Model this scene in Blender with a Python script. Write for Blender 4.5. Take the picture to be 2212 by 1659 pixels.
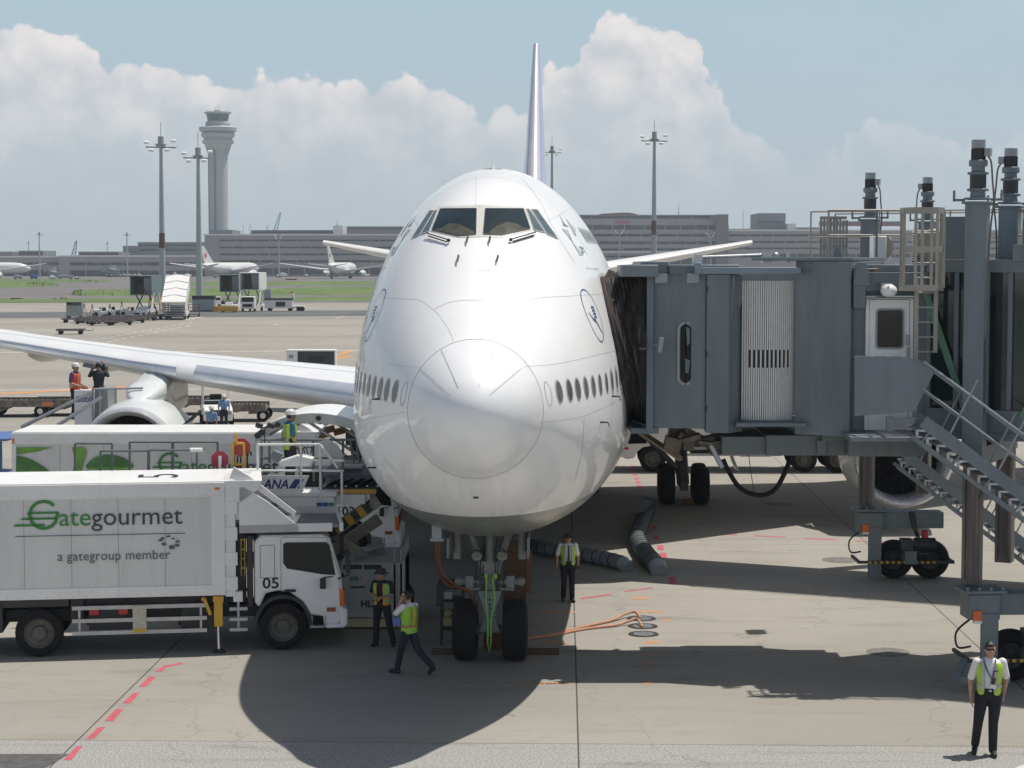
import bpy, bmesh, math, random
import numpy as np
from mathutils import Vector, Matrix
from mathutils.bvhtree import BVHTree
random.seed(7)
R = math.radians
S = bpy.context.scene
COL = S.collection
for o in list(bpy.data.objects): bpy.data.objects.remove(o)

# ------------------------------------------------------------ camera, sun, sky
CAM_H = 8.2; PITCH = R(3.67); FPX = 4100.0        # focal length in pixels of a 2212 px wide picture
cam_d = bpy.data.cameras.new('camera'); cam = bpy.data.objects.new('camera', cam_d); COL.objects.link(cam)
cam.location = (0, 0, CAM_H); cam.rotation_euler = (R(90) - PITCH, 0, 0)
cam_d.sensor_width = 36; cam_d.lens = 36 * FPX / 2212
cam_d.clip_start = .5; cam_d.clip_end = 9000
S.camera = cam
S.view_settings.view_transform = 'Standard'; S.view_settings.look = 'None'
S.view_settings.exposure = 0.30; S.view_settings.gamma = 1
SUNV = Vector((.335, .155, 1)).normalized()
sun_d = bpy.data.lights.new('sun', 'SUN'); sun = bpy.data.objects.new('sun', sun_d); COL.objects.link(sun)
sun_d.energy = 3.5; sun_d.angle = R(.53); sun_d.color = (1, .95, .87)
sun.rotation_euler = SUNV.to_track_quat('Z', 'Y').to_euler()

class NT:
    """small helper that writes node trees as expressions"""
    def __init__(s, nt): s.nt = nt; nt.nodes.clear()
    def n(s, typ, **kw):
        nd = s.nt.nodes.new(typ)
        for k, v in kw.items():
            if k[0] == '_': setattr(nd, k[1:], v)
        for k, v in kw.items():
            if k[0] == '_': continue
            key = k.replace('__', ' ')
            if key.startswith('i') and key[1:].isdigit(): key = int(key[1:])
            s.put(nd.inputs[key], v)
        return nd
    def put(s, inp, v):
        if hasattr(v, 'is_output'): s.nt.links.new(v, inp)
        elif isinstance(v, tuple) and len(v) == 3 and inp.type == 'RGBA': inp.default_value = (*v, 1)
        else: inp.default_value = v
    def m(s, op, a, b=None, c=None, clamp=False):
        nd = s.nt.nodes.new('ShaderNodeMath'); nd.operation = op; nd.use_clamp = clamp
        for i, v in enumerate((a, b, c)):
            if v is not None: s.put(nd.inputs[i], v)
        return nd.outputs[0]
    def mix(s, f, a, b, blend='MIX'):
        nd = s.nt.nodes.new('ShaderNodeMix'); nd.data_type = 'RGBA'; nd.blend_type = blend
        s.put(nd.inputs[0], f); s.put(nd.inputs[6], a); s.put(nd.inputs[7], b)
        return nd.outputs[2]
    def noise(s, vec, scale, detail=4, rough=.55, dist=0):
        return s.n('ShaderNodeTexNoise', Vector=vec, Scale=scale, Detail=detail, Roughness=rough, Distortion=dist).outputs[0]
    def ramp(s, f, stops):
        nd = s.nt.nodes.new('ShaderNodeValToRGB'); s.put(nd.inputs[0], f)
        e = nd.color_ramp.elements
        while len(e) < len(stops): e.new(.5)
        for i, (p, c) in enumerate(stops):
            e[i].position = p; e[i].color = (c, c, c, 1) if isinstance(c, (int, float)) else (*c, 1)
        return nd.outputs[0]
    def smooth(s, v, a, b):
        nd = s.nt.nodes.new('ShaderNodeMapRange'); nd.interpolation_type = 'SMOOTHSTEP'
        s.put(nd.inputs[0], v); nd.inputs[1].default_value = a; nd.inputs[2].default_value = b
        return nd.outputs[0]
    def xyz(s, x, y, z): return s.n('ShaderNodeCombineXYZ', X=x, Y=y, Z=z).outputs[0]

def make_world():
    w = bpy.data.worlds.new('World'); S.world = w; w.use_nodes = True
    t = NT(w.node_tree)
    sky = t.n('ShaderNodeTexSky', _sky_type='NISHITA', _sun_disc=False)
    sky.sun_elevation = math.asin(SUNV.z); sky.sun_rotation = math.atan2(SUNV.x, SUNV.y)
    sky.air_density = 1.0; sky.dust_density = 2.5; sky.ozone_density = 1.2; sky.altitude = 0
    tc = t.n('ShaderNodeTexCoord').outputs['Generated']
    sp = t.n('ShaderNodeSeparateXYZ', Vector=tc)
    u = t.m('ARCTAN2', sp.outputs[0], sp.outputs[1]); v = t.m('ARCSINE', sp.outputs[2])
    p = t.xyz(u, v, 0)
    n1 = t.noise(p, 14, 6, .6); n2 = t.noise(t.xyz(u, v, 3.1), 38, 8, .62)
    vor = t.n('ShaderNodeTexVoronoi', _feature='SMOOTH_F1', Vector=t.n('ShaderNodeVectorMath', _operation='ADD', i0=p, i1=t.n('ShaderNodeVectorMath', _operation='SCALE', i0=t.n('ShaderNodeTexNoise', Vector=p, Scale=30, Detail=3).outputs['Color'], Scale=.02).outputs[0]).outputs[0], Scale=44, Smoothness=.25)
    vo2 = t.n('ShaderNodeTexVoronoi', _feature='SMOOTH_F1', Vector=t.n('ShaderNodeVectorMath', _operation='ADD', i0=p, i1=t.n('ShaderNodeVectorMath', _operation='SCALE', i0=t.n('ShaderNodeTexNoise', Vector=p, Scale=60, Detail=3).outputs['Color'], Scale=.012).outputs[0]).outputs[0], Scale=115, Smoothness=.25)
    # silhouette of the cumulus tops, as elevation over azimuth
    prof = [(0,45),(100,72),(200,108),(262,148),(330,150),(400,162),(480,186),(560,172),(640,165),(700,178),(760,160),(850,163),(900,178),(960,186),(1000,232),(1060,243),(1120,236),(1175,200),(1200,150),(1235,118),(1270,70),(1330,28),(1400,38),(1470,58),(1503,92),(1520,150),(1555,190),(1580,262),(1640,300),(1700,330),(1790,335),(1830,310),(1880,262),(1950,262),(2020,300),(2100,312),(2212,280)]
    uu = t.m('ADD', u, t.m('MULTIPLY', t.m('SUBTRACT', n1, .5), .05))
    un = t.m('PINGPONG', t.m('ADD', uu, .2642), .5284)
    fc = t.n('ShaderNodeFloatCurve', Value=t.m('DIVIDE', un, .5284))
    cu = fc.mapping.curves[0]
    pts = [(x / 2212, ((566.5 - y) / 4100) / .15) for x, y in prof]
    cu.points[0].location = pts[0]; cu.points[1].location = pts[-1]
    for q in pts[1:-1]: cu.points.new(*q)
    for q in cu.points: q.handle_type = 'AUTO_CLAMPED'
    fc.mapping.update()
    top = t.m('MULTIPLY', fc.outputs[0], .15)
    d = t.m('SUBTRACT', top, v)
    d = t.m('ADD', d, t.m('MULTIPLY', t.m('SUBTRACT', n1, .5), .022))
    d = t.m('ADD', d, t.m('MULTIPLY', t.m('SUBTRACT', .42, vor.outputs[0]), .013))
    d = t.m('ADD', d, t.m('MULTIPLY', t.m('SUBTRACT', .42, vo2.outputs[0]), .0085))
    d = t.m('ADD', d, t.m('MULTIPLY', t.m('SUBTRACT', n2, .5), .012))
    mask = t.smooth(d, -.0005, .003)
    # overall cover decides how bright the body is; puffs catch the sun on their upper right
    rel = t.m('SUBTRACT', t.noise(p, 26, 7, .6), t.noise(t.n('ShaderNodeVectorMath', _operation='ADD', i0=p, i1=(.006, .011, 0)).outputs[0], 26, 7, .6))
    lit = t.m('ADD', .5, t.m('MULTIPLY', rel, 2.6))
    lit = t.m('ADD', lit, t.m('MULTIPLY', t.m('SUBTRACT', .4, vor.outputs[0]), .85))
    lit = t.m('ADD', lit, t.m('MULTIPLY', t.m('SUBTRACT', .4, vo2.outputs[0]), .45))
    lit = t.m('ADD', lit, t.m('MULTIPLY', t.smooth(d, .02, 0), .3), clamp=True)
    cc = t.mix(lit, (.51, .535, .56), (.75, .705, .69))
    # horizon haze veils the low parts
    base = t.mix(t.smooth(v, .0, .15), (.425, .49, .52), (.35, .475, .55))
    nis = t.n('ShaderNodeVectorMath', _operation='SCALE', i0=sky.outputs[0], Scale=.05).outputs[0]
    # the physical sky lights the place above the view, the milky summer haze whitens it low down
    skyc = t.mix(t.smooth(v, .13, .30), base, nis)
    thin = t.m('MULTIPLY', t.smooth(t.noise(t.xyz(t.m('MULTIPLY', u, .5), v, 7), 12, 7, .6), .5, .8), .22)
    skyc = t.mix(thin, skyc, (.62, .66, .69))
    veil = t.smooth(v, .012, .11)
    cm = t.m('MULTIPLY', mask, t.m('MULTIPLY', t.m('ADD', .06, t.m('MULTIPLY', veil, .9)), t.m('SUBTRACT', 1, t.m('MULTIPLY', t.smooth(un, .37, .42), .45))))
    col = t.mix(cm, skyc, cc)
    # glow added low behind the camera to brighten camera-facing sides, stronger in clouds
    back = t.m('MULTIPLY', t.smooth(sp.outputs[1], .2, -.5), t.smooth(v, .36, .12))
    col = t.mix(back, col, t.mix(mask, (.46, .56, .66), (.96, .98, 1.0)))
    below = t.smooth(v, -.02, 0)
    col = t.mix(below, (.20, .20, .19), col)
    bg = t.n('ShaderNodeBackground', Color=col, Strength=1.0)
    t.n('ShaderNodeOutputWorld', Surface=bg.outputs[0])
make_world()

# ------------------------------------------------------------ placing helpers
def ray(px, py):
    a = (px - 1106) / FPX; b = (829.5 - py) / FPX
    return Vector((a, math.cos(PITCH) + b * math.sin(PITCH), -math.sin(PITCH) + b * math.cos(PITCH)))
def P(px, py, Y):
    d = ray(px, py); return Vector((0, 0, CAM_H)) + d * (Y / d.y)
def G(px, py, z=0.0):
    d = ray(px, py); return Vector((0, 0, CAM_H)) + d * ((z - CAM_H) / d.z)

# ------------------------------------------------------------ materials
MATS = {}
def pm(name, rgb, rough=.5, metal=0.0, var=.10, scale=2.0, coat=0.0, bump=0.0, bscale=40, spec=.5, dirt=0.0, trans=0.0, streak=False):
    if name in MATS: return MATS[name]
    m = bpy.data.materials.new(name); m.use_nodes = True; MATS[name] = m
    t = NT(m.node_tree)
    co = t.n('ShaderNodeTexCoord').outputs['Object']
    v = co
    if streak: v = t.n('ShaderNodeMapping', Vector=co, Scale=(3, 3, .35)).outputs[0]
    n = t.noise(v, scale, 5, .6)
    f = t.smooth(n, .3, .7)
    lo = tuple(c * (1 - var) for c in rgb); hi = tuple(min(1, c * (1 + var * .6)) for c in rgb)
    col = t.mix(f, lo, hi)
    if dirt:
        g = t.smooth(t.noise(v, scale * 3.7, 6, .65), .52, .75)
        col = t.mix(t.m('MULTIPLY', g, dirt), col, (.10, .085, .065))
    b = t.n('ShaderNodeBsdfPrincipled')
    t.put(b.inputs['Base Color'], col)
    t.put(b.inputs['Roughness'], t.m('ADD', rough, t.m('MULTIPLY', t.m('SUBTRACT', n, .5), .12)))
    b.inputs['Metallic'].default_value = metal
    b.inputs['Specular IOR Level'].default_value = spec
    b.inputs['Coat Weight'].default_value = coat; b.inputs['Coat Roughness'].default_value = .06
    if trans: b.inputs['Transmission Weight'].default_value = trans; b.inputs['IOR'].default_value = 1.05
    if bump:
        bp = t.n('ShaderNodeBump', Strength=bump, Distance=.01, Height=t.noise(co, bscale, 3, .6))
        t.put(b.inputs['Normal'], bp.outputs[0])
    t.n('ShaderNodeOutputMaterial', Surface=b.outputs[0])
    return m

# ------------------------------------------------------------ mesh builder
SPLIT = set('side_guard front_post wheel_set wheel_pair vent_slot dark_leaf_print leaf_print nose_gear_door door_strut door_latch main_gear frame_post platform_leg hood_bracket guide_post diagonal_brace tunnel_glazing roof_gear hose ladder marker_lamp number_plate roof_visor sign_foot headlamp side_platform lift_frame label chock_box safety_cage air_conditioner window_frame panel_joint roof_actuator lifting_eye hinge hinge_plate shaft_rib board_foot switch_box seat landing cab_drive bumper bumper_pad yellow_edge yellow_post octagon_bracket bridge_deck work_lamp latch red_tag header_beam latch under_frame cable_bundle roof_rail handrail hydraulic_line flap_actuator antenna eyes rear_rail balcony_rail rear_platform_rail lamp_stalk wing_panel_joint skin_lap reflective_stripe curtain_track'.split())
class MB:
    def __init__(s): s.v = []; s.f = []
    def add(s, vs, fs, M=None):
        b = len(s.v)
        for p in vs:
            p = Vector(p)
            if M is not None: p = M @ p
            s.v.append(p)
        s.f += [tuple(i + b for i in q) for q in fs]
        return s
    def box(s, c, d, rz=0.0, M=None, rx=0, ry=0):
        x, y, z = d[0] / 2, d[1] / 2, d[2] / 2
        T = Matrix.Translation(c) @ Matrix.Rotation(rz, 4, 'Z') @ Matrix.Rotation(ry, 4, 'Y') @ Matrix.Rotation(rx, 4, 'X')
        if M is not None: T = M @ T
        vs = [(i, j, k) for i in (-x, x) for j in (-y, y) for k in (-z, z)]
        return s.add(vs, [(0, 1, 3, 2), (4, 6, 7, 5), (0, 4, 5, 1), (2, 3, 7, 6), (0, 2, 6, 4), (1, 5, 7, 3)], T)
    def b2(s, x0, x1, y0, y1, z0, z1):
        return s.box(((x0 + x1) / 2, (y0 + y1) / 2, (z0 + z1) / 2), (abs(x1 - x0), abs(y1 - y0), abs(z1 - z0)))
    def cyl(s, a, b, r0, r1=None, n=14, caps=True):
        r1 = r0 if r1 is None else r1
        a = Vector(a); b = Vector(b); d = (b - a)
        if d.length < 1e-6: return s
        q = d.normalized().to_track_quat('Z', 'Y').to_matrix()
        vs = []
        for c, r in ((a, r0), (b, r1)):
            for i in range(n):
                t = 2 * math.pi * (i + .5) / n
                vs.append(c + q @ Vector((r * math.cos(t), r * math.sin(t), 0)))
        fs = [(i, (i + 1) % n, n + (i + 1) % n, n + i) for i in range(n)]
        if caps: fs += [tuple(range(n - 1, -1, -1)), tuple(range(n, 2 * n))]
        return s.add(vs, fs)
    def bar(s, a, b, w, h=None):       # square bar
        h = w if h is None else h
        a = Vector(a); b = Vector(b); d = b - a; L = d.length
        q = d.to_track_quat('X', 'Z').to_matrix().to_4x4()
        return s.box((0, 0, 0), (L, w, h), M=Matrix.Translation((a + b) / 2) @ q)
    def tube(s, pts, r, n=8, closed=False):
        pts = [Vector(p) for p in pts]; m = len(pts)
        rings = []; up = None
        for i, p in enumerate(pts):
            if closed: d = pts[(i + 1) % m] - pts[i - 1]
            else: d = pts[min(i + 1, m - 1)] - pts[max(i - 1, 0)]
            d.normalize()
            if up is None: up = d.orthogonal().normalized()
            up = (up - d * up.dot(d)).normalized(); sd = d.cross(up)
            rr = r[i] if isinstance(r, (list, tuple)) else r
            rings.append([p + (up * math.cos(2 * math.pi * k / n) + sd * math.sin(2 * math.pi * k / n)) * rr for k in range(n)])
        vs = [v for q in rings for v in q]; fs = []
        for i in range(m if closed else m - 1):
            j = (i + 1) % m
            for k in range(n): fs.append((i * n + k, i * n + (k + 1) % n, j * n + (k + 1) % n, j * n + k))
        if not closed: fs += [tuple(range(n - 1, -1, -1)), tuple((m - 1) * n + k for k in range(n))]
        return s.add(vs, fs)
    def lathe(s, prof, o, axis, n=24, cap=False, sy=1.0):   # prof = [(dist along axis, radius)]
        o = Vector(o); q = Vector(axis).normalized().to_track_quat('Z', 'Y').to_matrix()
        vs = []
        for (h, r) in prof:
            for k in range(n):
                t = 2 * math.pi * k / n
                vs.append(o + q @ Vector((r * math.cos(t), r * math.sin(t), h)))
        fs = []
        for i in range(len(prof) - 1):
            for k in range(n): fs.append((i * n + k, i * n + (k + 1) % n, (i + 1) * n + (k + 1) % n, (i + 1) * n + k))
        if cap: fs += [tuple(range(n - 1, -1, -1)), tuple((len(prof) - 1) * n + k for k in range(n))]
        return s.add(vs, fs)
    def prism(s, poly, y0, y1, M=None):      # poly in (x, z), extruded over y
        n = len(poly)
        vs = [(x, y0, z) for x, z in poly] + [(x, y1, z) for x, z in poly]
        fs = [(i, (i + 1) % n, n + (i + 1) % n, n + i) for i in range(n)] + [tuple(range(n - 1, -1, -1)), tuple(range(n, 2 * n))]
        return s.add(vs, fs, M)
    def prismz(s, poly, z0, z1):
        n = len(poly)
        vs = [(x, y, z0) for x, y in poly] + [(x, y, z1) for x, y in poly]
        fs = [(i, (i + 1) % n, n + (i + 1) % n, n + i) for i in range(n)] + [tuple(range(n - 1, -1, -1)), tuple(range(n, 2 * n))]
        return s.add(vs, fs)
    def ball(s, c, r, n=12, sc=(1, 1, 1)):
        c = Vector(c); vs = []; fs = []
        m = max(5, n // 2)
        for i in range(1, m):
            a = math.pi * i / m
            for k in range(n):
                t = 2 * math.pi * k / n
                vs.append(c + Vector((r * sc[0] * math.sin(a) * math.cos(t), r * sc[1] * math.sin(a) * math.sin(t), r * sc[2] * math.cos(a))))
        vs += [c + Vector((0, 0, r * sc[2])), c - Vector((0, 0, r * sc[2]))]
        T = len(vs) - 2
        for i in range(m - 2):
            for k in range(n): fs.append((i * n + k, i * n + (k + 1) % n, (i + 1) * n + (k + 1) % n, (i + 1) * n + k))
        for k in range(n):
            fs.append((T, (k + 1) % n, k)); fs.append((T + 1, (m - 2) * n + k, (m - 2) * n + (k + 1) % n))
        return s.add(vs, fs)
    def clusters(s):
        """touching pieces, as separate builders"""
        par = list(range(len(s.v)))
        def fd(i):
            while par[i] != i: par[i] = par[par[i]]; i = par[i]
            return i
        for f in s.f:
            a = fd(f[0])
            for i in f[1:]: par[fd(i)] = a
        g = {}
        for k, f in enumerate(s.f): g.setdefault(fd(f[0]), []).append(k)
        bx = []
        for fs in g.values():
            ps = [s.v[i] for k in fs for i in s.f[k]]
            bx.append([fs, [min(p[a] for p in ps) - .02 for a in range(3)], [max(p[a] for p in ps) + .02 for a in range(3)]])
        hit = True
        while hit:
            hit = False
            for i in range(len(bx)):
                for j in range(len(bx) - 1, i, -1):
                    if all(bx[i][1][a] <= bx[j][2][a] and bx[j][1][a] <= bx[i][2][a] for a in range(3)):
                        bx[i] = [bx[i][0] + bx[j][0], [min(bx[i][1][a], bx[j][1][a]) for a in range(3)], [max(bx[i][2][a], bx[j][2][a]) for a in range(3)]]; del bx[j]; hit = True
        out = []
        for fs, _, _ in bx:
            m = MB(); idx = {}
            for k in fs:
                for i in s.f[k]:
                    if i not in idx: idx[i] = len(m.v); m.v.append(s.v[i])
                m.f.append(tuple(idx[i] for i in s.f[k]))
            out.append(m)
        return out
    def build(s, name, mat, parent=None, bevel=0.0, smooth=True, angle=35):
        if name in SPLIT and parent is not None:
            c = s.clusters()
            if 1 < len(c) < 9:
                for m in c[1:]: m._build(name, mat, parent, bevel, smooth, angle)
                return c[0]._build(name, mat, parent, bevel, smooth, angle)
        return s._build(name, mat, parent, bevel, smooth, angle)
    def _build(s, name, mat, parent=None, bevel=0.0, smooth=True, angle=35):
        me = bpy.data.meshes.new(name); me.from_pydata([tuple(v) for v in s.v], [], s.f); me.validate()
        bm = bmesh.new(); bm.from_mesh(me); bmesh.ops.recalc_face_normals(bm, faces=bm.faces)
        if smooth:
            ca = R(angle)
            for f in bm.faces: f.smooth = True
            for e in bm.edges:
                if len(e.link_faces) == 2 and e.calc_face_angle(0) > ca: e.smooth = False
        bm.to_mesh(me); bm.free()
        o = bpy.data.objects.new(name, me); COL.objects.link(o)
        for q in (mat if isinstance(mat, (list, tuple)) else [mat]): me.materials.append(q)
        if bevel:
            b = o.modifiers.new('bevel', 'BEVEL'); b.width = bevel; b.segments = 2; b.limit_method = 'ANGLE'; b.angle_limit = R(40)
            b.harden_normals = False
        if parent is not None: o.parent = parent
        return o

def tag(o, label=None, cat=None, group=None, kind=None):
    if label: o['label'] = label
    if cat: o['category'] = cat
    if group: o['group'] = group
    if kind: o['kind'] = kind
    return o
def thing(name, label, cat, loc=(0, 0, 0), rz=0.0, group=None):
    o = bpy.data.objects.new(name, None); COL.objects.link(o); o.empty_display_size = .3
    o.location = loc; o.rotation_euler = (0, 0, rz)
    return tag(o, label, cat, group)
def struct(o): o['kind'] = 'structure'; return o
def copy_tree(o, parent=None, loc=None, rz=None, label=None):
    c = o.copy(); COL.objects.link(c); c.parent = parent
    if loc is not None: c.location = loc
    if rz is not None: c.rotation_euler = (0, 0, rz)
    if label: c['label'] = label
    for ch in [k for k in bpy.data.objects if k.parent == o]: copy_tree(ch, c)
    return c

def text_mesh(s, size=1.0, align='LEFT', bold=0.0, space=1.0):
    """2-D outline triangles of a text: (verts, faces) in the XY plane"""
    cu = bpy.data.curves.new('t', 'FONT'); cu.body = s; cu.size = size; cu.align_x = align; cu.offset = bold; cu.space_character = space
    cu.resolution_u = 3
    ob = bpy.data.objects.new('t', cu); COL.objects.link(ob)
    bpy.context.view_layer.update()
    me = ob.to_mesh(); vs = [tuple(v.co) for v in me.vertices]; fs = [tuple(p.vertices) for p in me.polygons]
    ob.to_mesh_clear(); bpy.data.objects.remove(ob); bpy.data.curves.remove(cu)
    return vs, fs
def text_w(vs): return max(v[0] for v in vs) - min(v[0] for v in vs)
# ------------------------------------------------------------ shared paints
YAW = -math.atan(.0275)                # the stand's centreline: everything on the apron is laid out along it
DX, DY = .0275, 1.0
WHITE = pm('white_paint', (.80, .80, .79), .35, var=.04, scale=1.2, dirt=.10)
WHITE2 = pm('white_panel', (.66, .665, .65), .4, var=.05, scale=.8, dirt=.12, streak=True)
GREYP = pm('grey_paint', (.16, .195, .215), .5, var=.13, scale=1.1, dirt=.22, bump=.05, streak=True)
GREYL = pm('grey_paint_light', (.30, .33, .35), .45, var=.08, dirt=.15)
DARK = pm('dark_metal', (.035, .037, .04), .55, var=.2, scale=6, dirt=.1)
RUBBER = pm('rubber', (.009, .009, .010), .9, var=.25, scale=8, bump=.3)
STEEL = pm('steel', (.42, .43, .45), .35, .7, var=.12, scale=5, dirt=.15)
CHROME = pm('bright_metal', (.75, .76, .78), .18, 1.0, var=.05)
GLASS = pm('dark_glass', (.010, .013, .014), .08, var=.1, spec=.35)
YELLOW = pm('yellow_paint', (.62, .36, .03), .5, var=.12, dirt=.3)
ORANGE = pm('orange_paint', (.75, .22, .05), .5, var=.12)
RED = pm('red_paint', (.50, .03, .04), .45, var=.1)
AMBER = pm('amber_lens', (.75, .16, .02), .2, var=.1)
BLACK = pm('black_paint', (.02, .02, .022), .5, var=.1)
BLUE = pm('blue_paint', (.03, .06, .28), .45, var=.1)
LBLUE = pm('light_blue_paint', (.12, .32, .48), .45, var=.1)
FARLT = pm('far_light_cladding', (.345, .325, .33), .7, var=.05, scale=.05)
FARDK = pm('far_dark_glazing', (.060, .072, .085), .3, var=.35, scale=.12)
FARGR = pm('far_grey_cladding', (.20, .22, .235), .7, var=.08, scale=.08)
CONC = pm('tower_concrete', (.46, .49, .49), .8, var=.05, scale=.08)

# ------------------------------------------------------------ ground
def apron_material():
    m = bpy.data.materials.new('apron_concrete'); m.use_nodes = True; t = NT(m.node_tree)
    co = t.n('ShaderNodeTexCoord').outputs['Object']
    s = t.n('ShaderNodeSeparateXYZ', Vector=co); x, y = s.outputs[0], s.outputs[1]
    big = t.noise(co, .06, 5, .6); mid = t.noise(t.n('ShaderNodeMapping', Vector=co, Scale=(.35, 1.3, 1)).outputs[0], .9, 6, .65)
    fine = t.noise(co, 22, 3, .7)
    col = t.mix(t.smooth(big, .35, .65), (.305, .29, .258), (.362, .343, .306))
    col = t.mix(t.m('MULTIPLY', t.smooth(mid, .5, .7), .45), col, (.22, .20, .175))
    # slabs differ a little from their neighbours
    cx = t.m('FLOOR', t.m('DIVIDE', t.m('SUBTRACT', x, .25), 8.6)); cy = t.m('FLOOR', t.m('DIVIDE', t.m('SUBTRACT', y, 31.95), 7.7))
    wn = t.n('ShaderNodeTexWhiteNoise', Vector=t.xyz(cx, cy, 0)).outputs[0]
    col = t.mix(t.m('MULTIPLY', wn, .30), col, (.25, .235, .21))
    # rubber and oil marks where vehicles stand and turn
    oil = t.smooth(t.noise(t.n('ShaderNodeMapping', Vector=co, Scale=(.16, .5, 1)).outputs[0], 1.0, 5, .6), .60, .78)
    col = t.mix(t.m('MULTIPLY', oil, .6), col, (.13, .12, .11))
    far = t.smooth(y, 85, 120)
    farband = t.m('MULTIPLY', far, t.smooth(t.noise(t.n('ShaderNodeMapping', Vector=co, Scale=(.010, .075, 1)).outputs[0], 1.0, 5, .6), .42, .68))
    col = t.mix(t.m('MULTIPLY', farband, .38), col, (.20, .185, .165))
    # coarse patched strip nearest the terminal
    near = t.m('SUBTRACT', 1, t.smooth(y, 31.9, 31.98))
    coarse = t.mix(t.smooth(t.noise(co, 26, 2, .5), .38, .62), (.245, .245, .235), (.40, .39, .37))
    coarse = t.mix(t.m('MULTIPLY', t.smooth(t.noise(t.n('ShaderNodeMapping', Vector=co, Scale=(.3, 2, 1)).outputs[0], 1.1, 5, .6), .5, .7), .5), coarse, (.22, .22, .21))
    col = t.mix(near, col, coarse)
    speck = t.m('MULTIPLY', t.smooth(fine, .6, .75), .18)
    col = t.mix(speck, col, (.16, .15, .14))
    # tyre arcs and fine cracks
    wob = t.noise(t.n('ShaderNodeMapping', Vector=co, Scale=(.25, .25, 1)).outputs[0], .8, 3, .5)
    ring = t.m('SUBTRACT', 1, t.smooth(t.m('ABSOLUTE', t.m('SUBTRACT', t.m('PINGPONG', t.m('MULTIPLY', wob, 9), .5), .25)), .0, .035))
    col = t.mix(t.m('MULTIPLY', ring, .10), col, (.16, .15, .14))
    crk = t.n('ShaderNodeTexVoronoi', _feature='DISTANCE_TO_EDGE', Vector=t.n('ShaderNodeVectorMath', _operation='ADD', i0=co, i1=t.n('ShaderNodeVectorMath', _operation='SCALE', i0=t.n('ShaderNodeTexNoise', Vector=co, Scale=1.3, Detail=5).outputs['Color'], Scale=1.2).outputs[0]).outputs[0], Scale=.16).outputs[0]
    col = t.mix(t.m('MULTIPLY', t.m('SUBTRACT', 1, t.smooth(crk, .0, .004)), .35), col, (.10, .095, .09))
    # joints between slabs
    jx = t.m('ABSOLUTE', t.m('SUBTRACT', t.m('PINGPONG', t.m('ADD', x, 8.6 * 40 - .25), 4.3), 0))
    jx = t.m('SUBTRACT', 1, t.smooth(jx, .009, .02))
    jy = t.m('PINGPONG', t.m('SUBTRACT', y, 31.95), 3.85)
    jy = t.m('SUBTRACT', 1, t.smooth(jy, .010, .024))
    jy = t.m('MULTIPLY', jy, .65)
    j = t.m('MAXIMUM', jx, jy)
    col = t.mix(t.m('MULTIPLY', j, .85), col, (.045, .042, .04))
    b = t.n('ShaderNodeBsdfPrincipled'); t.put(b.inputs['Base Color'], col); b.inputs['Roughness'].default_value = .9
    b.inputs['Specular IOR Level'].default_value = .25
    bp = t.n('ShaderNodeBump', Strength=.25, Distance=.01, Height=t.m('ADD', fine, t.m('MULTIPLY', j, -1.5)))
    t.put(b.inputs['Normal'], bp.outputs[0])
    t.n('ShaderNodeOutputMaterial', Surface=b.outputs[0])
    return m
def plane(name, pts, z, mat, sub=0):
    mb = MB(); mb.add([(p[0], p[1], z) for p in pts], [tuple(range(len(pts)))])
    return struct(mb.build(name, mat, smooth=False))
apron = MB().add([(-3500, -60, 0), (3500, -60, 0), (3500, 5200, 0), (-3500, 5200, 0)], [(0, 1, 2, 3)]).build('ground', apron_material(), smooth=False)
struct(apron); apron.rotation_euler = (0, 0, YAW)

ASPH = pm('asphalt_far', (.175, .165, .165), .9, var=.22, scale=.05, spec=.2)
ASPH2 = pm('asphalt_road', (.135, .14, .145), .9, var=.18, scale=.15, spec=.2)
def gpoly(name, px, z, mat):
    pts = [G(a, b) for a, b in px]
    return plane(name, [(p.x, p.y) for p in pts], z, mat)
# taxiway asphalt between and beyond the grass, service road
gpoly('taxiway', [(-1500, 598.5), (3600, 598.5), (3600, 651), (-1500, 656)], .03, ASPH)
gpoly('service_road', [(-500, 690), (2900, 670), (2900, 659), (-500, 677.5)], .03, ASPH2)
gpoly('dark_patch', [(-90, 1629), (150, 1629), (99, 1659), (60, 1700), (-90, 1700)], .004, pm('asphalt_patch', (.10, .10, .10), .9, var=.3, scale=5, bump=.3))

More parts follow.
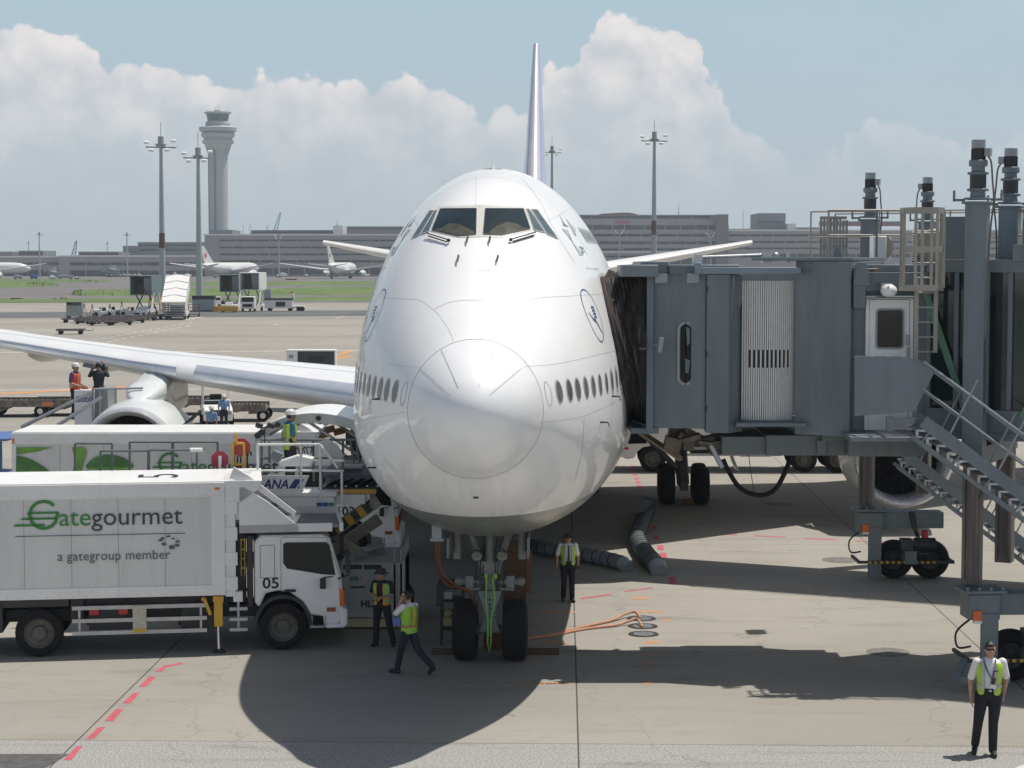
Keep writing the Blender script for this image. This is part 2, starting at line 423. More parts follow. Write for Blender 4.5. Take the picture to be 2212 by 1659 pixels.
def grass_material():
    m = bpy.data.materials.new('grass_blades'); m.use_nodes = True; t = NT(m.node_tree)
    co = t.n('ShaderNodeTexCoord').outputs['Object']
    n = t.noise(co, .06, 6, .7); n2 = t.noise(co, 1.2, 4, .7)
    col = t.mix(t.smooth(n, .35, .65), (.10, .155, .055), (.15, .205, .08))
    col = t.mix(t.m('MULTIPLY', t.smooth(n2, .5, .75), .6), col, (.19, .20, .08))
    b = t.n('ShaderNodeBsdfPrincipled', Roughness=.9); t.put(b.inputs['Base Color'], col); b.inputs['Specular IOR Level'].default_value = .1
    t.n('ShaderNodeOutputMaterial', Surface=b.outputs[0]); return m
GRASS = grass_material()
def grass(name_px_near, name_px_far, h):
    """a strip of rough grass: a tufted sheet between a near and a far edge"""
    a = [G(*p) for p in name_px_near]; b = [G(*p) for p in name_px_far]
    def at(pl, f):
        g = f * (len(pl) - 1); i = min(int(g), len(pl) - 2); return pl[i].lerp(pl[i + 1], g - i)
    nu, nv = 160, 10
    vs, fs = [], []
    for i in range(nu + 1):
        f = i / nu; p = at(a, f); q = at(b, f)
        for j in range(nv + 1):
            g = j / nv; c = p.lerp(q, g)
            edge = min(1, min(g, 1 - g) * 5) * min(1, min(f, 1 - f) * 30)
            vs.append((c.x + random.uniform(-.3, .3), c.y + random.uniform(-.5, .5), .05 + edge * h * random.uniform(.35, 1)))
    for i in range(nu):
        for j in range(nv): fs.append((i * (nv + 1) + j, (i + 1) * (nv + 1) + j, (i + 1) * (nv + 1) + j + 1, i * (nv + 1) + j + 1))
    o = MB().add(vs, fs).build('grass', GRASS, smooth=True, angle=180)
    tag(o, kind='stuff'); return o
grass([(-500, 610), (150, 610), (238, 608.6)], [(-500, 604), (150, 605), (238, 608)], .8)
grass([(-500, 622), (60, 621.5), (128, 617.5)], [(-500, 610.5), (60, 611.5), (128, 616.8)], 1.0)
grass([(155, 637), (178, 640), (300, 640), (850, 637), (2900, 625)], [(157, 633), (180, 629), (300, 627.5), (850, 620), (2900, 612)], .9)
grass([(400, 617.5), (860, 616), (2900, 606)], [(400, 611), (860, 608), (2900, 600)], .7)
grass([(-600, 657), (0, 654.5), (850, 650), (2900, 642)], [(-600, 652), (0, 648.5), (850, 642), (2900, 634)], .4)

# painted markings -------------------------------------------------
REDM = pm('red_line_paint', (.50, .10, .13), .8, var=.18, scale=6); ORM = pm('orange_line_paint', (.58, .28, .11), .8, var=.3, scale=9)
WHM = pm('white_line_paint', (.62, .60, .57), .8, var=.3, scale=1)
def marks(name, polys, z, mat):
    mb = MB()
    for pl in polys:
        pts = [G(*p) for p in pl]; mb.add([(p.x, p.y, z) for p in pts], [tuple(range(len(pts)))])
    return struct(mb.build(name, mat, smooth=False))
c7 = lambda x, y: (.4959 * x, 1316.6 + .4959 * y)
c4 = lambda x, y: (1316.6 + .2727 * x, 877.8 + .2727 * y)
c8 = lambda x, y: (1152.1 + .3968 * x, 1261.8 + .3968 * y)
left = [[(675, 271), (705, 270), (728, 250), (800, 237), (790, 231), (712, 246)], [(603, 338), (638, 335), (680, 293), (648, 293)], [(532, 409), (570, 409), (609, 362), (582, 364)],
        [(455, 486), (495, 486), (537, 433), (505, 434)], [(372, 566), (410, 563), (459, 512), (428, 513)], [(274, 658), (312, 656), (360, 595), (334, 597)]]
marks('apron_marking', [[c7(*p) for p in pl] for pl in left], .004, REDM)
sq = []
for (x, y, w, h) in [(184, 478, 15, 9), (192, 510, 15, 9), (201, 540, 15, 9), (214, 571, 15, 8), (226, 602, 16, 11), (237, 637, 17, 12), (250, 675, 18, 12), (270, 745, 20, 14), (288, 785, 20, 14), (303, 850, 20, 14), (350, 960, 22, 16), (372, 1040, 22, 16), (405, 1120, 24, 19), (427, 1180, 26, 20), (497, 1382, 28, 30)]:
    sq.append([c4(x - w + 3, y + h), c4(x + w + 3, y + h), c4(x + w - 4, y - h), c4(x - w - 4, y - h)])
for (a, b, c, d, w) in [(120, 1467, 340, 1437, 4), (930, 1014, 1010, 1018, 3), (1145, 1025, 1400, 1037, 3), (1540, 1045, 1800, 1057, 3), (1950, 1066, 2200, 1073, 3)]:
    sq.append([c4(a, b + w), c4(c, d + w), c4(c, d - w), c4(a, b - w)])
for (a, b, c, d) in [(258, 80, 422, 57), ]:
    sq.append([c8(a, b + 3), c8(c, d + 3), c8(c, d - 4), c8(a, b - 4)])
marks('apron_marking', sq, .004, REDM)
og = []
for (a, b, y, w) in [(540, 632, 77, 5), (557, 695, 150, 4), (703, 748, 198, 5), (597, 693, 317, 6), (20, 56, 541, 5), (66, 128, 541, 5), (-180, 235, 153, 3), (600, 652, 380, 4), (617, 663, 433, 4), (60, 190, 320, 4), (-60, 20, 420, 4), (600, 650, 541, 4), (-150, 230, 541, 2)]:
    k = a
    while k < b:                                   # stencilled lettering reads as broken ticks
        e = min(b, k + random.uniform(9, 22)); og.append([c8(k, y + w), c8(e, y + w), c8(e, y - w), c8(k, y - w)]); k = e + random.uniform(1.5, 4)
marks('apron_marking', og, .004, ORM)
far_o = []
for a, b, c, d, w in [(0, 851, 150, 842, 1.5), (150, 842, 330, 832, 1.5), (500, 806, 720, 836, 0), (727, 768, 762, 756, 2.5), (727, 774, 762, 768, 2), (700, 860, 760, 846, 2), (540, 838, 640, 826, 1.5)]:
    far_o.append([(a, b + w + .5), (c, d + w + .5), (c, d - w), (a, b - w)])
marks('apron_marking', far_o, .006, ORM)
wl = []
for i in range(14): wl.append([(178 + i * 17, 750 - i * 3.4), (190 + i * 17, 747.6 - i * 3.4), (190 + i * 17, 746.8 - i * 3.4), (178 + i * 17, 749.2 - i * 3.4)])
for i in range(16): wl.append([(150 + i * 17, 745 - i * 3.1), (160 + i * 17, 743.1 - i * 3.1), (160 + i * 17, 742.4 - i * 3.1), (150 + i * 17, 744.4 - i * 3.1)])
for a, b, c, d in [(400, 690, 520, 672.5), (725, 687, 760, 679), (590, 701, 602, 701), (-200, 843.5, 850, 838.5), (-200, 762, 850, 757), (0, 630, 90, 629.5), (170, 617.5, 300, 616.5), (-200, 1033, 850, 1033)]:
    wl.append([(a, b + .7), (c, d + .7), (c, d - .3), (a, b - .3)])
marks('apron_marking', wl[:-1], .008, WHM)
# service pits with their lids
for i, (cx, cy) in enumerate([(588, 188), (596, 230), (600, 273)]):
    c = G(*c8(cx, cy)); r = .34
    ring = MB().lathe([(0, .235), (.012, .24), (.012, .33), (0, r)], (c.x, c.y, .002), (0, 0, 1), 40)
    o = thing('service_pit', ['round grey service pit in the concrete with an orange hose plugged in, farthest of three', 'middle one of three round pits in the concrete, with an orange hose', 'round steel service pit with closed lid and no hose, nearest of three'][i], 'service pit', (0, 0, 0), group='service pits in the apron')
    ring.build('rim', DARK, o); lid = MB().lathe([(0, .001), (.014, .001), (.014, .232), (0, .233)], (c.x, c.y, .002), (0, 0, 1), 40)
    lid.box((c.x + .05, c.y, .02), (.12, .03, .012)).box((c.x - .09, c.y + .05, .02), (.06, .03, .012)).build('lid', STEEL, o)
for i, (px, py, r) in enumerate([(1918, 1409, .45), (1815, 1209.8, .5), (1680, 1088, .5)]):
    c = G(px, py); o = MB().lathe([(0, .001), (.01, .001), (.012, r - .05), (.006, r)], (c.x, c.y, .001), (0, 0, 1), 32).build('manhole_cover', pm('worn_steel', (.17, .165, .15), .8, var=.3, scale=6))
    tag(o, ['round manhole cover on the sunlit concrete between the two bridge wheel bogies', 'round grey manhole cover beside the wheels of the far bridge', 'pale manhole cover in the wing shade below the hanging hose'][i], 'manhole cover', 'manhole covers')
# ------------------------------------------------------------ far buildings
def zat(py, Y): return P(1106, py, Y).z
def far_building(label, x0, x1, ytop, Y, bands, depth=60, col=None, roof=True, base=None, x_band0=None):
    a = P(x0, 600, Y).x; b = P(x1, 600, Y).x
    r = thing('terminal_building' if ytop < 556 and (x1 - x0) > 250 else 'airport_building', label, 'building', ((a + b) / 2, Y, 0))
    w = b - a; zt = zat(ytop, Y); col = col or FARLT
    cuts = []; xb = -w / 2 if x_band0 is None else P(x_band0, 600, Y).x - (a + b) / 2
    zs = sorted([(zat(q, Y), zat(p, Y)) for p, q in bands])
    wall = MB(); glass_n = []
    z = 0
    for z0, z1 in zs:
        if z0 > z: wall.b2(-w / 2, w / 2, 0, depth, z, z0)
        wall.b2(-w / 2, w / 2, 2.0, depth - .3, z0, z1)
        if xb > -w / 2: wall.b2(-w / 2, xb, 0, 2.0, z0, z1)
        # mullions and columns in the recess
        k = xb
        while k < w / 2:
            wall.b2(k, k + .7, .9, 1.999, z0, z1); k += random.choice([7, 9, 12])
        glass_n.append((z0, z1)); z = z1
    wall.b2(-w / 2, w / 2, 0, depth, z, zt)
    wall.build('wall', col, r, smooth=False)
    for z0, z1 in glass_n:
        g = MB(); k = xb + .05
        while k < w / 2 - .05:
            e = min(w / 2 - .05, k + random.uniform(3, 16)); g.b2(k, e, random.choice([1.4, 1.6, 1.8]), 1.99, z0 + .02, z1 - random.choice([.02, .02, .5])); k = e
        g.build('window_band', FARDK, r, smooth=False)
    if roof: MB().b2(-w / 2 - .5, w / 2 + .5, -.6, depth + .5, zt + .01, zt + .8).build('roof_edge', WHITE, r, smooth=False)
    return r
far_building('long low grey mauve terminal pier behind the light masts on the left', 128, 442, 554.5, 1085, [(566.5, 573.5), (584, 598)], x_band0=150)
far_building('low grey terminal wing at the far left edge, behind the parked aircraft', -420, 127.5, 556, 1100, [(567, 572), (583, 598)])
far_building('big five storey grey mauve terminal with dark window bands and white roof edge', 442.5, 1188, 508.5, 1083, [(517.5, 521), (532.8, 536.5), (547.6, 551.5), (562, 567), (579, 593)], x_band0=474)
far_building('tall terminal block with red TERMINAL lettering and a dark roof storey right of the aircraft', 1190, 1572, 474, 1120, [(486, 496), (505, 511), (521, 527.5), (536, 541), (556, 575)], roof=False)
far_building('long grey terminal with dark window bands and white roof edge at the far right', 1572.5, 2700, 499, 1118, [(506, 510.5), (520.5, 525), (534.5, 538.5), (548, 556)])
far_building('low terminal pier in front of the tall terminal block, right of the aircraft', 1200, 1462, 546, 1060, [(552, 556), (566, 580)], depth=30)
# what stands on and behind them
for lab, x0, x1, yt, Y, bn, c in [
    ('pale low building far left beyond the terminal roof', -60, 26, 543.5, 1300, [], FARGR), ('flat roofed pale building at the far left under a small mast', 41, 92, 541.5, 1300, [(544, 550)], FARGR),
    ('grey shed behind the low pier between crane and mast', 170, 256, 543.5, 1260, [(546, 551)], FARGR), ('small stepped pale block beside the wide grey hangar', 266, 297.5, 531, 1320, [(537, 539), (543, 545)], FARLT),
    ('wide grey building with two dark window bands left of the second light mast', 298, 441, 523, 1310, [(528, 531.5), (538, 542)], FARGR),
    ('grey plant room at the foot of the control tower', 455, 503, 496.5, 1320, [], FARGR), ('long dark upper storey on the roof of the five storey terminal', 543, 741, 497, 1190, [(500, 503)], FARGR),
    ('grey hangar roof block directly left of the aircraft', 741.5, 900, 489, 1200, [(493, 495)], FARGR), ('small white roof house with an antenna on the terminal', 720, 741, 487, 1170, [], WHITE),
    ('windowless dark grey box on the roof of the right terminal', 1637, 1696, 460.5, 1200, [(479, 481)], FARGR), ('low pale roof house right of the dark grey roof box', 1700, 1718, 483, 1190, [], WHITE),
    ('dark roof storey along the top of the tall terminal block', 1200, 1546, 464, 1150, [(466.5, 471)], FARGR), ('square brownish stair tower at the end of the tall terminal block', 1546, 1572.5, 463, 1115, [], pm('brownish', (.20, .185, .175), .8)),
    ('low roof plant strip left part on the right terminal', 1576, 1636, 494, 1180, [], FARGR), ('long low roof plant beyond the right terminal', 1697, 1770, 491, 1200, [], FARLT)]:
    far_building(lab, x0, x1, yt, Y, bn, depth=40, col=c, roof=False)
# lettering on the terminals
def wall_text(s, px, py0, py1, px1, Y, mat, parent=None, name='lettering', bold=.02):
    vs, fs = text_mesh(s, 1.0, bold=bold); w = text_w(vs); x0 = min(v[0] for v in vs)
    h = max(v[1] for v in vs)
    A = P(px, py1, Y); B = P(px1, py0, Y); sx = (B.x - A.x) / w; sz = (B.z - A.z) / h
    mb = MB().add([(A.x + (v[0] - x0) * sx, Y, A.z + v[1] * sz) for v in vs], fs)
    return mb.build(name, mat, parent, smooth=False)
REDL = pm('red_letters', (.42, .06, .09), .6)
tag(wall_text('Terminal 1', 1328, 475.5, 483, 1362, 1119.6, REDL), 'red sign lettering reading Terminal 1 on the tall terminal block', 'sign')
o = thing('roof_sign', 'long pale roof sign with red lettering Tokyo International Airport behind the bridge', 'sign', (0, 0, 0))
a = P(1770, 488.5, 1110); b = P(1951, 478, 1110)
MB().b2(a.x, b.x, 1110, 1112, a.z, b.z).build('sign_board', FARGR, o, smooth=False)
wall_text('Tokyo International Airport', 1780, 479.5, 487, 1938, 1109.9, REDL, o)
# red curved roof
o = MB(); pts = [P(x, y, 1170) for x, y in [(1282, 466), (1300, 462), (1340, 459.8), (1360, 460), (1375, 463), (1376, 466)]]
o.add([(p.x, 1165, p.z) for p in pts] + [(p.x, 1180, p.z) for p in pts], [(i, i + 1, i + 7, i + 6) for i in range(5)] + [(5, 4, 3, 2, 1, 0), (6, 7, 8, 9, 10, 11)])
tag(o.build('curved_roof', pm('far_red', (.30, .10, .10), .7)), 'low curved red roof on top of the tall terminal block', 'roof')

# ------------------------------------------------------------ control tower
def ctower():
    Y = 1336; c = P(474, 600, Y); sc = Y / 4100
    q = lambda cy: P(474, 208.5 + .2713 * cy, Y).z
    r = thing('control_tower', 'tall pale grey control tower with wide ringed head and dark glass cab', 'control tower', (c.x, Y, 0))
    px = .2713 * sc
    MB().lathe([(0, 6.7), (q(440), 6.6)], (0, 0, 0), (0, 0, 1), 28).build('shaft', CONC, r)
    MB().b2(-2.0, -.8, -7.1, -6.3, 0, q(378)).b2(-6.9, -6.2, -2, 0, 0, q(378)).build('shaft_rib', FARGR, r, smooth=False)
    fins = MB()
    for k in range(8):
        a = math.pi / 4 * k + .3; ca, sa = math.cos(a), math.sin(a)
        for s in (0,):
            t = Vector((-sa, ca, 0)) * .8
            pr = [(5.5, q(470)), (6.8, q(470)), (9.6, q(375)), (5.5, q(375))]
            vs = [Vector((ca * u, sa * u, z)) + t for u, z in pr] + [Vector((ca * u, sa * u, z)) - t for u, z in pr]
            fins.add(vs, [(0, 1, 2, 3), (7, 6, 5, 4), (0, 4, 5, 1), (1, 5, 6, 2), (2, 6, 7, 3), (3, 7, 4, 0)])
    fins.build('bracket', CONC, r, smooth=False)
    MB().lathe([(q(440), 6.6), (q(375), 9.6)], (0, 0, 0), (0, 0, 1), 16).build('flare', CONC, r)
    head = MB().lathe([(q(378), 9.6), (q(376), 10.6), (q(352), 11.2), (q(352), 10), (q(328), 10), (q(326), 11.2), (q(296), 11.9), (q(296), 11.0), (q(282), 11.0), (q(278), 12.9), (q(250), 13.2), (q(246), 12.8), (q(238), 9), (q(226), 8.2), (q(222), 8.8), (q(202), 8.4), (q(196), 7.2)], (0, 0, 0), (0, 0, 1), 32)
    head.build('head', CONC, r, angle=25)
    MB().lathe([(q(296) - .01, 11.05), (q(280), 11.4)], (0, 0, 0), (0, 0, 1), 32).build('lower_glazing', pm('greenish_glass', (.12, .26, .27), .3), r)
    MB().lathe([(q(196), 7.2), (q(140), 8.1)], (0, 0, 0), (0, 0, 1), 24).build('cab_glazing', pm('far_cab_glass', (.09, .14, .16), .2, var=.5, scale=.3), r)
    MB().lathe([(q(142), 8.1), (q(136), 9.2), (q(126), 9.5), (q(124), 8), (q(122), 2.6), (q(108), 2.4), (q(104), 1.8), (q(102), .1)], (0, 0, 0), (0, 0, 1), 24).build('cab_roof', CONC, r, angle=25)
    an = MB()
    for x, z0, z1 in [(0, 104, 62), (-1.5, 108, 85), (1.2, 108, 80), (-6, 124, 108), (-8, 124, 106), (5, 124, 106), (7.6, 124, 108), (3, 124, 112)]: an.cyl((x, 0, q(z0)), (x, 0, q(z1)), .12, n=5)
    an.build('antenna', FARGR, r)
ctower()

# ------------------------------------------------------------ apron light masts
def mast(px, ytop, ybase, Y, label, rod, rust=0, hw=1.0):
    c = P(px, ybase, Y); H = P(px, ytop, Y).z
    r = thing('light_mast', label, 'light mast', (c.x, Y, 0), group='floodlight masts round the apron')
    MB().lathe([(0, .72 * hw), (H * .3, .62 * hw), (H * .62, .5 * hw), (H * .985, .34 * hw)], (0, 0, 0), (0, 0, 1), 8, cap=True).build('pole', pm('mast_grey', (.40, .43, .45), .5, var=.1), r)
    if rust: MB().lathe([(H * .38, .63 * hw), (H * .47, .60 * hw)], (0, 0, 0), (0, 0, 1), 8).build('rusty_section', pm('rust_brown', (.17, .10, .075), .8, var=.4, scale=1), r)
    w = 1.9 * hw; n = 7
    MB().lathe([(H * .985, .5 * hw), (H * .985 + .3, 1.15 * hw), (H * .985 + .5, 1.15 * hw)], (0, 0, 0), (0, 0, 1), 8, cap=True).cyl((0, 0, H * .985 + .5), (0, 0, H * .985 + 2.1 * hw), .6 * hw, n=8).cyl((-3.1 * hw, 0, H * .985), (3.1 * hw, 0, H * .985 - .1), .16 * hw, n=6).cyl((0, -2.4 * hw, H * .985), (0, 2.4 * hw, H * .985 - .1), .16 * hw, n=6).build('head_frame', GREYL, r)
    for (x, y, z) in [(-2.9, -.3, .9), (2.6, -.3, 1.2), (-1.7, -1.6, -.75), (1.5, -1.6, -.7)]:
        MB().box((x * hw, y * hw, H * .985 + z * hw), (1.0 * hw, .75 * hw, .5 * hw), rx=.35).build('floodlight', WHITE, r, bevel=.1)
    MB().cyl((0, 0, H * .985 + 2.1 * hw), (0, 0, H * .985 + 2.1 * hw + rod), .07 * hw, n=5).build('lightning_rod', GREYL, r)
mast(352, 312, 690, 318, 'tall rust stained floodlight mast behind the white passenger stairs', 2.4, 1, .82)
mast(431, 336, 640, 432, 'tall grey floodlight mast directly left of the control tower', 3.6, 0, 1.08)
mast(1412, 299, 640, 500, 'tall grey floodlight mast right of the aircraft above the bridge', 3.0, 1, 1.1)
mast(1192, 325, 640, 560, 'floodlight mast close beside the tail fin', 3.0, 0, .9)
for px, yt, yb, lab in [(86, 506, 596, 'thin distant light mast at the far left over the parked white aircraft'), (275, 507, 590, 'thin distant light mast between crane and grey shed'), (603, 511, 590, 'thin distant light mast before the five storey terminal'),
                        (1338, 500, 590, 'thin distant light mast below the Terminal lettering'), (1535, 506, 570, 'thin distant light mast over the tip of the right tailplane'), (62, 525, 555, 'small faint light mast at the far left edge'), (232, 526, 555, 'small faint light mast over the grey shed')]:
    mast(px, yt, yb, 1040 if yb > 560 else 1500, lab, 1, 0, .75)
def crane(px0, y0, px1, y1, Y, mat, label, w):
    a = P(px0, y0, Y); b = P(px1, y1, Y); r = thing('crane', label, 'crane', (a.x, Y, 0)); a = a - Vector((a.x, Y, 0)); b = b - Vector((P(px0, y0, Y).x, Y, 0))
    m = MB(); n = 9
    for sx in (-w, w):
        m.bar(a + Vector((sx, 0, 0)), b + Vector((sx * .3, 0, 0)), w * .3)
    for i in range(n):
        f, g = i / n, (i + 1) / n; s = 1 if i % 2 else -1
        m.bar(a.lerp(b, f) + Vector((s * w * (1 - .7 * f), 0, 0)), a.lerp(b, g) - Vector((s * w * (1 - .7 * g), 0, 0)), w * .22)
    m.build('boom', mat, r, smooth=False); MB().box((a.x, a.y, a.z / 2), (w * 3, 5, a.z)).build('crane_tower', FARGR, r, smooth=False)
crane(595, 497, 606, 459, 1350, LBLUE, 'blue lattice crane boom rising over the five storey terminal', 1.3)
crane(575, 500, 579, 487, 1500, LBLUE, 'small blue crane boom left of the large blue one', .7)
crane(158, 556, 165, 520, 1300, FARGR, 'grey lattice crane far left beyond the low pier', 1.5)
for px, y0, y1, Y in [(525, 508, 484, 1100), (540, 508, 483, 1100), (1466, 466, 438, 1150), (1605, 499, 452, 1180), (728, 487, 474, 1170)]:
    a = P(px, y0, Y); b = P(px, y1, Y)
    tag(MB().cyl((a.x, Y, a.z - 1), (a.x, Y, b.z), .25, .1, n=5).build('antenna_mast', FARGR), 'thin antenna mast on the %s' % {525: 'terminal roof, left one of a pair', 540: 'terminal roof, right one of a pair', 1466: 'dark roof storey of the tall block', 1605: 'right terminal beside the stair tower', 728: 'small white roof house'}[px], 'antenna')

# ------------------------------------------------------------ distant airliners
AW = pm('far_aircraft_white', (.74, .74, .73), .35, var=.03)
def airliner(loc, heading, label, L=57, B=60):
    """nose along +x"""
    r = thing('airliner', label, 'airliner', loc, heading, 'airliners parked at the far terminal')
    rr = 2.9; zc = 5.2
    pr = [(-L * .5, .25), (-L * .46, .9), (-L * .36, 2.0), (-L * .24, 2.75), (-L * .15, rr), (L * .34, rr), (L * .41, 2.6), (L * .46, 1.9), (L * .49, 1.0), (L * .5, .1)]
    b = MB(); n = 20; vs = []
    for x, q in pr:
        up = (rr - q) * (.75 if x < 0 else -.25)
        for k in range(n):
            t = 2 * math.pi * k / n; vs.append((x, q * math.cos(t), zc + up + q * math.sin(t)))
    b.add(vs, [(i * n + k, i * n + (k + 1) % n, (i + 1) * n + (k + 1) % n, (i + 1) * n + k) for i in range(len(pr) - 1) for k in range(n)]); b.build('fuselage', AW, r)
    for s in (-1, 1):
        w = MB(); P_ = [(7, 2.5 * s, 4.0, .6), (-3, 2.5 * s, 3.8, .4), (-11, B * .5 * s, 7.6, .1), (-9, B * .5 * s, 7.7, .1), (0, B * .17 * s, 4.9, .35), (-5, B * .17 * s, 4.7, .3)]
        top = [(p[0], p[1], p[2] + p[3]) for p in P_]; bot = [(p[0], p[1], p[2] - p[3]) for p in P_]
        w.add(top + bot, [(0, 1, 5, 4), (4, 5, 2, 3), (6, 10, 11, 7), (10, 9, 8, 11), (0, 4, 10, 6), (4, 3, 9, 10), (1, 7, 11, 5), (5, 11, 8, 2), (3, 2, 8, 9)]); w.build('wing', AW, r)
        e = MB().lathe([(0, 1.25), (-.3, 1.5), (-2, 1.65), (-4.6, 1.1), (-6, .5)], (8, B * .165 * s, 2.7), (1, 0, 0), 18); eo = e.build('engine', AW, r)
        MB().lathe([(-.5, 1.3), (-.5, .02)], (8, B * .165 * s, 2.7), (1, 0, 0), 18).lathe([(-4.55, 1.15), (-4.6, .02)], (8, B * .165 * s, 2.7), (1, 0, 0), 18).build('fan', DARK, eo)
        t = MB(); x0 = -L * .5
        t.add([(x0 + 9, .9 * s, 6.5), (x0 + 3, .9 * s, 6.5), (x0 - 1, 9.8 * s, 7.6), (x0 + 1.5, 9.8 * s, 7.6), (x0 + 9, .9 * s, 6.1), (x0 + 3, .9 * s, 6.1), (x0 - 1, 9.8 * s, 7.4), (x0 + 1.5, 9.8 * s, 7.4)], [(0, 1, 2, 3), (7, 6, 5, 4), (0, 3, 7, 4), (1, 5, 6, 2), (2, 6, 7, 3), (0, 4, 5, 1)]); t.build('tailplane', AW, r)
        g = MB()
        for dx in (-1.5, -.2): g.cyl((dx, 4.4 * s, .65), (dx, 5.2 * s, .65), .65, n=12)
        g.cyl((-.8, 4.8 * s, .6), (-.8, 4.6 * s, 4), .25, n=6); g.build('main_gear', DARK, r)
    x0 = -L * .5
    f = MB().prism([(x0 + 12, zc + 2.3), (x0 + 3, zc + 2.0), (x0 - 1.5, 16.6), (x0 + 1.8, 16.6)], -.28, .28).build('tail_fin', AW, r, smooth=False)
    MB().cyl((x0 + 3.4, -.34, 11.6), (x0 + 3.4, .34, 11.6), 1.25, n=20).build('tail_emblem', pm('far_red_emblem', (.50, .10, .12), .5), f)
    MB().cyl((L * .4, -.4, .45), (L * .4, .4, .45), .45, n=12).cyl((L * .4, 0, .5), (L * .4, 0, 3), .15, n=6).build('nose_gear', DARK, r)
    return r
def gp(px, py): p = G(px, py); return (p.x, p.y, 0)
c = P(498, 600, 985); airliner((c.x, 985, 0), R(68), 'white airliner with red tail disc seen from behind before the five storey terminal')
c = P(737, 600, 960); airliner((c.x, 960, 0), R(80), 'white airliner with red tail disc just left of the large aircraft', 50, 58)
c = P(-52, 600, 1000); airliner((c.x, 1000, 0), R(5), 'white airliner with its nose toward the far left pier')
c = P(-60, 600, 800); airliner((c.x, 800, 0), R(100), 'airliner mostly beyond the left edge with one wing tip in view', 60, 62)
# ------------------------------------------------------------ the big aircraft (+y = aft, +x = its left side, origin on the ground below the nose tip)
AC0 = Vector((-.665, 31.0, 0))
ac = thing('jumbo_jet', 'huge white four engined double deck aircraft seen nose on at the gate', 'aircraft', AC0, YAW)
AM = Matrix.Translation(AC0) @ Matrix.Rotation(YAW, 4, 'Z'); AMI = AM.inverted()
def curve(tab):
    xs = np.array([t[0] for t in tab], float); ys = np.array([t[1] for t in tab], float)
    h = np.diff(xs); dl = np.diff(ys) / h; m = np.zeros(len(xs))
    for i in range(1, len(xs) - 1):
        if dl[i - 1] * dl[i] > 0:
            w1 = 2 * h[i] + h[i - 1]; w2 = h[i] + 2 * h[i - 1]; m[i] = (w1 + w2) / (w1 / dl[i - 1] + w2 / dl[i])
    m[0] = dl[0]; m[-1] = dl[-1]
    def f(x):
        i = int(np.clip(np.searchsorted(xs, x) - 1, 0, len(h) - 1)); t = (x - xs[i]) / h[i]
        return float(ys[i] * (2 * t**3 - 3 * t**2 + 1) + h[i] * m[i] * (t**3 - 2 * t**2 + t) + ys[i + 1] * (-2 * t**3 + 3 * t**2) + h[i] * m[i + 1] * (t**3 - t**2))
    return f
RT = 1.38                                    # station of the radome joint
# distances over sqrt(s) near the tip give a round nose
q = math.sqrt
zt_f = curve([(0, 5.74), (q(.1), 6.05), (q(.4), 6.38), (q(.8), 6.64), (q(RT), 6.89), (q(2.2), 7.44), (q(3), 7.98), (q(3.9), 8.60), (q(4.95), 9.22), (q(7), 9.85), (q(9), 10.14), (q(11), 10.26), (q(13), 10.32), (q(30), 10.32), (q(38), 9.2), (q(43), 8.6), (q(58), 8.5), (q(68), 8.35), (q(75), 7.6)])
zb_f = curve([(0, 5.74), (q(.1), 5.42), (q(.4), 5.06), (q(.8), 4.78), (q(RT), 4.50), (q(2.5), 3.86), (q(4), 3.28), (q(6), 2.84), (q(8), 2.55), (q(10), 2.36), (q(14), 2.12), (q(18), 2.05), (q(52), 2.05), (q(60), 3.3), (q(68), 5.2), (q(75), 6.9)])
w_f = curve([(0, 0), (q(.1), .345), (q(.4), .68), (q(.8), .93), (q(RT), 1.165), (q(2.2), 1.56), (q(3), 1.90), (q(4), 2.22), (q(5), 2.44), (q(6), 2.60), (q(8), 2.81), (q(10), 2.96), (q(12), 3.08), (q(14), 3.17), (q(17), 3.24), (q(52), 3.25), (q(60), 2.6), (q(68), 1.6), (q(75), .35)])
zm_f = curve([(0, 5.74), (q(.4), 5.72), (q(RT), 5.66), (q(4), 5.38), (q(8), 5.08), (q(12), 4.95), (q(52), 4.95), (q(60), 5.6), (q(75), 7.2)])
def section(s, n=96):
    k = math.sqrt(max(s, 0)); zt, zb, w, zm = zt_f(k), zb_f(k), w_f(k), zm_f(k)
    out = []
    for i in range(n):
        t = 2 * math.pi * i / n; c, sn = math.cos(t), math.sin(t)
        if sn >= 0: out.append((w * c, s, zm + (zt - zm) * sn))
        else: out.append((w * c, s, zm + (zm - zb) * sn))
    return out
def loft(ss, n=96, cap0=False):
    vs = []; fs = []
    for s in ss: vs += section(s, n)
    m = len(ss)
    for i in range(m - 1):
        for k in range(n): fs.append((i * n + k, (i + 1) * n + k, (i + 1) * n + (k + 1) % n, i * n + (k + 1) % n))
    return vs, fs
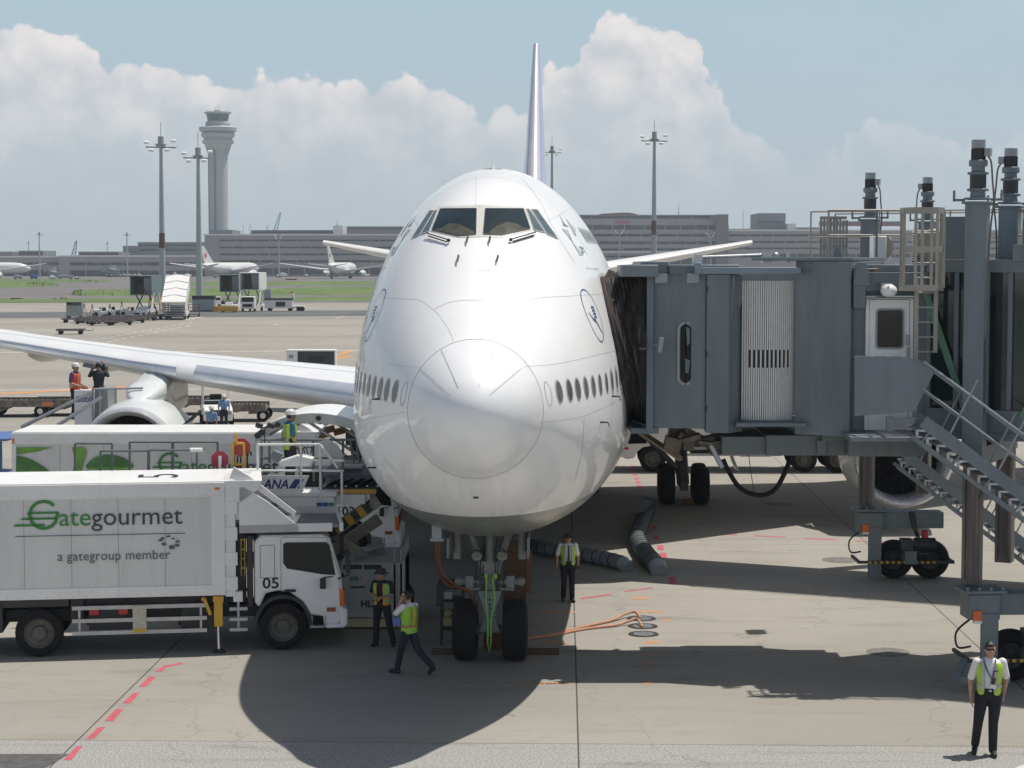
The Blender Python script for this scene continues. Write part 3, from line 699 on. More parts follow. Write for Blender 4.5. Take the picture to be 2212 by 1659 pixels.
def fus_material():
    m = bpy.data.materials.new('aircraft_white_paint'); m.use_nodes = True; t = NT(m.node_tree)
    co = t.n('ShaderNodeTexCoord').outputs['Object']; s = t.n('ShaderNodeSeparateXYZ', Vector=co)
    n = t.noise(co, .7, 5, .6); nf = t.noise(co, 6, 4, .6)
    white = t.mix(t.smooth(n, .3, .7), (.84, .85, .855), (.88, .885, .885))
    streak = t.noise(t.n('ShaderNodeMapping', Vector=co, Scale=(5, .5, .6)).outputs[0], 1.6, 5, .65)
    low = t.m('MULTIPLY', t.m('SUBTRACT', 1, t.smooth(s.outputs[2], 3.2, 5.2)), t.smooth(streak, .48, .75))
    white = t.mix(t.m('MULTIPLY', low, .35), white, (.47, .46, .42))
    z = t.m('ADD', s.outputs[2], t.m('MULTIPLY', s.outputs[1], .0))
    belly = t.m('SUBTRACT', 1, t.smooth(z, 3.60, 3.62))
    col = t.mix(belly, white, t.mix(t.smooth(nf, .35, .65), (.19, .215, .205), (.24, .26, .25)))
    b = t.n('ShaderNodeBsdfPrincipled'); t.put(b.inputs['Base Color'], col)
    t.put(b.inputs['Roughness'], t.m('ADD', .42, t.m('MULTIPLY', nf, .1)))
    b.inputs['Coat Weight'].default_value = .55; t.put(b.inputs['Coat Roughness'], t.m('ADD', .025, t.m('MULTIPLY', belly, .15)))
    # skin panels are never perfectly flat
    wav = t.noise(t.n('ShaderNodeMapping', Vector=co, Scale=(1, 1.6, 1)).outputs[0], 1.7, 2, .5)
    bp = t.n('ShaderNodeBump', Strength=.12, Distance=.05, Height=wav)
    t.put(b.inputs['Coat Normal'], bp.outputs[0]); t.put(b.inputs['Normal'], t.n('ShaderNodeBump', Strength=.05, Distance=.05, Height=wav).outputs[0])
    t.n('ShaderNodeOutputMaterial', Surface=b.outputs[0]); return m
FUS = fus_material()
RAD = pm('radome_paint', (.84, .85, .86), .40, var=.03, scale=2, coat=.45)
sr = [0.0004] + [RT * (i / 26) ** 2 for i in range(1, 27)]
vs, fs = loft(sr); fs = fs + [tuple(range(95, -1, -1))]
radome = MB().add(vs, fs).build('radome', RAD, ac, angle=180)
sf = [RT + (16 - RT) * (i / 70) ** 1.3 for i in range(71)] + [18, 21, 25, 30] + [32 + i * 1.5 for i in range(8)] + [48, 52, 54, 56, 58, 60, 62, 64, 66, 68, 70, 72, 74, 75]
vs2, fs2 = loft(sf); nb = len(vs2)
fus = MB().add(vs2, fs2 + [tuple(range(nb - 96, nb))]).build('fuselage', FUS, ac, angle=180)
BV = BVHTree.FromPolygons([Vector(v) for v in vs + vs2], fs + [tuple(i + len(vs) for i in f) for f in fs2])
CL = AMI @ Vector((0, 0, CAM_H))
def hitpx(px, py, off=.004):
    d = AMI.to_3x3() @ ray(px, py); h = BV.ray_cast(CL, d.normalized())
    if h[0] is None: return None
    nn = h[1]
    if nn.dot(CL - h[0]) < 0: nn = -nn
    return h[0] + nn * off
def hitside(side, s, z, off=.004):
    h = BV.ray_cast(Vector((side * 12, s, z)), Vector((-side, 0, 0)))
    if h[0] is None: return None
    nn = h[1] if h[1].x * side > 0 else -h[1]
    return h[0] + nn * off
def refine(poly, step):
    """fill a 2-D outline with small triangles"""
    bm = bmesh.new(); vv = [bm.verts.new((x, y, 0)) for x, y in poly]
    n = len(vv); es = [bm.edges.new((vv[i], vv[(i + 1) % n])) for i in range(n)]
    bmesh.ops.triangle_fill(bm, edges=es, use_beauty=True)
    for _ in range(6):
        long = [e for e in bm.edges if e.calc_length() > step]
        if not long: break
        bmesh.ops.subdivide_edges(bm, edges=long, cuts=1); bmesh.ops.triangulate(bm, faces=bm.faces)
    bm.verts.index_update()
    r = ([(v.co.x, v.co.y) for v in bm.verts], [tuple(v.index for v in f.verts) for f in bm.faces]); bm.free(); return r
def patch(mb, polys, fn, step):
    for pl in polys:
        v2, f2 = refine(pl, step); pts = [fn(x, y) for x, y in v2]
        keep = [f for f in f2 if all(pts[i] is not None for i in f)]
        mb.add([p if p is not None else (0, 0, 0) for p in pts], keep)
    return mb
def ribbon(mb, line, w, fn, step):
    pts = []
    for i in range(len(line) - 1):
        a, b = Vector(line[i]), Vector(line[i + 1]); k = max(1, int((b - a).length / step))
        pts += [a.lerp(b, j / k) for j in range(k)]
    pts.append(Vector(line[-1]))
    P3 = [fn(p.x, p.y) for p in pts]
    for i in range(len(pts) - 1):
        d = (pts[i + 1] - pts[i]); nrm = Vector((-d.y, d.x)).normalized() * w / 2
        q4 = [fn(*(pts[i] + nrm)), fn(*(pts[i + 1] + nrm)), fn(*(pts[i + 1] - nrm)), fn(*(pts[i] - nrm))]
        if all(v is not None for v in q4): mb.add(q4, [(0, 1, 2, 3)])
    return mb
def spline(pts, k=8):
    out = []
    for i in range(len(pts) - 1):
        p0, p1, p2, p3 = pts[max(i - 1, 0)], pts[i], pts[i + 1], pts[min(i + 2, len(pts) - 1)]
        for j in range(k):
            t = j / k; out.append(tuple(.5 * ((2 * p1[c]) + (-p0[c] + p2[c]) * t + (2 * p0[c] - 5 * p1[c] + 4 * p2[c] - p3[c]) * t * t + (-p0[c] + 3 * p1[c] - 3 * p2[c] + p3[c]) * t ** 3) for c in range(len(p1))))
    out.append(tuple(pts[-1])); return out
c6 = lambda x, y: (713.2 + .3224 * x, 329.2 + .3224 * y)
SEAM = pm('panel_joint', (.34, .35, .36), .6)
COCK = pm('cockpit_glass', (.014, .028, .030), .06, var=.2, spec=.6)
COCKS = pm('cockpit_side_glass', (.10, .145, .16), .10, var=.15, spec=.9)
FRAME = pm('cockpit_frame', (.62, .62, .585), .45, var=.06, scale=6)
# windscreen surround and panes
surround = [(722, 370), (990, 357), (1030, 357), (1305, 370), (1352, 519), (1157, 573), (1012, 567), (860, 573), (672, 529)]
patch(MB(), [[c6(*p) for p in surround]], lambda x, y: hitpx(x, y, .006), 5).build('windscreen_frame', FRAME, ac, angle=180)
seal = pm('black_seal', (.03, .03, .03), .6)
for lab, pl in [('left', [(742, 382), (980, 380), (977, 551), (858, 562), (686, 521)]), ('right', [(1040, 380), (1292, 381), (1338, 514), (1148, 556), (1025, 550)])]:
    o = patch(MB(), [[c6(*p) for p in pl]], lambda x, y: hitpx(x, y, .014), 5).build('windscreen_pane', COCK, ac, angle=180)
    cx = sum(p[0] for p in pl) / len(pl); cy = sum(p[1] for p in pl) / len(pl)
    bk = [(752, 508), (800, 478), (860, 482), (930, 515), (968, 535), (965, 549), (860, 558), (700, 521)] if lab == 'left' else [(1060, 545), (1110, 500), (1180, 470), (1240, 478), (1290, 505), (1325, 514), (1148, 552)]
    patch(MB(), [[c6(*p) for p in bk]], lambda x, y: hitpx(x, y, .016), 5).build('seen_seat_back', pm('seat_beige', (.085, .085, .065), .15, var=.35, scale=5), o, angle=180)
    mb = MB(); loop = pl + [pl[0]]
    ribbon(mb, [c6(*p) for p in loop], 1.7, lambda x, y: hitpx(x, y, .018), 3).build('pane_seal', seal, o, angle=180)
for pl in [[(1311, 379), (1330, 381), (1438, 541), (1362, 522)], [(1343, 383), (1386, 385), (1526, 582), (1450, 549)], [(704, 390), (721, 390), (664, 532), (609, 551)], [(668, 391), (702, 390), (602, 553), (548, 577)]]:
    o = patch(MB(), [[c6(*p) for p in pl]], lambda x, y: hitpx(x, y, .012), 5).build('cockpit_side_window', COCKS, ac, angle=180)
    ribbon(MB(), [c6(*p) for p in pl + [pl[0]]], 1.0, lambda x, y: hitpx(x, y, .016), 3).build('window_frame', FRAME, o, angle=180)
# wipers
for s, (a, b) in ((1, ((1205, 600), (1368, 549))), (-1, ((800, 603), (655, 555)))):
    A, B = Vector(a), Vector(b); pts = [hitpx(*c6(*A.lerp(B, t / 10)), .06) for t in range(11)]
    w = MB().tube(pts, .012, 6)
    pts = [hitpx(*c6(*(A.lerp(B, .1 + t / 10 * .85) + Vector((0, 10)))), .03) for t in range(11)]; w.tube(pts, .013, 6)
    w.ball(hitpx(*c6(*A), .05), .035).build('windscreen_wiper', BLACK, ac)
for a in [(920, 578), (1070, 580), (858, 705), (1122, 705)]:
    p = hitpx(*c6(*a), 0); MB().tube([p, p + Vector((.01, -.10, .04)), p + Vector((.0, -.20, -.07))], [.022, .02, .012], 6).build('pitot_probe', DARK, ac)
# joints in the skin
jm = MB()
n = 120
for i in range(n):                         # radome ring
    a, b = section(RT, n)[i], section(RT, n)[(i + 1) % n]
    c0 = Vector((0, RT, 5.66)); k = 1.0035
    A, B = c0 + (Vector(a) - c0) * k, c0 + (Vector(b) - c0) * k
    jm.add([A + Vector((0, -.006, 0)), B + Vector((0, -.006, 0)), B + Vector((0, .007, 0)), A + Vector((0, .007, 0))], [(0, 1, 2, 3)])
jm.build('radome_joint', pm('radome_gap', (.26, .26, .26), .6), ac, angle=180)
lines = [spline([(330, 970), (460, 980), (590, 988), (660, 1030), (720, 1080), (790, 1180), (828, 1268)]), spline([(1830, 948), (1620, 962), (1400, 976), (1300, 1005), (1225, 1062)]), spline([(700, 1050), (790, 1008), (900, 992), (1045, 990)]),
         [(980, 155), (975, 357)], spline([(1290, 180), (1400, 320), (1480, 480), (1560, 620), (1640, 740)]), spline([(380, 1418), (480, 1432), (602, 1442)]), spline([(1300, 1435), (1500, 1420), (1660, 1388), (1900, 1332)]),
         [(518, 402), (590, 488)], [(1410, 490), (1620, 370)], spline([(990, 790), (1060, 790), (1110, 800)])]
jm = MB()
for l in lines: ribbon(jm, [c6(*p) for p in l], .55, lambda x, y: hitpx(x, y, .003), 4)
for l in [[(1165, 912), (1250, 902), (1330, 868)], [(1262, 905), (1256, 980), (1240, 1040)], [(876, 890), (820, 900), (768, 912)]]: ribbon(jm, spline(l), .6, lambda x, y: hitpx(x, y, .003), 4)
jm.build('panel_joint', SEAM, ac, angle=180)
# fastener rows round the windscreen and along the skin laps
rv = MB()
def dots(line, step, r_):
    for i in range(len(line) - 1):
        a, b = Vector(line[i]), Vector(line[i + 1]); k = max(1, int((b - a).length / step))
        for j in range(k):
            p = a.lerp(b, j / k); q4 = [hitpx(p.x + dx * r_, p.y + dy * r_, .009) for dx, dy in ((-1, -1), (1, -1), (1, 1), (-1, 1))]
            if all(v is not None for v in q4): rv.add(q4, [(0, 1, 2, 3)])
for off in (3, 8): dots([c6(728, 372 - off), c6(992, 361 - off), c6(1028, 361 - off), c6(1303, 372 - off)], 3.2, .45)
dots([c6(1002, 362), c6(1000, 560)], 3, .45); dots([c6(1016, 362), c6(1014, 560)], 3, .45); dots([c6(686, 530), c6(860, 570), c6(1000, 562)], 3.2, .4); dots([c6(1016, 562), c6(1150, 566), c6(1345, 522)], 3.2, .4)
rv.build('fastener_row', pm('fastener', (.34, .35, .35), .5), ac, smooth=False)
sk = MB()
for s_ in (7.3, 11.2, 14.4):
    sec = section(s_, 120)
    for i in range(120):
        if 66 < i < 114: continue
        a, b = Vector(sec[i]), Vector(sec[(i + 1) % 120]); c0 = Vector((0, s_, 6)); A, B = c0 + (a - c0) * 1.0012, c0 + (b - c0) * 1.0012
        sk.add([A - Vector((0, .006, 0)), B - Vector((0, .006, 0)), B + Vector((0, .006, 0)), A + Vector((0, .006, 0))], [(0, 1, 2, 3)])
sk.build('skin_lap', pm('skin_lap_grey', (.45, .46, .47), .6), ac, angle=180)
# lightning strips on the radome, doors and small marks on the sides
sm = MB()
for a, b in [((953, 755), (990, 838)), ((907, 797), (972, 855)), ((1125, 797), (1058, 853)), ((1066, 756), (1058, 786)), ((1036, 828), (1034, 836))]:
    ribbon(sm, [a, b], 1.5, lambda x, y: hitpx(x, y, .006), 5)
sm.build('lightning_strip', pm('bare_strip', (.50, .52, .53), .4), ac, angle=180)
# cabin windows down both sides
WIN = pm('cabin_window_glass', (.14, .135, .13), .25, var=.3, scale=3, spec=.6); WFR = pm('cabin_window_rim', (.42, .43, .43), .4)
def oval(fn, s, z, ws, hz, side, n=14):
    mb = MB(); pts = [fn(side, s + ws * math.cos(2 * math.pi * k / n), z + hz * math.sin(2 * math.pi * k / n)) for k in range(n)]
    c = fn(side, s, z)
    if c is None or any(p is None for p in pts): return None
    return mb.add([c] + pts, [(0, 1 + k, 1 + (k + 1) % n) for k in range(n)])
def ringo(fn, s, z, r0, r1, e, side, n=14):
    a = [fn(side, s + r0 * math.cos(2 * math.pi * k / n), z + r0 * e * math.sin(2 * math.pi * k / n)) for k in range(n)]
    b = [fn(side, s + r1 * math.cos(2 * math.pi * k / n), z + r1 * e * math.sin(2 * math.pi * k / n)) for k in range(n)]
    if any(p is None for p in a + b): return None
    return MB().add(a + b, [(k, (k + 1) % n, n + (k + 1) % n, n + k) for k in range(n)])
stations = [2.0, 2.39, 2.74, 3.13, 3.54, 3.99, 4.53, 5.13, 5.78, 6.38, 6.9, 7.4, 7.92, 8.43] + [11.4 + .508 * i for i in range(14)]
for side in (1, -1):
    for s in stations:
        o = oval(lambda a, b, c: hitside(a, b, c, .010), s, 5.95, .09 if s < 4.8 else .12, .18, side).build('cabin_window', WIN, ac, angle=180)
        ringo(lambda a, b, c: hitside(a, b, c, .007), s, 5.95, .08 if s < 4.8 else .11, .125 if s < 4.8 else .155, 1.7, side).build('window_rim', WFR, o, angle=180)
    for s in [8.2 + .508 * i for i in range(16)]:
        oval(lambda a, b, c: hitside(a, b, c, .010), s, 8.75, .12, .17, side).build('upper_deck_window', WIN, ac, angle=180)
    # blanked window just ahead, door outline, crane badge, star marks
    fn = lambda x, y: hitside(side, x, y, .008)
    ribbon(MB(), [(1.62 + .10 * math.cos(t * math.pi / 8), 5.94 + .21 * math.sin(t * math.pi / 8)) for t in range(17)], .012, fn, .1).build('blanked_window', SEAM, ac, angle=180)
    ribbon(MB(), [(9.55, 4.9), (9.55, 6.9), (9.7, 7.0), (10.5, 7.0), (10.65, 6.9), (10.65, 4.9), (9.55, 4.9)], .025, fn, .2).build('door_outline', SEAM, ac, angle=180)
BLM = pm('badge_blue', (.07, .09, .26), .35); STG = pm('star_grey', (.46, .49, .52), .35); STD = pm('star_grey_dark', (.24, .26, .29), .35)
r0 = hitpx(1283, 682)
RS, RZ, RR = r0.y, r0.z, .48
for side in (1, -1):
    fn = lambda x, y: hitside(side, x, y, .009)
    k = [(RS + RR * math.cos(t * math.pi / 32), RZ + RR * 1.02 * math.sin(t * math.pi / 32)) for t in range(65)]
    mb = ribbon(MB(), k, .022, fn, .05)
    # stylised flying crane: beak toward the nose, raised wing of stacked feathers
    f = lambda pl: [(RS + x * RR * 1.05, RZ + y * RR * 1.05) for x, y in pl]
    shapes = [[(-.58, .16), (-.30, -.08), (-.12, -.14), (.06, -.04), (.02, -.16), (-.08, -.24), (-.20, -.22), (-.36, -.12), (-.60, .12)], [(-.06, -.18), (.02, -.14), (.34, -.50), (.58, -.66), (.57, -.70), (.30, -.56), (.0, -.26)]]
    for i in range(4): shapes.append([(.02 - i * .02, .34 - i * .12), (.20, .36 - i * .12), (.42 - i * .03, .30 - i * .12), (.42 - i * .03, .24 - i * .12), (.22, .285 - i * .12), (.0 - i * .02, .26 - i * .12)])
    patch(mb, [f(pl) for pl in shapes], fn, .1).build('round_badge', BLM, ac, angle=180)
# star marks are traced on the visible side and mirrored
star = [([(1553, 462), (1598, 502), (1560, 492)], STD), ([(1530, 408), (1553, 462), (1566, 470)], STG), ([(1576, 440), (1640, 512), (1648, 566), (1628, 536)], STG), ([(1618, 512), (1648, 566), (1634, 550)], STD), ([(1550, 510), (1590, 520), (1627, 604)], STG), ([(1590, 522), (1598, 545), (1627, 604), (1600, 575)], STD),
        ([(1606, 578), (1640, 622), (1676, 662), (1690, 694), (1672, 690)], STG), ([(1668, 584), (1700, 655), (1728, 688), (1700, 662)], STG), ([(1660, 628), (1700, 640), (1690, 655)], STD), ([(1680, 655), (1700, 668), (1690, 692)], STD)]
for mirror in (1, -1):
    for mt in (STG, STD):
        mb = MB(); patch(mb, [[c6(*p) for p in pl] for pl, m in star if m is mt], lambda x, y: hitpx(x, y, .008), 6)
        for v in mb.v: v.x *= mirror
        mb.build('star_emblem', mt, ac, angle=180)
vs_, fs_ = text_mesh('STAR ALLIANCE', 1.0); wv = text_w(vs_)
mb = MB()
pts = [hitpx(*c6(1712 + v[0] / wv * 84, 784 - v[1] * 22 + v[0] / wv * 4), .008) for v in vs_]
mb.add(pts, [f for f in fs_ if all(pts[i] is not None for i in f)])
for mirror in (1, -1):
    m2 = MB(); m2.v = [Vector((v.x * mirror, v.y, v.z)) for v in mb.v]; m2.f = mb.f; m2.build('alliance_lettering', STG, ac, angle=180)
# roof antenna, side probes
p = hitpx(1070, 366, 0)
MB().b2(-.015, .015, p.y, p.y + .35, p.z - .02, p.z + .1).b2(-.2, .2, p.y + .2, p.y + .3, p.z + .02, p.z + .045).cyl((0, p.y + .2, p.z), (0, p.y + .22, p.z + .22), .012, n=6).build('roof_antenna', WHITE, ac)
for px, py in [(1322, 856), (1297, 912), (820, 862), (812, 1010)]:
    p = hitpx(px, py, 0)
    if p is not None: MB().tube([p, p + Vector((.14 * (1 if px > 1060 else -1), -.02, -.0)), p + Vector((.16 * (1 if px > 1060 else -1), -.14, -.07))], [.02, .015, .01], 6).build('air_data_probe', DARK, ac)
p = hitpx(1028, 1073, .01); MB().box(p, (.09, .01, .05)).build('static_port', DARK, ac)

# ------------------------------------------------------------ wings
WTOP = pm('wing_skin', (.80, .81, .82), .36, .0, var=.04, scale=.5, coat=.2)
LEM = pm('leading_edge_metal', (.68, .72, .78), .32, .45, var=.06, scale=2)
def wing_st(L):
    """chord line at lateral distance L: LE station, TE station, z, thickness"""
    le = 22.6 + .88 * (L - 3.2) if L > 3.2 else 22.6 - (3.2 - L) * .3
    te = 38.5 + .22 * (L - 3.2) if L < 12.5 else 40.55 + .60 * (L - 12.5)
    z = 3.95 + .078 * (L - 3.2) + max(0, L - 12) * .012
    th = max(.12, 1.75 - .075 * (L - 3.2)) if L < 13 else max(.10, 1.02 - .048 * (L - 13))
    return le, te, z, th
def airfoil(n=14):
    xs = [(1 - math.cos(math.pi * i / n)) / 2 for i in range(n + 1)]
    yt = lambda x: 5 * (.2969 * math.sqrt(x) - .126 * x - .3516 * x * x + .2843 * x ** 3 - .1036 * x ** 4)
    up = [(x, yt(x) * .95) for x in xs]; lo = [(x, -yt(x) * .75) for x in xs[1:-1]]
    return up, lo
up, lo = airfoil(16)
prof = up + lo[::-1]
for side in (1, -1):
    Ls = [2.6, 3.2, 5, 7, 9, 11, 12.5, 14, 16, 18, 20, 23, 26, 29, 31.5, 33, 34.2]
    vs, fs = [], []; m = len(prof)
    for L in Ls:
        le, te, z, th = wing_st(L)
        if L > 31: le += (L - 31) * 1.1; te = max(te, le + .5)
        inc = .035 if L < 20 else .01
        for x, y in prof: vs.append((side * L, le + (te - le) * x, z + y * th + inc * (te - le) * (.35 - x)))
    for i in range(len(Ls) - 1):
        for k in range(m): fs.append((i * m + k, i * m + (k + 1) % m, (i + 1) * m + (k + 1) % m, (i + 1) * m + k))
    fs.append(tuple(range((len(Ls) - 1) * m, len(Ls) * m)))
    wg = MB().add(vs, fs).build('wing', WTOP, ac, angle=40)
    # bright leading edge slats sit a touch proud
    def le_strip(L0, L1, x1, proud):
        vs, fs = [], []; pr = [(x, y) for x, y in (lo[::-1] + up) if x <= x1 and (y >= 0 or x < x1 * .45)]
        pr = sorted([p for p in lo if p[0] < x1 * .4], key=lambda p: -p[0]) + [p for p in up if p[0] <= x1]
        k = 10
        for i in range(k + 1):
            L = L0 + (L1 - L0) * i / k; le, te, z, th = wing_st(L); inc = .035 if L < 20 else .01
            for x, y in pr: vs.append((side * L, le + (te - le) * x - proud * (1 - x / x1), z + y * th + inc * (te - le) * (.35 - x) + (proud if y >= 0 else -proud) * .7))
        for i in range(k):
            for j in range(len(pr) - 1): fs.append((i * len(pr) + j, (i + 1) * len(pr) + j, (i + 1) * len(pr) + j + 1, i * len(pr) + j + 1))
        return MB().add(vs, fs)
    le_strip(3.4, 10.2, .050, .02).build('leading_edge', LEM, wg, angle=60)
    le_strip(10.9, 31, .038, .02).build('leading_edge', LEM, wg, angle=60)
    # panel joint along the front spar, flap and spoiler joints
    jl = MB()
    for frac in (.155, .62, .80):
        pts = []
        for i in range(41):
            L = 3.6 + 27 * i / 40; le, te, z, th = wing_st(L); x = frac
            y = np.interp(x, [p[0] for p in up], [p[1] for p in up]); inc = .035 if L < 20 else .01
            pts.append(Vector((side * L, le + (te - le) * x, z + y * th + inc * (te - le) * (.35 - x) + .012)))
        for i in range(40):
            w_ = Vector((0, .035, 0)); jl.add([pts[i] - w_, pts[i] + w_, pts[i + 1] + w_, pts[i + 1] - w_], [(0, 1, 2, 3)])
    jl.build('wing_panel_joint', pm('wing_joint', (.25, .27, .30), .6), wg, smooth=False)
    # flap track fairings
    for L in (6.5, 15.6, 18.6, 24):
        le, te, z, th = wing_st(L)
        MB().lathe([(0, .02), (.5, .22), (1.6, .38), (3.2, .40), (4.8, .28), (6.2, .03)], (side * L, te - 4.4, z - .42), (0, 1, -.03), 16).build('flap_track_fairing', WTOP, wg)
    # engines
    for L, s_in, zc in ((11.8, 26.3, 2.28), (20.8, 33.8, 2.95)):
        R0 = 1.62; ox = side * L
        NAC = pm('nacelle_paint', (.68, .715, .715), .3, var=.04, coat=.3)
        eng = MB().lathe([(.30, R0 * .93), (.8, R0 * .985), (1.6, R0 * 1.03), (2.6, R0 * 1.02), (3.6, R0 * .93), (4.4, R0 * .84)], (ox, s_in, zc), (0, 1, 0), 40).lathe([(4.4, R0 * .82), (3.2, R0 * .80), (1.3, R0 * .80)], (ox, s_in, zc), (0, 1, 0), 40).build('engine', NAC, ac)
        MB().lathe([(1.3, R0 * .76), (.7, R0 * .755), (.28, R0 * .765), (.08, R0 * .81), (0, R0 * .86), (.06, R0 * .905), (.30, R0 * .931)], (ox, s_in, zc), (0, 1, 0), 48).build('intake_lip', pm('lip_metal', (.70, .71, .73), .28, .45, var=.08, scale=3), eng)
        MB().lathe([(3.4, R0 * .5), (5.2, R0 * .42), (6.0, R0 * .28), (6.9, .05)], (ox, s_in, zc), (0, 1, 0), 28).build('exhaust_cone', STEEL, eng)
        fan = MB()
        for k in range(18):
            a = 2 * math.pi * k / 18; r1 = R0 * .75; A = Vector((math.cos(a), 0, math.sin(a))); B = Vector((math.cos(a + .28), 0, math.sin(a + .28)))
            o_ = Vector((ox, s_in, zc)); fan.add([o_ + A * .35 + Vector((0, 1.05, 0)), o_ + B * .35 + Vector((0, 1.3, 0)), o_ + B * r1 + Vector((0, 1.35, 0)), o_ + A * r1 + Vector((0, 1.05, 0))], [(0, 1, 2, 3)])
        fan.lathe([(.55, .02), (.75, .18), (1.05, .36)], (ox, s_in, zc), (0, 1, 0), 24).build('fan', pm('fan_blades', (.035, .037, .042), .35, .4, var=.2), eng)
        MB().lathe([(1.36, R0 * .79), (1.37, .01)], (ox, s_in, zc), (0, 1, 0), 24).build('fan_duct', BLACK, eng)
        # pylon with its rounded fairing on top of the nacelle
        le, te, z, th = wing_st(L)
        py = MB(); rows = []
        for s_, w_, z0, z1 in [(s_in + 1.5, .12, zc + R0 * .97, zc + R0 * 1.00), (s_in + 1.9, .42, zc + R0 * .9, zc + R0 * 1.12), (s_in + 2.5, .60, zc + R0 * .9, zc + R0 * 1.28), (s_in + 3.3, .62, zc + R0 * .85, zc + R0 * 1.33), (s_in + 4.3, .50, zc + R0 * .6, z + .1), (s_in + 5.6, .32, zc + R0 * .4, z - .1), (s_in + 8.5, .2, zc + .9, z - .3)]:
            n_ = 12; row = []
            for k in range(n_):
                a = 2 * math.pi * k / n_; c_, sn_ = math.cos(a), math.sin(a)
                cx = math.copysign(abs(c_) ** .6, c_); cz = math.copysign(abs(sn_) ** .6, sn_)
                row.append(Vector((ox + w_ * cx, s_, (z0 + z1) / 2 + (z1 - z0) / 2 * cz)))
            rows.append(row)
        py.add([v for r_ in rows for v in r_], [(i * 12 + k, i * 12 + (k + 1) % 12, (i + 1) * 12 + (k + 1) % 12, (i + 1) * 12 + k) for i in range(len(rows) - 1) for k in range(12)] + [tuple(range(12))]).build('pylon', NAC, eng, angle=50)
        # chine on the inboard side
        MB().add([Vector((ox + -side * R0 * .88, s_in + 1.1, zc + R0 * .52)), Vector((ox - side * R0 * .93, s_in + 2.6, zc + R0 * .55)), Vector((ox - side * R0 * 1.16, s_in + 2.55, zc + R0 * .78)), Vector((ox - side * R0 * 1.05, s_in + 1.9, zc + R0 * .72))], [(0, 1, 2, 3), (3, 2, 1, 0)]).build('strake', GREYP, eng, smooth=False)
# wing to body fairing
MB().add(*(lambda rows: ([v for r_ in rows for v in r_], [(i * 24 + k, i * 24 + (k + 1) % 24, (i + 1) * 24 + (k + 1) % 24, (i + 1) * 24 + k) for i in range(len(rows) - 1) for k in range(24)]))(
    [[Vector((w_ * math.cos(2 * math.pi * k / 24), s_, 3.5 + h_ * math.sin(2 * math.pi * k / 24))) for k in range(24)] for s_, w_, h_ in [(17, 2.6, 1.3), (20, 3.0, 1.6), (23, 3.3, 1.75), (30, 3.45, 1.8), (38, 3.35, 1.75), (43, 3.0, 1.5)]])).build('belly_fairing', FUS, ac, angle=180)
# ------------------------------------------------------------ tail
def slab(pts, th, axis):
    """tapered aerofoil slab between a root and a tip chord: pts = root LE, root TE, tip TE, tip LE"""
    A, B, C, D = [Vector(p) for p in pts]; axis = Vector(axis); vs = []; m = len(prof)
    for (le, te, t) in ((A, B, th[0]), (A.lerp(D, .5), B.lerp(C, .5), (th[0] + th[1]) / 2), (D, C, th[1])):
        for x, y in prof: vs.append(le.lerp(te, x) + axis * ((y if y > 0 else y / .75 * .95) * t))
    fs = [(i * m + k, i * m + (k + 1) % m, (i + 1) * m + (k + 1) % m, (i + 1) * m + k) for i in range(2) for k in range(m)] + [tuple(range(2 * m, 3 * m))]
    return MB().add(vs, fs)
FIN = pm('fin_blue', (.42, .43, .66), .22, var=.06, scale=.4, coat=.7)
fin = slab([(0, 58.5, 7.9), (0, 71.5, 7.9), (0, 75.6, 19.9), (0, 71.6, 19.9)], (1.75, .42), (1, 0, 0)).build('tail_fin', FIN, ac, angle=50)
vs = []; prl = sorted([p for p in up if p[0] < .06], key=lambda p: -p[0]); prl = [(x, -y) for x, y in prl] + [p for p in up if 0 < p[0] < .06]
A, B, C, D = Vector((0, 58.5, 7.9)), Vector((0, 71.5, 7.9)), Vector((0, 75.6, 19.9)), Vector((0, 71.6, 19.9))
for i in range(9):
    f = i / 8
    for x, y in prl: vs.append(A.lerp(D, f).lerp(B.lerp(C, f), x) + Vector((y * (1.75 + (.42 - 1.75) * f) * 1.03, -.02, 0)))
k = len(prl); MB().add(vs, [(i * k + j, (i + 1) * k + j, (i + 1) * k + j + 1, i * k + j + 1) for i in range(8) for j in range(k - 1)]).build('fin_leading_edge', pm('fin_edge_metal', (.66, .66, .72), .3, .25, var=.04), fin, angle=180)
MB().ball((0, 68.6, 15.9), .26).build('fin_light', STEEL, fin)
for side in (1, -1):
    st = slab([(side * .8, 66.0, 7.35), (side * .8, 74.2, 7.35), (side * 11.9, 77.0, 9.3), (side * 11.9, 74.4, 9.3)], (1.0, .28), (0, 0, 1)).build('tailplane', AW, ac, angle=50)
    MB().box((side * 6.5, 74.0, 8.25), (.05, 3.2, .08)).build('elevator_joint', GREYP, st)
# ------------------------------------------------------------ nose gear
GEAR = pm('gear_grey_paint', (.20, .215, .21), .5, var=.12, scale=6, dirt=.25)
def tyre(o, axis, r, w, parent, hub=None):
    axis = Vector(axis).normalized(); o = Vector(o)
    pr = [(-w * .32, r * .50), (-w * .5, r * .62), (-w * .5, r * .82), (-w * .42, r * .94), (-w * .28, r * .985), (0, r), (w * .28, r * .985), (w * .42, r * .94), (w * .5, r * .82), (w * .5, r * .62), (w * .32, r * .50)]
    t = MB().lathe(pr, o, axis, 36)
    t = t.build('tyre', RUBBER, parent)
    h = MB().lathe([(-w * .36, r * .52), (-w * .30, r * .50), (-w * .22, r * .3), (-w * .34, r * .14), (-w * .36, .005)], o, axis, 24).lathe([(w * .36, r * .52), (w * .30, r * .50), (w * .22, r * .3), (w * .34, r * .14), (w * .36, .005)], o, axis, 24)
    h.build('wheel_rim', hub or STEEL, t)
    for k in range(8):
        pass
    return t
NG = 7.8
ng = MB()
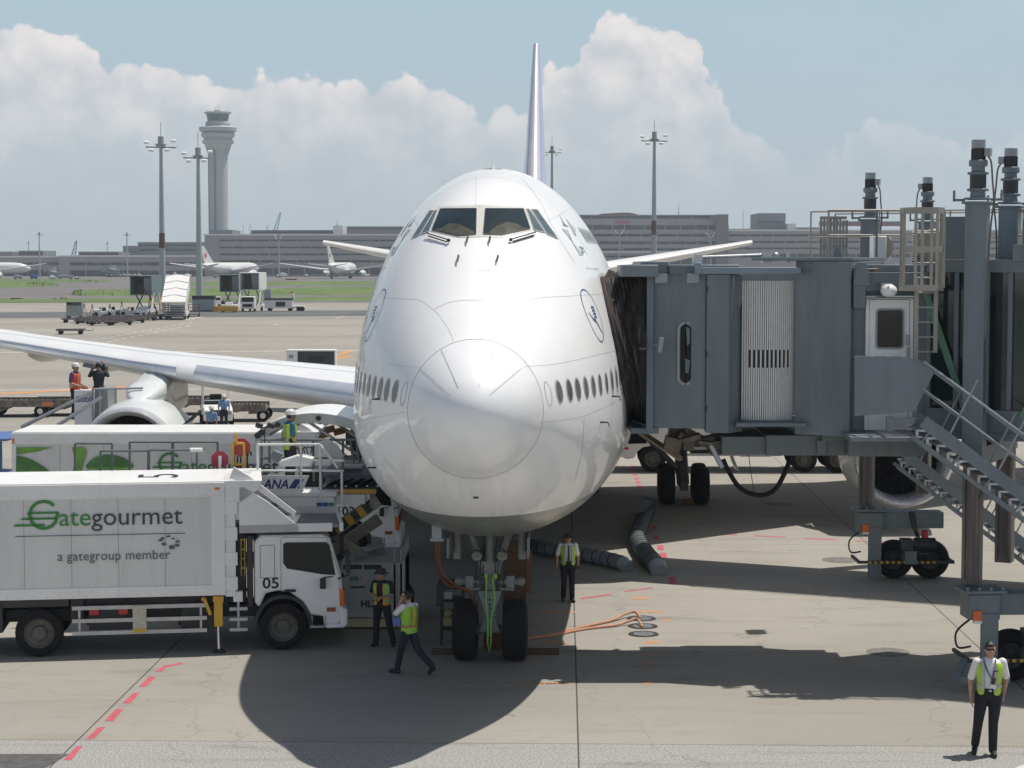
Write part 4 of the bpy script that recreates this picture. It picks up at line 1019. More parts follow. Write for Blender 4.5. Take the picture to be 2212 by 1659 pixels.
ng.cyl((0, NG, .5), (0, NG - .02, 1.45), .085).cyl((0, NG, 1.35), (0, NG, 3.3), .15, n=18).cyl((-.52, NG, .635), (.52, NG, .635), .10, n=12)
ng.lathe([(0, .19), (.06, .21), (.34, .21), (.40, .18)], (0, NG, 1.62), (0, 0, 1), 20).lathe([(0, .17), (.12, .17)], (0, NG, 2.2), (0, 0, 1), 18)
for s in (-1, 1):
    ng.tube([(s * .16, NG - .05, 1.95), (s * .34, NG - .2, 2.5), (s * .56, NG - .45, 3.1)], [.06, .075, .07], 10)       # side braces
    ng.cyl((s * .14, NG - .1, 1.65), (s * .62, NG - .1, 1.65), .075, n=12).ball((s * .63, NG - .1, 1.65), .10).box((s * .42, NG - .1, 1.65), (.16, .2, .26))       # steering actuators
    ng.cyl((s * .2, NG - .22, 1.52), (s * .5, NG - .22, 1.50), .03, n=8)
    ng.box((s * .66, NG - .35, 2.84), (.10, .25, .3)).cyl((s * .68, NG - .3, 2.8), (s * .66, NG - .3, 2.15), .085, n=12)
ng.cyl((0, NG - .28, 3.3), (0, NG - .16, 2.05), .085, n=14).box((0, NG - .3, 2.75), (.62, .14, .24))
ng.box((0, NG - .12, 1.86), (.34, .16, .44)).box((0, NG - .16, 1.44), (.44, .1, .07))
NGo = ng.build('nose_gear', GEAR, ac, bevel=.006)
tl = MB(); tl.prism([(-.24, 1.48), (.24, 1.48), (.10, .98), (-.10, .98)], NG - .26, NG - .2); tl.prism([(-.09, 1.0), (.09, 1.0), (.22, .62), (-.22, .62)], NG - .24, NG - .16); tl.cyl((-.15, NG - .24, .98), (.15, NG - .24, .98), .04)
tl.build('torque_link', pm('torque_link_paint', (.17, .22, .225), .5, var=.1, scale=8), NGo, bevel=.008)
holes = MB()
for x, z in [(-.0, 1.30), (0, 1.2), (.02, 1.12), (-.09, 1.38), (.09, 1.38)]: holes.cyl((x, NG - .27, z), (x, NG - .255, z), .022, n=12)
for s in (-1, 1): holes.cyl((s * .17, NG - .275, 1.74), (s * .17, NG - .18, 1.74), .075, n=20)
holes.build('lightening_hole', BLACK, NGo)
for s in (-1, 1):
    tyre((s * .515, NG, .635), (1, 0, 0), .635, .50, NGo, GEAR)
    MB().lathe([(0, .105), (.05, .11), (.10, .09), (.14, .03)], (s * .26, NG - .36, 2.22), (0, 1, 0), 20).build('landing_light_housing', GEAR, NGo)
    MB().lathe([(0, .01), (.006, .075), (.0, .10), (.02, .112)], (s * .26, NG - .37, 2.22), (0, 1, 0), 20).build('landing_light', pm('lamp_glass', (.14, .15, .14), .2, .3), NGo)
    MB().tube([(s * .2, NG - .28, 1.78 + .03 * t) for t in range(2)], .01, 6)
hy = MB()
for x, r_, ph in [(-.12, .012, 0), (-.17, .010, .5), (.13, .012, 1), (.17, .009, 2), (-.3, .010, 3), (.28, .010, 4)]:
    hy.tube([(x + .02 * math.sin(ph + t * .9), NG - .2 - .03 * math.cos(t + ph), 2.9 - t * .2) for t in range(10)], r_, 6)
hy.build('hydraulic_line', BLACK, NGo)
tow = MB()
tow.tube([(-.06, NG - .30, 1.78), (-.075, NG - .33, 1.3), (-.03, NG - .42, .9), (-.035, NG - .46, .45), (0, NG - .46, .24), (.035, NG - .46, .45), (.03, NG - .42, .9), (.11, NG - .34, 1.3), (.06, NG - .30, 1.78)], .016, 8)
tow.ball((-.07, NG - .36, 1.80), .05, sc=(.7, .7, 1.2)).ball((.12, NG - .36, 1.80), .055, sc=(.8, .7, 1.2)).build('pin_ribbon', pm('lime_ribbon', (.25, .52, .06), .5), NGo)
gd = MB()
for s in (-1, 1): gd.box((s * .80, NG - .6, 2.50), (.04, 1.2, .42), rx=0)
gd.build('nose_gear_door', GEAR, NGo, bevel=.01)
# ------------------------------------------------------------ main gear
for L, s_ in ((5.6, 33.9), (-5.6, 33.9), (1.95, 37.0), (-1.95, 37.0)):
    g = MB().cyl((L, s_, .6), (L * .96, s_, 3.6), .22, n=14).bar((L, s_ - .8, .62), (L, s_ + .8, .62), .26, .3)
    if abs(L) > 4: g.cyl((L - .25 * np.sign(L), s_ - .4, 1.2), (L * .6, s_ - .6, 3.3), .10).cyl((L, s_ - .3, 1.4), (L, s_ - 1.6, 3.4), .1)
    g.box((L, s_ - .25, 2.2), (.7, .3, .5)).box((L, s_ - .2, 3.0), (1.4, .5, .3))
    go = g.build('main_gear', pm('gear_dark', (.13, .135, .14), .5, var=.2, scale=5), ac, bevel=.01)
    for a in (-.58, .58):
        for b in (-.74, .74):
            tyre((L + a, s_ + b, .635), (1, 0, 0), .635, .50, go)
    if abs(L) > 4:
        MB().box((L + 1.35 * np.sign(L), s_ - .6, 2.25), (.07, 1.1, 2.3), ry=-.38 * np.sign(L)).build('main_gear_door', WTOP, go, bevel=.02)
# open forward cargo door on its right side (picture left)
def cargo_door():
    s0, s1 = 11.9, 14.6; z0, z1 = 2.75, 4.55
    hole = MB(); fn = lambda x, y: hitside(-1, x, y, .012)
    patch(hole, [[(s0, z0), (s1, z0), (s1, z1), (s0, z1)]], fn, .3).build('cargo_hold_opening', BLACK, ac, angle=180)
    h = hitside(-1, s0, z1, .02); hx, hz = h.x, h.z
    outline = [(0, .0), (-.45, .16), (-1.0, .24), (-1.55, .20), (-2.05, .04), (-2.45, -.22)]
    ol = spline(outline, 4); th = .16
    poly = [(hx + x, hz + z) for x, z in ol] + [(hx + x * .985, hz + z - th) for x, z in ol[::-1]]
    d = MB().prism(poly, s0, s1).build('cargo_door', FUS, ac, bevel=.01)
    edge = MB().prism([(hx + x, hz + z - .015) for x, z in ol] + [(hx + x, hz + z - .23) for x, z in ol[::-1]], s0 - .03, s0 - .004)
    for i in (0, 1, 2, 3):
        k = int((i + .5) / 4 * (len(ol) - 1)); x, z = ol[k]
        edge.box((hx + x, (s0 + s1) / 2, hz + z - .22), (.08, s1 - s0 - .1, .12))
    edge.build('door_frame', pm('primer_white', (.52, .54, .52), .5, var=.1, scale=5), d)
    lt = MB()
    for t in (.42, .78): x, z = ol[int(t * (len(ol) - 1))]; lt.cyl((hx + x, s0 - .06, hz + z - .12), (hx + x, s0 - .031, hz + z - .12), .06, n=16)
    for t in (.93, .985): x, z = ol[int(t * (len(ol) - 1))]; lt.cyl((hx + x, s0 - .14, hz + z - .10), (hx + x, s0 + .1, hz + z - .10), .07, n=16)
    lt.build('door_latch', DARK, d)
    ar = MB()
    for s_ in (s0 + .15, s1 - .15): ar.cyl((hx - .1, s_, hz - .75), (hx - 1.3, s_, hz + .05), .035)
    ar.build('door_strut', STEEL, d)
cargo_door()
# drooped leading edge panel being looked at, outboard of the inner engine
le, te, z, th = wing_st(14.2)
kf = [AMI @ P(a_, b_, y_) for a_, b_, y_ in ((186, 774, 65.3), (227, 780, 64.3), (213, 799, 63.9), (178, 792, 64.9))]; MB().add(kf + [v + Vector((0, .05, .05)) for v in kf], [(0, 1, 2, 3), (7, 6, 5, 4), (0, 3, 7, 4), (1, 5, 6, 2), (3, 2, 6, 7), (0, 4, 5, 1)]).build('krueger_flap', GREYP, ac, smooth=False)
ka = [AMI @ P(a_, b_, 64.2) for a_, b_ in ((224, 780), (221, 812), (231, 800), (234, 783))]
MB().cyl(ka[0], ka[1], .075).cyl(ka[0], ka[2], .025).cyl(ka[3], ka[2], .02).build('flap_actuator', DARK, ac)
# ------------------------------------------------------------ catering trucks (x forward, y left, z up; origin on the ground at the rear axle)
def logo_text(root, parent, y, x0, z0, w, mirror=False):
    """the caterer's lettering on a side panel at y (outside faces -y); w = full width of the word"""
    a, fa = text_mesh('ate', 1.0); b, fb = text_mesh('gourmet', 1.0)
    GR = pm('logo_green', (.045, .24, .05), .5, var=.05); DK = pm('logo_dark', (.04, .05, .07), .5, var=.05)
    k = w / 6.35; put = lambda vs, ox: [(x0 + (v[0] + ox) * k, y, z0 + v[1] * k) for v in vs]
    ax = 1.50; wa = max(v[0] for v in a)
    g = MB().add(put(a, ax), fa)
    # the capital: an open ring crossed by speed stripes running out to the left
    cx, cz, r = .95, .44, .52
    arc = [(cx + r * math.cos(R(t)), cz + r * math.sin(R(t))) for t in range(42, 331, 8)]
    def rib(line, th):
        for i in range(len(line) - 1):
            p, q2 = Vector(line[i]), Vector(line[i + 1]); n = (q2 - p); n = Vector((-n.y, n.x)).normalized() * th / 2
            g.add(put([(p + n), (q2 + n), (q2 - n), (p - n)], 0), [(0, 1, 2, 3)])
    arc = [(p[0] * 1.0, p[1]) for p in arc]
    rib(arc, .125); rib([(cx + r * math.cos(R(-30)), cz + r * math.sin(R(-30))), (cx + r * 1.02, cz + .08)], .125)
    for z_, xa, xb in [(.52, .28, 1.50), (.30, .05, 1.44), (.05, -.22, .98)]: g.add(put([(xa + .12, z_ + .045), (xb, z_ + .045), (xb, z_ - .045), (xa, z_ - .045)], 0), [(0, 1, 2, 3)])
    g.build('green_lettering', GR, parent, smooth=False)
    MB().add(put(b, ax + wa + .03), fb).build('dark_lettering', DK, parent, smooth=False)
def truck_wheel(parent, x, y, r=.50, w=.28, out=-1):
    pr = [(-w * .5, r * .62), (-w * .5, r * .86), (-w * .40, r * .97), (0, r), (w * .40, r * .97), (w * .5, r * .86), (w * .5, r * .62)]
    t = MB().lathe(pr, (x, y, r), (0, 1, 0), 32).build('tyre', RUBBER, parent)
    rim = MB().lathe([(-w * .49, r * .64), (-w * .44, r * .60), (-w * .2, r * .52), (-w * .12, r * .30), (-w * .35, r * .27), (-w * .38, .01)] if out < 0 else [(w * .49, r * .64), (w * .44, r * .60), (w * .2, r * .52), (w * .12, r * .30), (w * .35, r * .27), (w * .38, .01)], (x, y, r), (0, 1, 0), 28)
    rim.lathe([(-w * .1, r * .6), (w * .1, r * .6)], (x, y, r), (0, 1, 0), 20)
    for k in range(8):
        a = 2 * math.pi * k / 8 + .2; rim.cyl((x + r * .40 * math.cos(a), y + out * w * .17, r + r * .40 * math.sin(a)), (x + r * .40 * math.cos(a), y + out * w * .26, r + r * .40 * math.sin(a)), .022, n=6)
    rim.build('wheel_rim', pm('wheel_paint', (.11, .105, .09), .55, var=.3, scale=8, dirt=.4), t)
def catering_truck(label, loc, rz, number, style, box_z=1.22, box_top=3.60, xb0=-1.30, xb1=5.02 - .55, WB=4.95, cabx=4.35):
    r = thing('catering_truck', label, 'truck', loc, rz, 'catering trucks beside the aircraft')
    W = 1.2
    ch = MB().b2(-1.5, cabx + .3, -.43, -.33, .62, .88).b2(-1.5, cabx + .3, .33, .43, .62, .88)
    for x in (-1.2, 0, 1.2, 2.4, 3.6): ch.b2(x, x + .1, -.33, .33, .66, .84)
    ch.b2(.9, 3.9, -.75, .75, .9, 1.18).b2(-1.2, .6, -1.0, 1.0, 1.02, 1.2).b2(1.0, 1.9, -.95, -.45, .5, .95).b2(2.9, 3.7, -.95, -.45, .45, .95)
    ch.b2(xb0 + .1, -.75, -1.0, 1.0, .50, 1.2).b2(.62, .9, -.9, .9, .7, 1.2)  # dark blocks added under the body in place of the deep shade there
    ch.cyl((0, -1.0, .5), (0, 1.0, .5), .09).cyl((WB, -1.0, .5), (WB, 1.0, .5), .08)
    ch.build('chassis', DARK, r, bevel=.01)
    for x in (0, WB):
        for y, o in ((-1.02, -1), (1.02, 1)): truck_wheel(r, x, y, out=o)
    # box body
    b = MB().b2(xb0, xb1, -W, W, box_z, box_top).build('box_body', WHITE2, r, bevel=.015)
    fr = MB()
    for y in (-W - .012, W + .012):
        fr.b2(xb0, xb1, y - .012, y + .012, box_z, box_z + .22).b2(xb0, xb1, y - .012, y + .012, box_top - .30, box_top)
        fr.b2(xb1 - .28, xb1, y - .014, y + .014, box_z + .22, box_top - .3).b2(xb0, xb0 + .12, y - .014, y + .014, box_z + .22, box_top - .3)
    fr.build('side_trim', WHITE, b, bevel=.004)
    sm = MB()
    for i in range(1, 6):
        x = xb0 + .12 + (xb1 - xb0 - .4) * i / 6
        for y in (-W - .003, W + .003): sm.b2(x - .004, x + .004, y - .001, y + .001, box_z + .22, box_top - .3)
    for i in range(46):
        x = xb0 + .1 + (xb1 - xb0 - .2) * i / 45
        sm.box((x, -W - .026, box_z + .05 + .10 * (i % 2)), (.014, .004, .014)); sm.box((x, -W - .026, box_top - .27), (.012, .004, .012))
    sm.build('panel_seam', pm('seam_grey', (.28, .28, .27), .7), b, smooth=False)
    MB().b2(xb1 - .2, xb1 - .1, -W - .034, -W - .026, box_top - .15, box_top - .10).b2(xb0 + .02, xb0 + .08, -W - .036, -W - .026, box_top - .28, box_top - .14).build('marker_lamp', AMBER, b)
    MB().b2(xb0, xb1, -W + .03, W - .03, box_top, box_top + .03).build('roof_sheet', WHITE, b, bevel=.008)
    # front hinge post ladder and roof visor over the loading bridge
    po = MB().b2(xb1, xb1 + .22, -W + .02, -W + .16, box_z - .04, box_top - .25).b2(xb1, xb1 + .22, W - .16, W - .02, box_z - .04, box_top - .25)
    for z in (box_z + .1, box_z + .62, box_z + 1.15, box_z + 1.7): po.b2(xb1 - .02, xb1 + .26, -W - .012, -W + .02, z, z + .28)
    po.build('front_post', WHITE, b, bevel=.01)
    v = MB().prism([(xb1 + .001, box_top + .03), (xb1 + .78, box_top + .03), (xb1 + .70, box_top - .16), (xb1 + .35, box_top - .42), (xb1 + .001, box_top - .42)], -W, -W + .04).prism([(xb1 + .001, box_top + .03), (xb1 + .78, box_top + .03), (xb1 + .70, box_top - .16), (xb1 + .35, box_top - .42), (xb1 + .001, box_top - .42)], W - .04, W)
    v.b2(xb1 + .001, xb1 + .78, -W + .04, W - .04, box_top - .01, box_top + .03).build('roof_visor', WHITE, b, bevel=.006)
    rd = MB().b2(xb1 + .02, xb1 + .06, -W + .2, W - .2, box_z, box_top - .42).build('roller_shutter', GREYL, b)
    # loading bridge above the cab
    zb = 2.52
    lb = MB().prism([(xb1 + .30, zb), (xb1 + 1.55, zb), (xb1 + 1.55, zb + .12), (xb1 + .95, zb + .62), (xb1 + .42, zb + .98), (xb1 + .30, zb + .98)], -W, -W + .04).prism([(xb1 + .30, zb), (xb1 + 1.55, zb), (xb1 + 1.55, zb + .12), (xb1 + .95, zb + .62), (xb1 + .42, zb + .98), (xb1 + .30, zb + .98)], W - .04, W)
    lb.prism([(xb1 + .1, zb + 1.15), (xb1 + .5, zb + 1.05), (xb1 + 1.45, zb + .32), (xb1 + 1.5, zb + .42), (xb1 + .55, zb + 1.18), (xb1 + .2, zb + 1.4)], -W + .06, -W + .1)
    lb.b2(xb1 + .30, xb1 + 2.25, -W, -W + .05, zb, zb + .18).b2(xb1 + .30, xb1 + 2.25, W - .05, W, zb, zb + .18).b2(xb1 + 2.4, xb1 + 2.48, -W, W, zb, zb + .18)
    lb.build('loading_bridge', WHITE, r, bevel=.01)
    MB().b2(xb1 + .34, xb1 + 2.39, -W + .06, W - .06, zb + .08, zb + .13).build('bridge_deck', pm('worn_deck', (.23, .24, .26), .45, .4, var=.4, scale=3, streak=True), r)
    # cab
    x0, x1 = cabx + .13, cabx + 1.98; zc0, zc1 = .92, 2.46
    cp = [(x0, zc0 + .10), (x0, zc1 - .14), (x0 + .14, zc1), (x1 - .42, zc1), (x1 - .26, zc1 - .08), (x1 - .04, 1.66), (x1, 1.30), (x1 + .02, .78), (x1 - .06, .52), (x1 - .40, .50), (x1 - .40, .70), (x1 - .72, .74), (x1 - .84, 1.02), (x1 - 1.10, 1.22), (x1 - 1.36, 1.27), (x1 - 1.62, 1.22), (x0 + .1, zc0)]
    cw = 1.13
    cab = MB().prism(cp, -cw, cw).build('cab', WHITE, r, bevel=.05)
    xw = x1 - .52
    gl = [(x0 + .60, 2.26), (x0 + .60, 1.86), (x0 + .68, 1.74), (x1 - .42, 1.60), (x1 - .15, 1.58), (x1 - .27, 2.22), (x1 - .34, 2.29), (x0 + .66, 2.30)]
    for s in (-1, 1):
        g = MB().prism(gl, s * (cw + .004), s * (cw + .012)).build('side_window', GLASS, cab, bevel=.02)
    ws = MB(); a = Vector((x1 - .25, 0, 2.36)); c = Vector((x1 - .035, 0, 1.62))
    ws.add([(a.x + .012, -cw + .12, a.z), (a.x + .012, cw - .12, a.z), (c.x + .012, cw - .06, c.z), (c.x + .012, -cw + .06, c.z)], [(0, 1, 2, 3)]).build('windscreen', GLASS, cab, smooth=False)
    ln = MB(); y = -cw - .004
    dl = [(x0 + .55, 1.08), (x0 + .55, 2.36), (x0 + .62, 2.41), (x1 - .34, 2.38), (x1 - .08, 1.62), (x1 - .06, .98)]
    for s in (-1, 1):
        for i in range(len(dl) - 1): ln.bar((dl[i][0], s * (cw + .002), dl[i][1]), (dl[i + 1][0], s * (cw + .002), dl[i + 1][1]), .014, .006)
        ln.b2(x0 + .12, x0 + .42, s * (cw + .001), s * (cw + .005), 2.24, 2.25).b2(x0 + .12, x0 + .42, s * (cw + .001), s * (cw + .005), 1.55, 1.56).b2(x0 + .115, x0 + .125, s * (cw + .001), s * (cw + .005), 1.55, 2.25).b2(x0 + .415, x0 + .425, s * (cw + .001), s * (cw + .005), 1.55, 2.25)
    ln.build('door_joint', pm('door_gap', (.10, .10, .10), .7), cab, smooth=False)
    for s in (-1, 1):
        MB().b2(x0 + .62, x0 + .86, s * (cw + .012), s * (cw + .05), 1.24, 1.30).build('door_handle', BLACK, cab, bevel=.012)
        MB().prism([(x1 - .07, 1.30), (x1 + .03, 1.25), (x1 + .045, .92), (x1 - .07, .90)], s * (cw - .22), s * (cw + .012)).build('headlight', AMBER, cab, bevel=.02)
        MB().b2(x1 - .34, x1 - .15, s * (cw + .004), s * (cw + .03), .80, .89).build('side_marker', pm('brown_lens', (.35, .07, .03), .3), cab, bevel=.01)
        mr = MB().tube([(x1 - .16, s * (cw + .02), 2.28), (x1 + .10, s * (cw + .22), 2.22), (x1 + .14, s * (cw + .24), 1.9), (x1 + .12, s * (cw + .22), 1.62), (x1 - .10, s * (cw + .02), 1.5)], .018, 6)
        mr.box((x1 + .10, s * (cw + .20), 1.88), (.10, .20, .42)).build('door_mirror', BLACK, cab, bevel=.02)
        MB().box((x1 - .42, s * (cw + .10), 1.42), (.12, .10, .22)).cyl((x1 - .42, s * cw, 1.53), (x1 - .2, s * (cw + .05), 1.56), .012).build('kerb_mirror', BLACK, cab, bevel=.02)
        MB().b2(x1 - .70, x1 - .34, s * (cw - .20), s * cw, .46, .50).b2(x1 - .68, x1 - .64, s * (cw - .05), s * cw, .46, .72).b2(x1 - .38, x1 - .34, s * (cw - .05), s * cw, .46, .72).build('cab_step', STEEL, cab)
    MB().prism([(x1 + .03, .86), (x1 + .10, .84), (x1 + .10, .50), (x1 + .02, .44), (x1 - .36, .44), (x1 - .36, .52), (x1 - .05, .52), (x1 - .05, .86)], -cw - .01, cw + .01).build('bumper', WHITE, cab, bevel=.03)
    MB().b2(x1 + .022, x1 + .04, -cw + .3, cw - .3, 1.0, 1.25).build('grille', DARK, cab)
    MB().b2(x1 + .102, x1 + .108, -.25, .25, .6, .72).build('number_plate', WHITE, cab)
    ar = MB()
    vsx = [(x1 - 1.36 + .62 * math.cos(R(t)), .52 + .66 * math.sin(R(t))) for t in range(0, 181, 12)]; ins = [(x1 - 1.36 + .55 * math.cos(R(t)), .52 + .59 * math.sin(R(t))) for t in range(180, -1, -12)]
    for s in (-1, 1): ar.prism([(x + (WB - (x1 - 1.36)), z) for x, z in vsx + ins], s * (cw - .30), s * (cw + .016))
    ar.build('wheel_arch', DARK, cab)
    MB().b2(x0 - .16, x0 - .03, -1.02, 1.02, .9, 2.44).b2(xb1 + .07, x0 - .17, -.9, .9, 1.0, 2.46).build('lift_frame', DARK, r, bevel=.02)  # lift frame enlarged to solid blocks so the gap stays dark
    lt = MB()
    for z in (1.75, 1.95, 2.15, 2.35): lt.b2(x0 - .28, x0 - .20, -1.06, -.92, z, z + .02)
    lt.b2(x0 - .285, x0 - .27, -1.07, -1.05, 1.6, 2.4).b2(x0 - .21, x0 - .195, -1.07, -1.05, 1.6, 2.4).build('ladder', YELLOW, r)
    vs, fs = text_mesh(number, .36, bold=.008); w = text_w(vs)
    for s in (-1, 1): MB().add([((x0 + .16 + v[0]) if s < 0 else (x0 + .16 + w - v[0]), s * (cw + .006), 1.33 + v[1] * .9) for v in vs], fs).build('fleet_number', BLACK, cab, smooth=False)
    # under-run rails, jack leg, boxes
    rl = MB()
    for s in (-1, 1):
        for z in (.44, .70, .97): rl.b2(.68, 3.45, s * 1.16, s * 1.19, z, z + .085)
        for x in (.8, 3.3): rl.b2(x, x + .05, s * 1.10, s * 1.155, .44, 1.05)
        for z in (.44, .66, .88): rl.b2(3.92, 4.30, s * 1.16, s * 1.19, z, z + .07)
        rl.b2(4.08, 4.13, s * 1.1, s * 1.155, .44, 1.1)
    rl.build('side_guard', STEEL, r, bevel=.004)
    MB().b2(1.92, 2.20, -1.215, -1.195, .46, 1.04).build('notice_board', pm('notice_cream', (.50, .49, .40), .6, var=.15, scale=14), r)
    MB().b2(1.94, 2.18, -1.22, -1.216, .48, .56).build('notice_stripe', YELLOW, r)
    MB().b2(1.02, 1.22, -1.09, -.9, .84, 1.03).build('chock_box', RED, r, bevel=.01); MB().b2(1.62, 1.82, -1.09, -.9, .84, 1.03).build('chock_box', RED, r, bevel=.01)
    MB().b2(4.0, 4.2, -1.16, -1.0, 1.06, 1.28).build('work_lamp_box', WHITE, r, bevel=.01)
    jk = MB().b2(3.60, 3.78, -1.24, -1.06, .56, 1.10).box((3.46, -1.16, .98), (.07, .07, .38), ry=-.35).ball((3.38, -1.16, 1.14), .05).box((3.69, -1.15, 1.14), (.22, .2, .12))
    j = jk.build('stabiliser_jack', YELLOW, r, bevel=.01); MB().cyl((3.69, -1.15, .06), (3.69, -1.15, .58), .04).build('jack_rod', CHROME, j); MB().lathe([(0, .14), (.03, .14), (.07, .05)], (3.69, -1.15, 0), (0, 0, 1), 14, cap=True).build('jack_foot', DARK, j)
    if style == 1:
        sc = 3.42; x_ = .0
        logo_text(r, b, -W - .030, -.37, box_z + 1.53, sc)
        MB().b2(-.44, 3.02, -W - .029, -W - .026, box_z + 1.32, box_z + 1.335).build('logo_rule', pm('logo_dark', (.04, .05, .07)), b)
        vs, fs = text_mesh('a gategroup member', .31, space=1.03); w = text_w(vs); kx = 2.30 / w
        MB().add([(.40 + v[0] * kx, -W - .029, box_z + .80 + v[1] * .9) for v in vs], fs).build('small_lettering', pm('logo_grey', (.10, .11, .12), .5), b, smooth=False)
        em = MB()
        for i, (x, z, w_, h_) in enumerate([(0, .17, .09, .05), (.12, .21, .10, .04), (.22, .16, .08, .035), (.31, .10, .10, .045), (.30, .02, .11, .06), (.19, -.02, .13, .08), (.03, .05, .11, .06), (-.04, .13, .10, .045)]):
            em.add([(2.55 + x - w_ / 2, -W - .029, box_z + 1.06 + z + h_ * .3), (2.55 + x + w_ * .3, -W - .029, box_z + 1.06 + z + h_ * .6), (2.55 + x + w_ / 2, -W - .029, box_z + 1.06 + z - h_ * .4), (2.55 + x - w_ * .3, -W - .029, box_z + 1.06 + z - h_ * .6)], [(0, 1, 2, 3)])
        em.build('ring_emblem', pm('logo_grey', (.10, .11, .12)), b, smooth=False)
        vs, fs = text_mesh('5', 1.3)
        MB().add([(2.05 - v[1] * .95 + .8, -.5 + v[0] * 1.4, box_top + .034) for v in vs], fs).build('roof_number', BLACK, b, smooth=False)
        wv = MB()
        for i in range(6): wv.box((xb1 + .2 + i * .03, -.9 + i * .3, box_top + .034), (.5, .012, .004), rz=.05)
        wv.build('roof_rib', GREYL, b)
    else:
        logo_text(r, b, -W - .030, 2.45, box_z + 1.27, 3.55)
        LG = pm('leaf_green', (.18, .42, .06), .5, var=.35, scale=1.5); LD = pm('leaf_dark_green', (.07, .22, .05), .5, var=.3, scale=1.5)
        y = -W - .030; tp = box_top - .38; X = xb0 + .14
        lf = MB(); ld = MB()
        def leaf(m, pts):
            o = spline(pts + [pts[0]], 5)[:-1]; v2, f2 = refine([(x, z) for x, z in o], 9); m.add([(x, y, z) for x, z in v2], f2)
        lf.add([(X, y, tp), (X + 1.0, y, tp), (X + .75, y, tp - .06), (X + .55, y, tp - .12), (X, y, tp - .2)], [(0, 1, 2, 3, 4)])
        leaf(ld, [(X, tp - .22), (X + .35, tp - .32), (X + .8, tp - .6), (X + 1.1, tp - .95), (X + 1.2, tp - 1.35), (X + .9, tp - 1.36), (X + .4, tp - 1.1), (X, tp - .85)])
        leaf(lf, [(X, tp - .9), (X + .3, tp - 1.1), (X + .6, tp - 1.38), (X + .3, tp - 1.45), (X, tp - 1.4)])
        leaf(lf, [(X + 1.48, tp), (X + 1.80, tp), (X + 1.88, tp - .15), (X + 1.78, tp - .5), (X + 1.68, tp - .85), (X + 1.5, tp - 1.2), (X + 1.35, tp - 1.5), (X + 1.15, tp - 1.5), (X + 1.38, tp - 1.05), (X + 1.52, tp - .6), (X + 1.56, tp - .3)])
        leaf(ld, [(X + 1.86, tp - .5), (X + 2.1, tp - .28), (X + 2.5, tp - .2), (X + 2.9, tp - .3), (X + 3.15, tp - .52), (X + 2.9, tp - .66), (X + 2.4, tp - .74), (X + 2.0, tp - .68)])
        leaf(lf, [(X + 1.9, tp - .56), (X + 2.3, tp - .54), (X + 2.8, tp - .54), (X + 3.12, tp - .56), (X + 2.8, tp - .68), (X + 2.3, tp - .74), (X + 1.95, tp - .68)])
        leaf(lf, [(X + 1.6, tp - 1.4), (X + 2.0, tp - 1.28), (X + 2.4, tp - 1.34), (X + 2.5, tp - 1.45), (X + 1.9, tp - 1.5)])
        for v in lf.v: v.y -= .002
        ld.build('dark_leaf_print', LD, b, smooth=False); lf.build('leaf_print', LG, b, smooth=False)
    return r
w1 = G(85, 1420); w1b = G(612, 1405)
rz1 = math.atan2(w1b.y - w1.y, w1b.x - w1.x)
off = Matrix.Rotation(rz1, 3, 'Z') @ Vector((0, 1.16, 0))
catering_truck('white catering truck numbered 05 with plain lettered box, nearest the camera at the left', (w1.x + off.x, w1.y + off.y, 0), rz1, '05', 1, xb0=-2.3, xb1=3.84, cabx=4.32, WB=(w1b - w1).length)
c2 = P(24, 934, 51.2)
catering_truck('white catering truck with green leaf pictures on its box, behind the lettered one', (c2.x + 1.3, 51.2 + 1.2, 0), .01, '103', 2, xb0=-1.3, xb1=6.2, cabx=7.15, WB=7.77, box_top=3.58)
